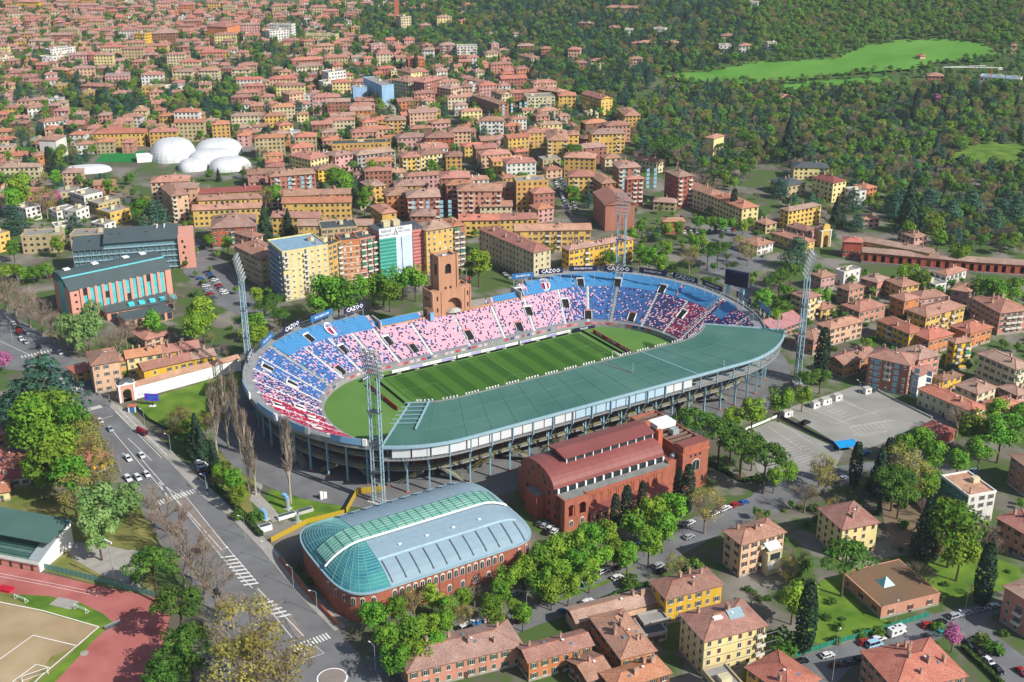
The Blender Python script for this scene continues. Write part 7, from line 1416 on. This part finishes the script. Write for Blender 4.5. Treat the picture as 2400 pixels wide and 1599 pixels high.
# ================================================================ STREET FURNITURE
def lamp(u, v, h, label, ang=0.0, arm=1.8, name='street_lamp'):
    x, y = W(u, v); o = thing(name, label, 'street lamp', (x, y, 0), ang, 'street lamps'); MB().bar((0,0,0), (0,0,h), .11, 8, 0, .07).build('pole', mt_steel, o); t = MB(); t.bar((0,0,h-.1), (arm*.6,0,h+.35), .06); t.bar((arm*.6,0,h+.35), (arm,0,h+.4), .06); t.build('arm', mt_steel, o); MB().box(arm-.1, arm+.7, -.18, .18, h+.3, h+.48).build('lamp_head', mt_white, o)
for u, v, h, a in [(600+345/3.92, 1199+705/3.92, 8, 2.6), (600+565/3.92, 1199+945/3.92, 8.5, 3.0), (632, 1320, 8, 2.9), (340, 998, 7, 2.5), (401, 1062, 8, 2.7), (486, 1165, 9, 2.7), (575, 1262, 8.5, 2.8), (283, 1108, 8, 0), (527, 1345, 9, 1.0), (1958, 1535, 8, 1), (2097, 1468, 8, 1.2), (2262, 1430, 9, 1.2), (2253, 1492, 8, 2), (1950, 1600, 9, 2), (880, 1572, 9, 2.4), (1234, 1432, 6, 1), (868, 720, 11, .5), (965, 690, 11, .5), (2290, 1110, 9, 2.6), (1906, 928, 9, 1), (2012, 940, 9, 2), (1560, 700, 9, 1), (2275, 780, 8, 1), (30, 802, 10, .5)]: lamp(u, v, h, 'slim grey street lamp with curved arm', a)
def mast(u, v, h, label, face=0.0):
    x, y = W(u, v); o = thing('floodlight_mast', label, 'floodlight', (x, y, 0), face); MB().bar((0,0,0), (0,0,h), .24, 8, 0, .14).build('pole', mt_steel, o); MB().box(-1.7, 1.7, -.1, .1, h, h+.25).build('crossbar', mt_steeld, o)
    for k in range(5): MB().box(-1.7+k*.75, -1.2+k*.75, -.45, -.1, h-.2, h+.5).build('lamp', mt_white, o)
mast(270, 1372, 17, 'tall white floodlight mast beside running track fence', -.6); mast(1200+1075/3.92, 1199+0, 10, 'short floodlight mast behind the swimming hall', 1) if False else None
# signal gantries
for u, v, u2, v2, lb in ((259, 955, 219, 945, 'traffic signal gantry over the avenue near the pink gate'), (488, 1165, 458, 1140, 'traffic signal gantry by the long zebra crossing')):
    x, y = W(u, v); x2, y2 = W(u2, v2); a = atan2(y2-y, x2-x); o = thing('signal_gantry', lb, 'traffic light', (x, y, 0), a); MB().bar((0,0,0), (0,0,6), .12, 8).build('pole', mt_steel, o); MB().bar((0,0,6), (7,0,5.6), .08).build('arm', mt_steel, o); MB().box(6.6, 7.1, -.2, .2, 4.6, 5.7).build('signal_head', mt_black, o); MB().box(-.2, .2, -.25, .25, 2.6, 3.6).build('signal_head', mt_black, o)
# screen on the lawn, kiosk
x, y = W(358, 952); o = thing('led_screen', 'purple and blue video screen on a stand on the lawn', 'screen', (x, y, 0), -.1); em = M('screen_picture', '#2f6fd0', .3, .3, .35, col2='#6a3fc8', thr=(.42, .58)); MB().box(-3.2, 3.2, -.25, .25, 2.6, 6.0).build('screen', em, o); MB().box(-.15, .15, -.15, .15, 0, 2.6).build('post', mt_black, o); MB().box(-1.4, 1.4, -.9, .9, 0, .25).build('base', mt_white, o)
x, y = W(311, 964); o = thing('kiosk', 'small blue and white kiosk by the pavement near the lawn', 'kiosk', (x, y, 0), .15); MB().box(-1.6, 1.6, -1.2, 1.2, 0, 2.7).build('wall', mt_blueb, o); MB().box(-1.9, 1.9, -1.5, 1.5, 2.7, 2.95).build('roof', mt_brick, o)
for s in (-1, 1): MB().box(s*1.35-.25, s*1.35+.25, -1.3, -1.2, 0, 2.6).build('jamb', mt_white, o)
# fences: (points, height, post spacing, panel material, post material, label)
def fenceline(pts, h, step, pm, sm, label, thick=.05, name='fence'):
    P = [Vector(W(*p)) for p in pts]; o = thing(name, label, 'fence', (*P[0], 0)); pan = {}
    for i in range(len(P)-1):
        d = P[i+1]-P[i]; n = max(1, round(d.length/step)); a = atan2(d.y, d.x); l = d.length/n
        me = MB().box(.06, l-.06, -thick/2, thick/2, .15, h-.05).data('panel', [pm]); ps = MB().box(-.05, .05, -.06, .06, 0, h+.05).data('post', [sm])
        for k in range(n): p = P[i]+d*(k/n)-P[0]; obj('panel', me, o, (p.x, p.y, 0), a); obj('post', ps, o, (p.x, p.y, 0), a)
    return o
mt_gf = M('fence_panel_green', '#5f8f80', .7, .08, .5); mt_gf2 = M('fence_net_green', '#1f7a62', .8, .1, .4)
fenceline([(-60,1298),(0,1312),(130,1340),(250,1370),(372,1402)], 2.4, 2.0, mt_gf, mt_steel, 'pale green panel fence along the running track')
fenceline([(636,1272),(720,1228),(808,1206)], 2.2, 1.8, mt_yel, mt_yel, 'yellow slatted fence between the lawn and swimming hall'); fenceline([(812,1205),(838,1158),(905,1153)], 2.8, 1.8, mt_yel, mt_yel, 'yellow panel fence beside the near floodlight tower')
fenceline([(1864,1541),(1943,1515),(2075,1477),(2177,1445)], 2.0, 3, mt_gf2, mt_steel, 'dark green net fence along the nursery street'); fenceline([(2287,1415),(2326,1402)], 2.0, 3, mt_gf2, mt_steel, 'short green net fence by the right hand cypress')
fenceline([(1822,978),(1900,1018),(1980,1057)], 1.8, 4, mt_navy, mt_steeld, 'navy banner fence dividing the two car parks'); fenceline([(385,1020),(440,1015),(490,990)], 2.2, 1.6, M('fence_bars_yellow', '#a8973a'), mt_yel, 'yellow barred fence below the bright lawn')
fenceline([(1745,1010),(1770,1000),(1822,978)], 1.2, 4, mt_white, mt_white, 'low white wall at the car park corner', .3, 'low_wall'); fenceline([(655,1312),(720,1392),(792,1468)], 1.6, 5, mt_brick, mt_brick, 'low brick wall between pavement and swimming hall', .35, 'low_wall'); fenceline([(1820,700),(1700,655),(1640,640)], 2.2, 6, mt_conc, mt_conc, 'pale wall outside the right bend', .3, 'low_wall'); fenceline([(2020,898),(2110,945),(2185,982)], 1.0, 5, mt_conc, mt_navy, 'low kerb wall along the rear car park edge', .4, 'low_wall')
fenceline([(312,950),(350,988),(400,1015),(470,1060)], 1.8, 3, M('fence_dark_mesh', '#3f4a42'), mt_steeld, 'dark mesh fence round the bright lawn')
# hedges
def hedge(pts, w, h, label):
    P = [Vector(W(*p)) for p in pts]; o = thing('hedge', label, 'hedge', (*P[0], 0)); t = MB(); core = MB()
    for i in range(len(P)-1):
        d = P[i+1]-P[i]; q = Vector((-d.y, d.x)).normalized(); n = int(d.length*14)
        for _ in range(n):
            s = rt.uniform(-1, 1); zz = rt.uniform(.2, 1); e = rt.random() < .55; pp = P[i]-P[0]+d*rt.random()+q*(s*w/2 if e else (w/2)*(1 if s > 0 else -1)); leaf(t, Vector((pp.x, pp.y, h*(1 if e else zz))), Vector((q.x*s, q.y*s, 1 if e else .3)), .26)
        a = P[i]-P[0]; b = P[i+1]-P[0]; k = q*w*.42; core.hexa([(a.x-k.x, a.y-k.y, 0), (b.x-k.x, b.y-k.y, 0), (b.x+k.x, b.y+k.y, 0), (a.x+k.x, a.y+k.y, 0)], [(a.x-k.x, a.y-k.y, h*.92), (b.x-k.x, b.y-k.y, h*.92), (b.x+k.x, b.y+k.y, h*.92), (a.x+k.x, a.y+k.y, h*.92)])
    t.build('foliage', LEAF['shrub'], o); core.build('core', LEAF['cypress'], o)
hedge([(500,1140),(560,1200),(612,1258)], 2.2, 1.8, 'dark clipped hedge between the avenue pavement and lawn'); hedge([(2255,1520),(2310,1570),(2350,1610)], 1.6, 1.6, 'clipped hedge along the side street at bottom right'); hedge([(1395,1418),(1480,1382),(1520,1372)], 1.6, 1.5, 'low hedge along the street by the long tiled wing'); hedge([(1655,1085),(1740,1130),(1790,1120)], 1.8, 1.4, 'hedge row below the stone pines')
# lawn island under the limes
for pts in ([(1290,1410),(1420,1362),(1495,1326),(1490,1332),(1420,1370),(1295,1416)], [(1200,1445),(1245,1425),(1248,1432),(1205,1452)]): sheet('tree_verge', pts, mt_grass, .2)
# ventilation plant on the lawn
def pipe(u, v, h, r, label, hook=True, mat=mt_steel):
    x, y = W(u, v); o = thing('vent_pipe', label, 'vent', (x, y, 0), 2.6); MB().cyl(0, 0, .3, h, r, 12).build('shaft', mat, o); MB().box(-r*1.5, r*1.5, -r*1.5, r*1.5, 0, .35).build('base', mt_conc, o)
    if hook:
        P = [(0, 0, h)] + [(r*1.6*(1-cos(a)), 0, h + r*1.6*sin(a)) for a in (.4, .8, 1.2, 1.6, 2.0)]; t = MB()
        for a, b in zip(P, P[1:]): t.bar(a, b, r, 12)
        t.build('cowl', mat if mat is not mt_steel else mt_sky, o)
pipe(675, 1193, 4.2, .85, 'tall silver hooked vent pipe on the lawn'); pipe(623, 1218, 2.4, .8, 'short blue hooked vent pipe near the hedge', True, mt_sky); pipe(697, 1224, 3.0, .8, 'dull silver vent pipe by the concrete plant', False)
for u, v, w_, d_, h_, lb, m in ((762, 1168, 1.2, 1.0, 2.8, 'white vent cabinet pair on the lawn', mt_white), (672, 1212, 7, 2.2, 1.3, 'white concrete plant housing on the lawn', mt_white), (715, 1200, 6, 2.4, 1.2, 'open concrete light well on the lawn', mt_conc), (622, 1242, 4.5, 2.4, 2.0, 'white angular stair housing beside the hedge', mt_white)):
    x, y = W(u, v); o = thing('plant_housing', lb, 'plant housing', (x, y, 0), .55); MB().box(-w_/2, w_/2, -d_/2, d_/2, 0, h_).build('casing', m, o); MB().box(-w_/2+.25, w_/2-.25, -d_/2+.25, d_/2-.25, h_, h_+.06).build('grille', mt_steeld, o)
    if h_ > 2.5: MB().box(-w_/2-1.4, -w_/2-.3, -d_/2, d_/2, 0, h_+.4).build('cabinet', mt_white, o)
# car park kiosks and blue canopy
for u, v, w_, lb in ((1910, 955, 3.2, 'white cabin at the corner of the car park, second'), (1935, 947, 4.4, 'longest white cabin on the car park edge'), (1962, 938, 3.4, 'white cabin on car park edge nearest the low wall'), (1844, 976, 4.2, 'white cabin at the end of the navy banner fence'), (2031, 922, 3.2, 'white cabin by the brick five-storey block')):
    x, y = W(u, v); o = thing('site_cabin', lb, 'cabin', (x, y, 0), .35); MB().box(-w_/2, w_/2, -1.4, 1.4, .15, 2.8).build('shell', mt_white, o); MB().box(-w_/2-.1, w_/2+.1, -1.5, 1.5, 2.8, 2.95).build('roof', mt_conc, o); MB().box(-.5, .3, -1.45, -1.4, 1.1, 2.2).build('window', mt_glass, o); MB().box(w_/2-1.1, w_/2-.3, -1.45, -1.4, .2, 2.3).build('door', mt_conc, o)
x, y = W(1984, 1040, 3); o = thing('blue_canopy', 'bright blue canopy shed at the car park edge', 'shed', (x, y, 0), .28); MB().hexa([(-4.5,-2.4,2.6),(4.5,-2.4,2.6),(4.5,2.4,3.3),(-4.5,2.4,3.3)], [(-4.5,-2.4,2.75),(4.5,-2.4,2.75),(4.5,2.4,3.45),(-4.5,2.4,3.45)]).build('roof', M('canopy_blue', '#1f8fd0', .5), o); MB().box(-4.3, 4.3, 2.0, 2.2, 0, 2.9).build('back_wall', mt_navy, o)
for s in (-4.2, 4.2): MB().box(s-.08, s+.08, -2.2, -2.0, 0, 2.6).build('post', mt_steel, o)
# goals and bits on the athletics ground
for u, v, a, w_, lb in ((47, 1410, -.5, 5, 'small white goal on the grass at far left'), (188, 1434, -.5, 5.2, 'small white goal with green net on the grass'), (84, 1592, .6, 7.3, 'full size white goal at the end of the sand pitch')):
    x, y = W(u, v); o = thing('goal', lb, 'goal', (x, y, .15), a); t = MB(); h = 2.0 if w_ < 6 else 2.44
    for p, q_ in (((-w_/2,0,0),(-w_/2,0,h)), ((w_/2,0,0),(w_/2,0,h)), ((-w_/2,0,h),(w_/2,0,h)), ((-w_/2,1.3,0),(w_/2,1.3,0)), ((-w_/2,0,h),(-w_/2,1.3,0)), ((w_/2,0,h),(w_/2,1.3,0)), ((-w_/2,0,0),(-w_/2,1.3,0)), ((w_/2,0,0),(w_/2,1.3,0))): t.bar(p, q_, .07)
    t.build('frame', mt_white, o); t = MB()
    for k in range(12): t.bar((-w_/2+w_*k/11,0,h), (-w_/2+w_*k/11,1.3,0), .02, 3)
    t.build('net', mt_gf, o)
x, y = W(264, 1470); o = thing('team_bench', 'grey covered team bench at the corner of the sand pitch', 'bench', (x, y, .15), .75); MB().box(-2.5, 2.5, -.4, .4, 0, .5).build('seat', mt_steeld, o); MB().hexa([(-2.6,.3,.4),(2.6,.3,.4),(2.6,.5,.4),(-2.6,.5,.4)], [(-2.6,-.5,1.7),(2.6,-.5,1.7),(2.6,-.3,1.75),(-2.6,-.3,1.75)]).build('canopy', mt_steel, o)
x, y = W(198, 1532); struct(MB().cyl(0, 0, .1, .17, 1.3, 20).build('throwing_circle', mt_pave, None, (x, y, 0)))
x, y = W(14, 1384); o = thing('crash_mat', 'bright red crash mat at the left end of the track', 'mat', (x, y, .1), -.3); MB().box(-2.4, 2.4, -1.3, 1.3, 0, .8).build('mat', mt_red, o); MB().box(-2.5, 2.5, -1.4, 1.4, .8, .86).build('cover', mt_red, o)
for u, v, c, lb in ((1107, 1465, mt_blueb, 'blue recycling bank under the limes'), (1121, 1462, mt_blueb, 'second blue recycling bank under the limes, nearer the poster'), (1370, 1375, M('bin_green', '#2f6a4a'), 'green recycling bank on the tree verge')):
    x, y = W(u, v); o = thing('recycling_bin', lb, 'bin', (x, y, .1), .5); MB().box(-.8, .8, -.6, .6, 0, 1.5).build('bin', c, o); MB().box(-.85, .85, -.65, .65, 1.5, 1.65).build('lid', mt_white, o)
x, y = W(1142, 1462); o = thing('poster_stand', 'street poster stand beside the blue recycling banks', 'poster', (x, y, .1), .4); MB().box(-.9, .9, -.1, .1, .5, 3.0).build('frame', mt_white, o); MB().box(-.75, .75, -.13, -.1, .65, 2.85).build('poster', M('poster_art', '#8a5560', .6, .4, 2, col2='#c8b0a8'), o); MB().box(-.1, .1, -.08, .08, 0, .5).build('post', mt_steeld, o)
x, y = W(1476, 1328); o = thing('poster_stand', 'orange street poster stand under the right end of the limes', 'poster', (x, y, .1), .4); MB().box(-.9, .9, -.1, .1, .5, 3.0).build('frame', mt_white, o); MB().box(-.75, .75, -.13, -.1, .65, 2.85).build('poster', M('poster_orange', '#c86a2a'), o)
# ================================================================ LABELS: tell look-alikes apart by the nearest landmark
MARKS = [(SW(-110,-108), 'swimming hall'), (SW(-30,-105), 'brick gymnasium'), (SW(-3,66), 'brick tower'), (W(407,368), 'largest air dome'), (W(250,680), 'turquoise office block'), (W(925,640), 'scaffolded block'), (W(440,900), 'long white wall'), (W(2090,1400), 'nursery school'), (W(60,1270), 'small grandstand'), (W(779,1590), 'roundabout'), (W(2020,980), 'rear car park'), (W(1850,1050), 'front car park'), (W(931,62), 'tall brick chimney'), (W(1726,720), 'scoreboard'), (W(1934,579), 'baroque gate'), (W(2250,636), 'rust red arcade'), (W(890,225), 'blue sheeted block'), (W(510,70), 'far orange block'), (W(325,95), 'far yellow tower'), (W(150,130), 'far white complex'), (W(655,80), 'white hill block'), (W(270,320), 'long yellow building'), (W(1455,535), 'brick hall'), (W(1340,600), 'bright yellow block'), (W(1640,465), 'long cream terrace'), (W(1670,355), 'villa in the wood'), (W(2100,140), 'green meadow'), (W(2320,200), 'tower crane'), (W(1550,90), 'white hillside villa'), (W(200,1460), 'running track'), (W(888,1178), 'near floodlight tower'), (W(1868,897), 'right floodlight tower'), (W(580,880), 'left floodlight tower'), (W(340,450), 'white flat villas'), (W(430,430), 'peach apartment tower'), (W(730,480), 'yellow terraces'), (W(520,540), 'rust red corner block'), (W(1740,1450), 'solar panel block'), (W(2215,1170), 'teal sided house'), (W(2060,870), 'blue banded block'), (W(1150,580), 'cream five-storey block'), (W(1090,330), 'flat white block'), (W(450,170), 'cream row'), (W(60,30), 'far corner roofs'), (W(760,340), 'dark flat roof block'), (W(1200,250), 'flat cream block'), (W(215,900), 'peach corner house'), (W(200,1130), 'yellow cottage'), (W(100,910), 'great cedar'), (W(1310,1500), 'orange house')]
ONES = ['', 'first', 'second', 'third', 'fourth', 'fifth', 'sixth', 'seventh', 'eighth', 'ninth', 'tenth', 'eleventh', 'twelfth', 'thirteenth', 'fourteenth', 'fifteenth', 'sixteenth', 'seventeenth', 'eighteenth', 'nineteenth']
TENS = {2: ('twentieth', 'twenty'), 3: ('thirtieth', 'thirty'), 4: ('fortieth', 'forty'), 5: ('fiftieth', 'fifty'), 6: ('sixtieth', 'sixty'), 7: ('seventieth', 'seventy'), 8: ('eightieth', 'eighty'), 9: ('ninetieth', 'ninety')}
def ordw(n): return ONES[n] if n < 20 else (TENS[n//10][0] if n % 10 == 0 else TENS[n//10][1] + '-' + ONES[n % 10])
byl = {}
for o in THINGS: byl.setdefault(o['label'], []).append(o)
for lb, L in byl.items():
    if len(L) == 1 and len(lb.split()) >= 4: continue
    ranks = {}
    def rank(o, m):
        if m not in ranks: ranks[m] = sorted(L, key=lambda q: (q.location.x-MARKS[m][0][0])**2 + (q.location.y-MARKS[m][0][1])**2)
        return ranks[m].index(o) + 1
    for o in L:
        best = min(range(len(MARKS)), key=lambda m: (rank(o, m)*28 + sqrt((o.location.x-MARKS[m][0][0])**2 + (o.location.y-MARKS[m][0][1])**2)))
        r = rank(o, best); nl = f'{lb}, {"" if r == 1 else ordw(r) + " "}closest to the {MARKS[best][1]}'; o['label'] = nl if len(nl.split()) <= 16 else nl.replace('closest to the', 'nearest')
# ================================================================ HAZE
hz = MB(); hz.box(-5700, 5700, -750, 6400, -6, 300); ho = stuff(hz.build('haze', M('haze_air', '#ffffff')))
hm = bpy.data.materials.new('haze_volume'); hm.use_nodes = True; hn = hm.node_tree.nodes; hn.remove(hn['Principled BSDF']); pv = hn.new('ShaderNodeVolumePrincipled'); pv.inputs['Color'].default_value = (.75, .85, 1, 1); pv.inputs['Density'].default_value = .00007; pv.inputs['Anisotropy'].default_value = .2
hm.node_tree.links.new(pv.outputs[0], hn['Material Output'].inputs['Volume']); ho.data.materials.clear(); ho.data.materials.append(hm)
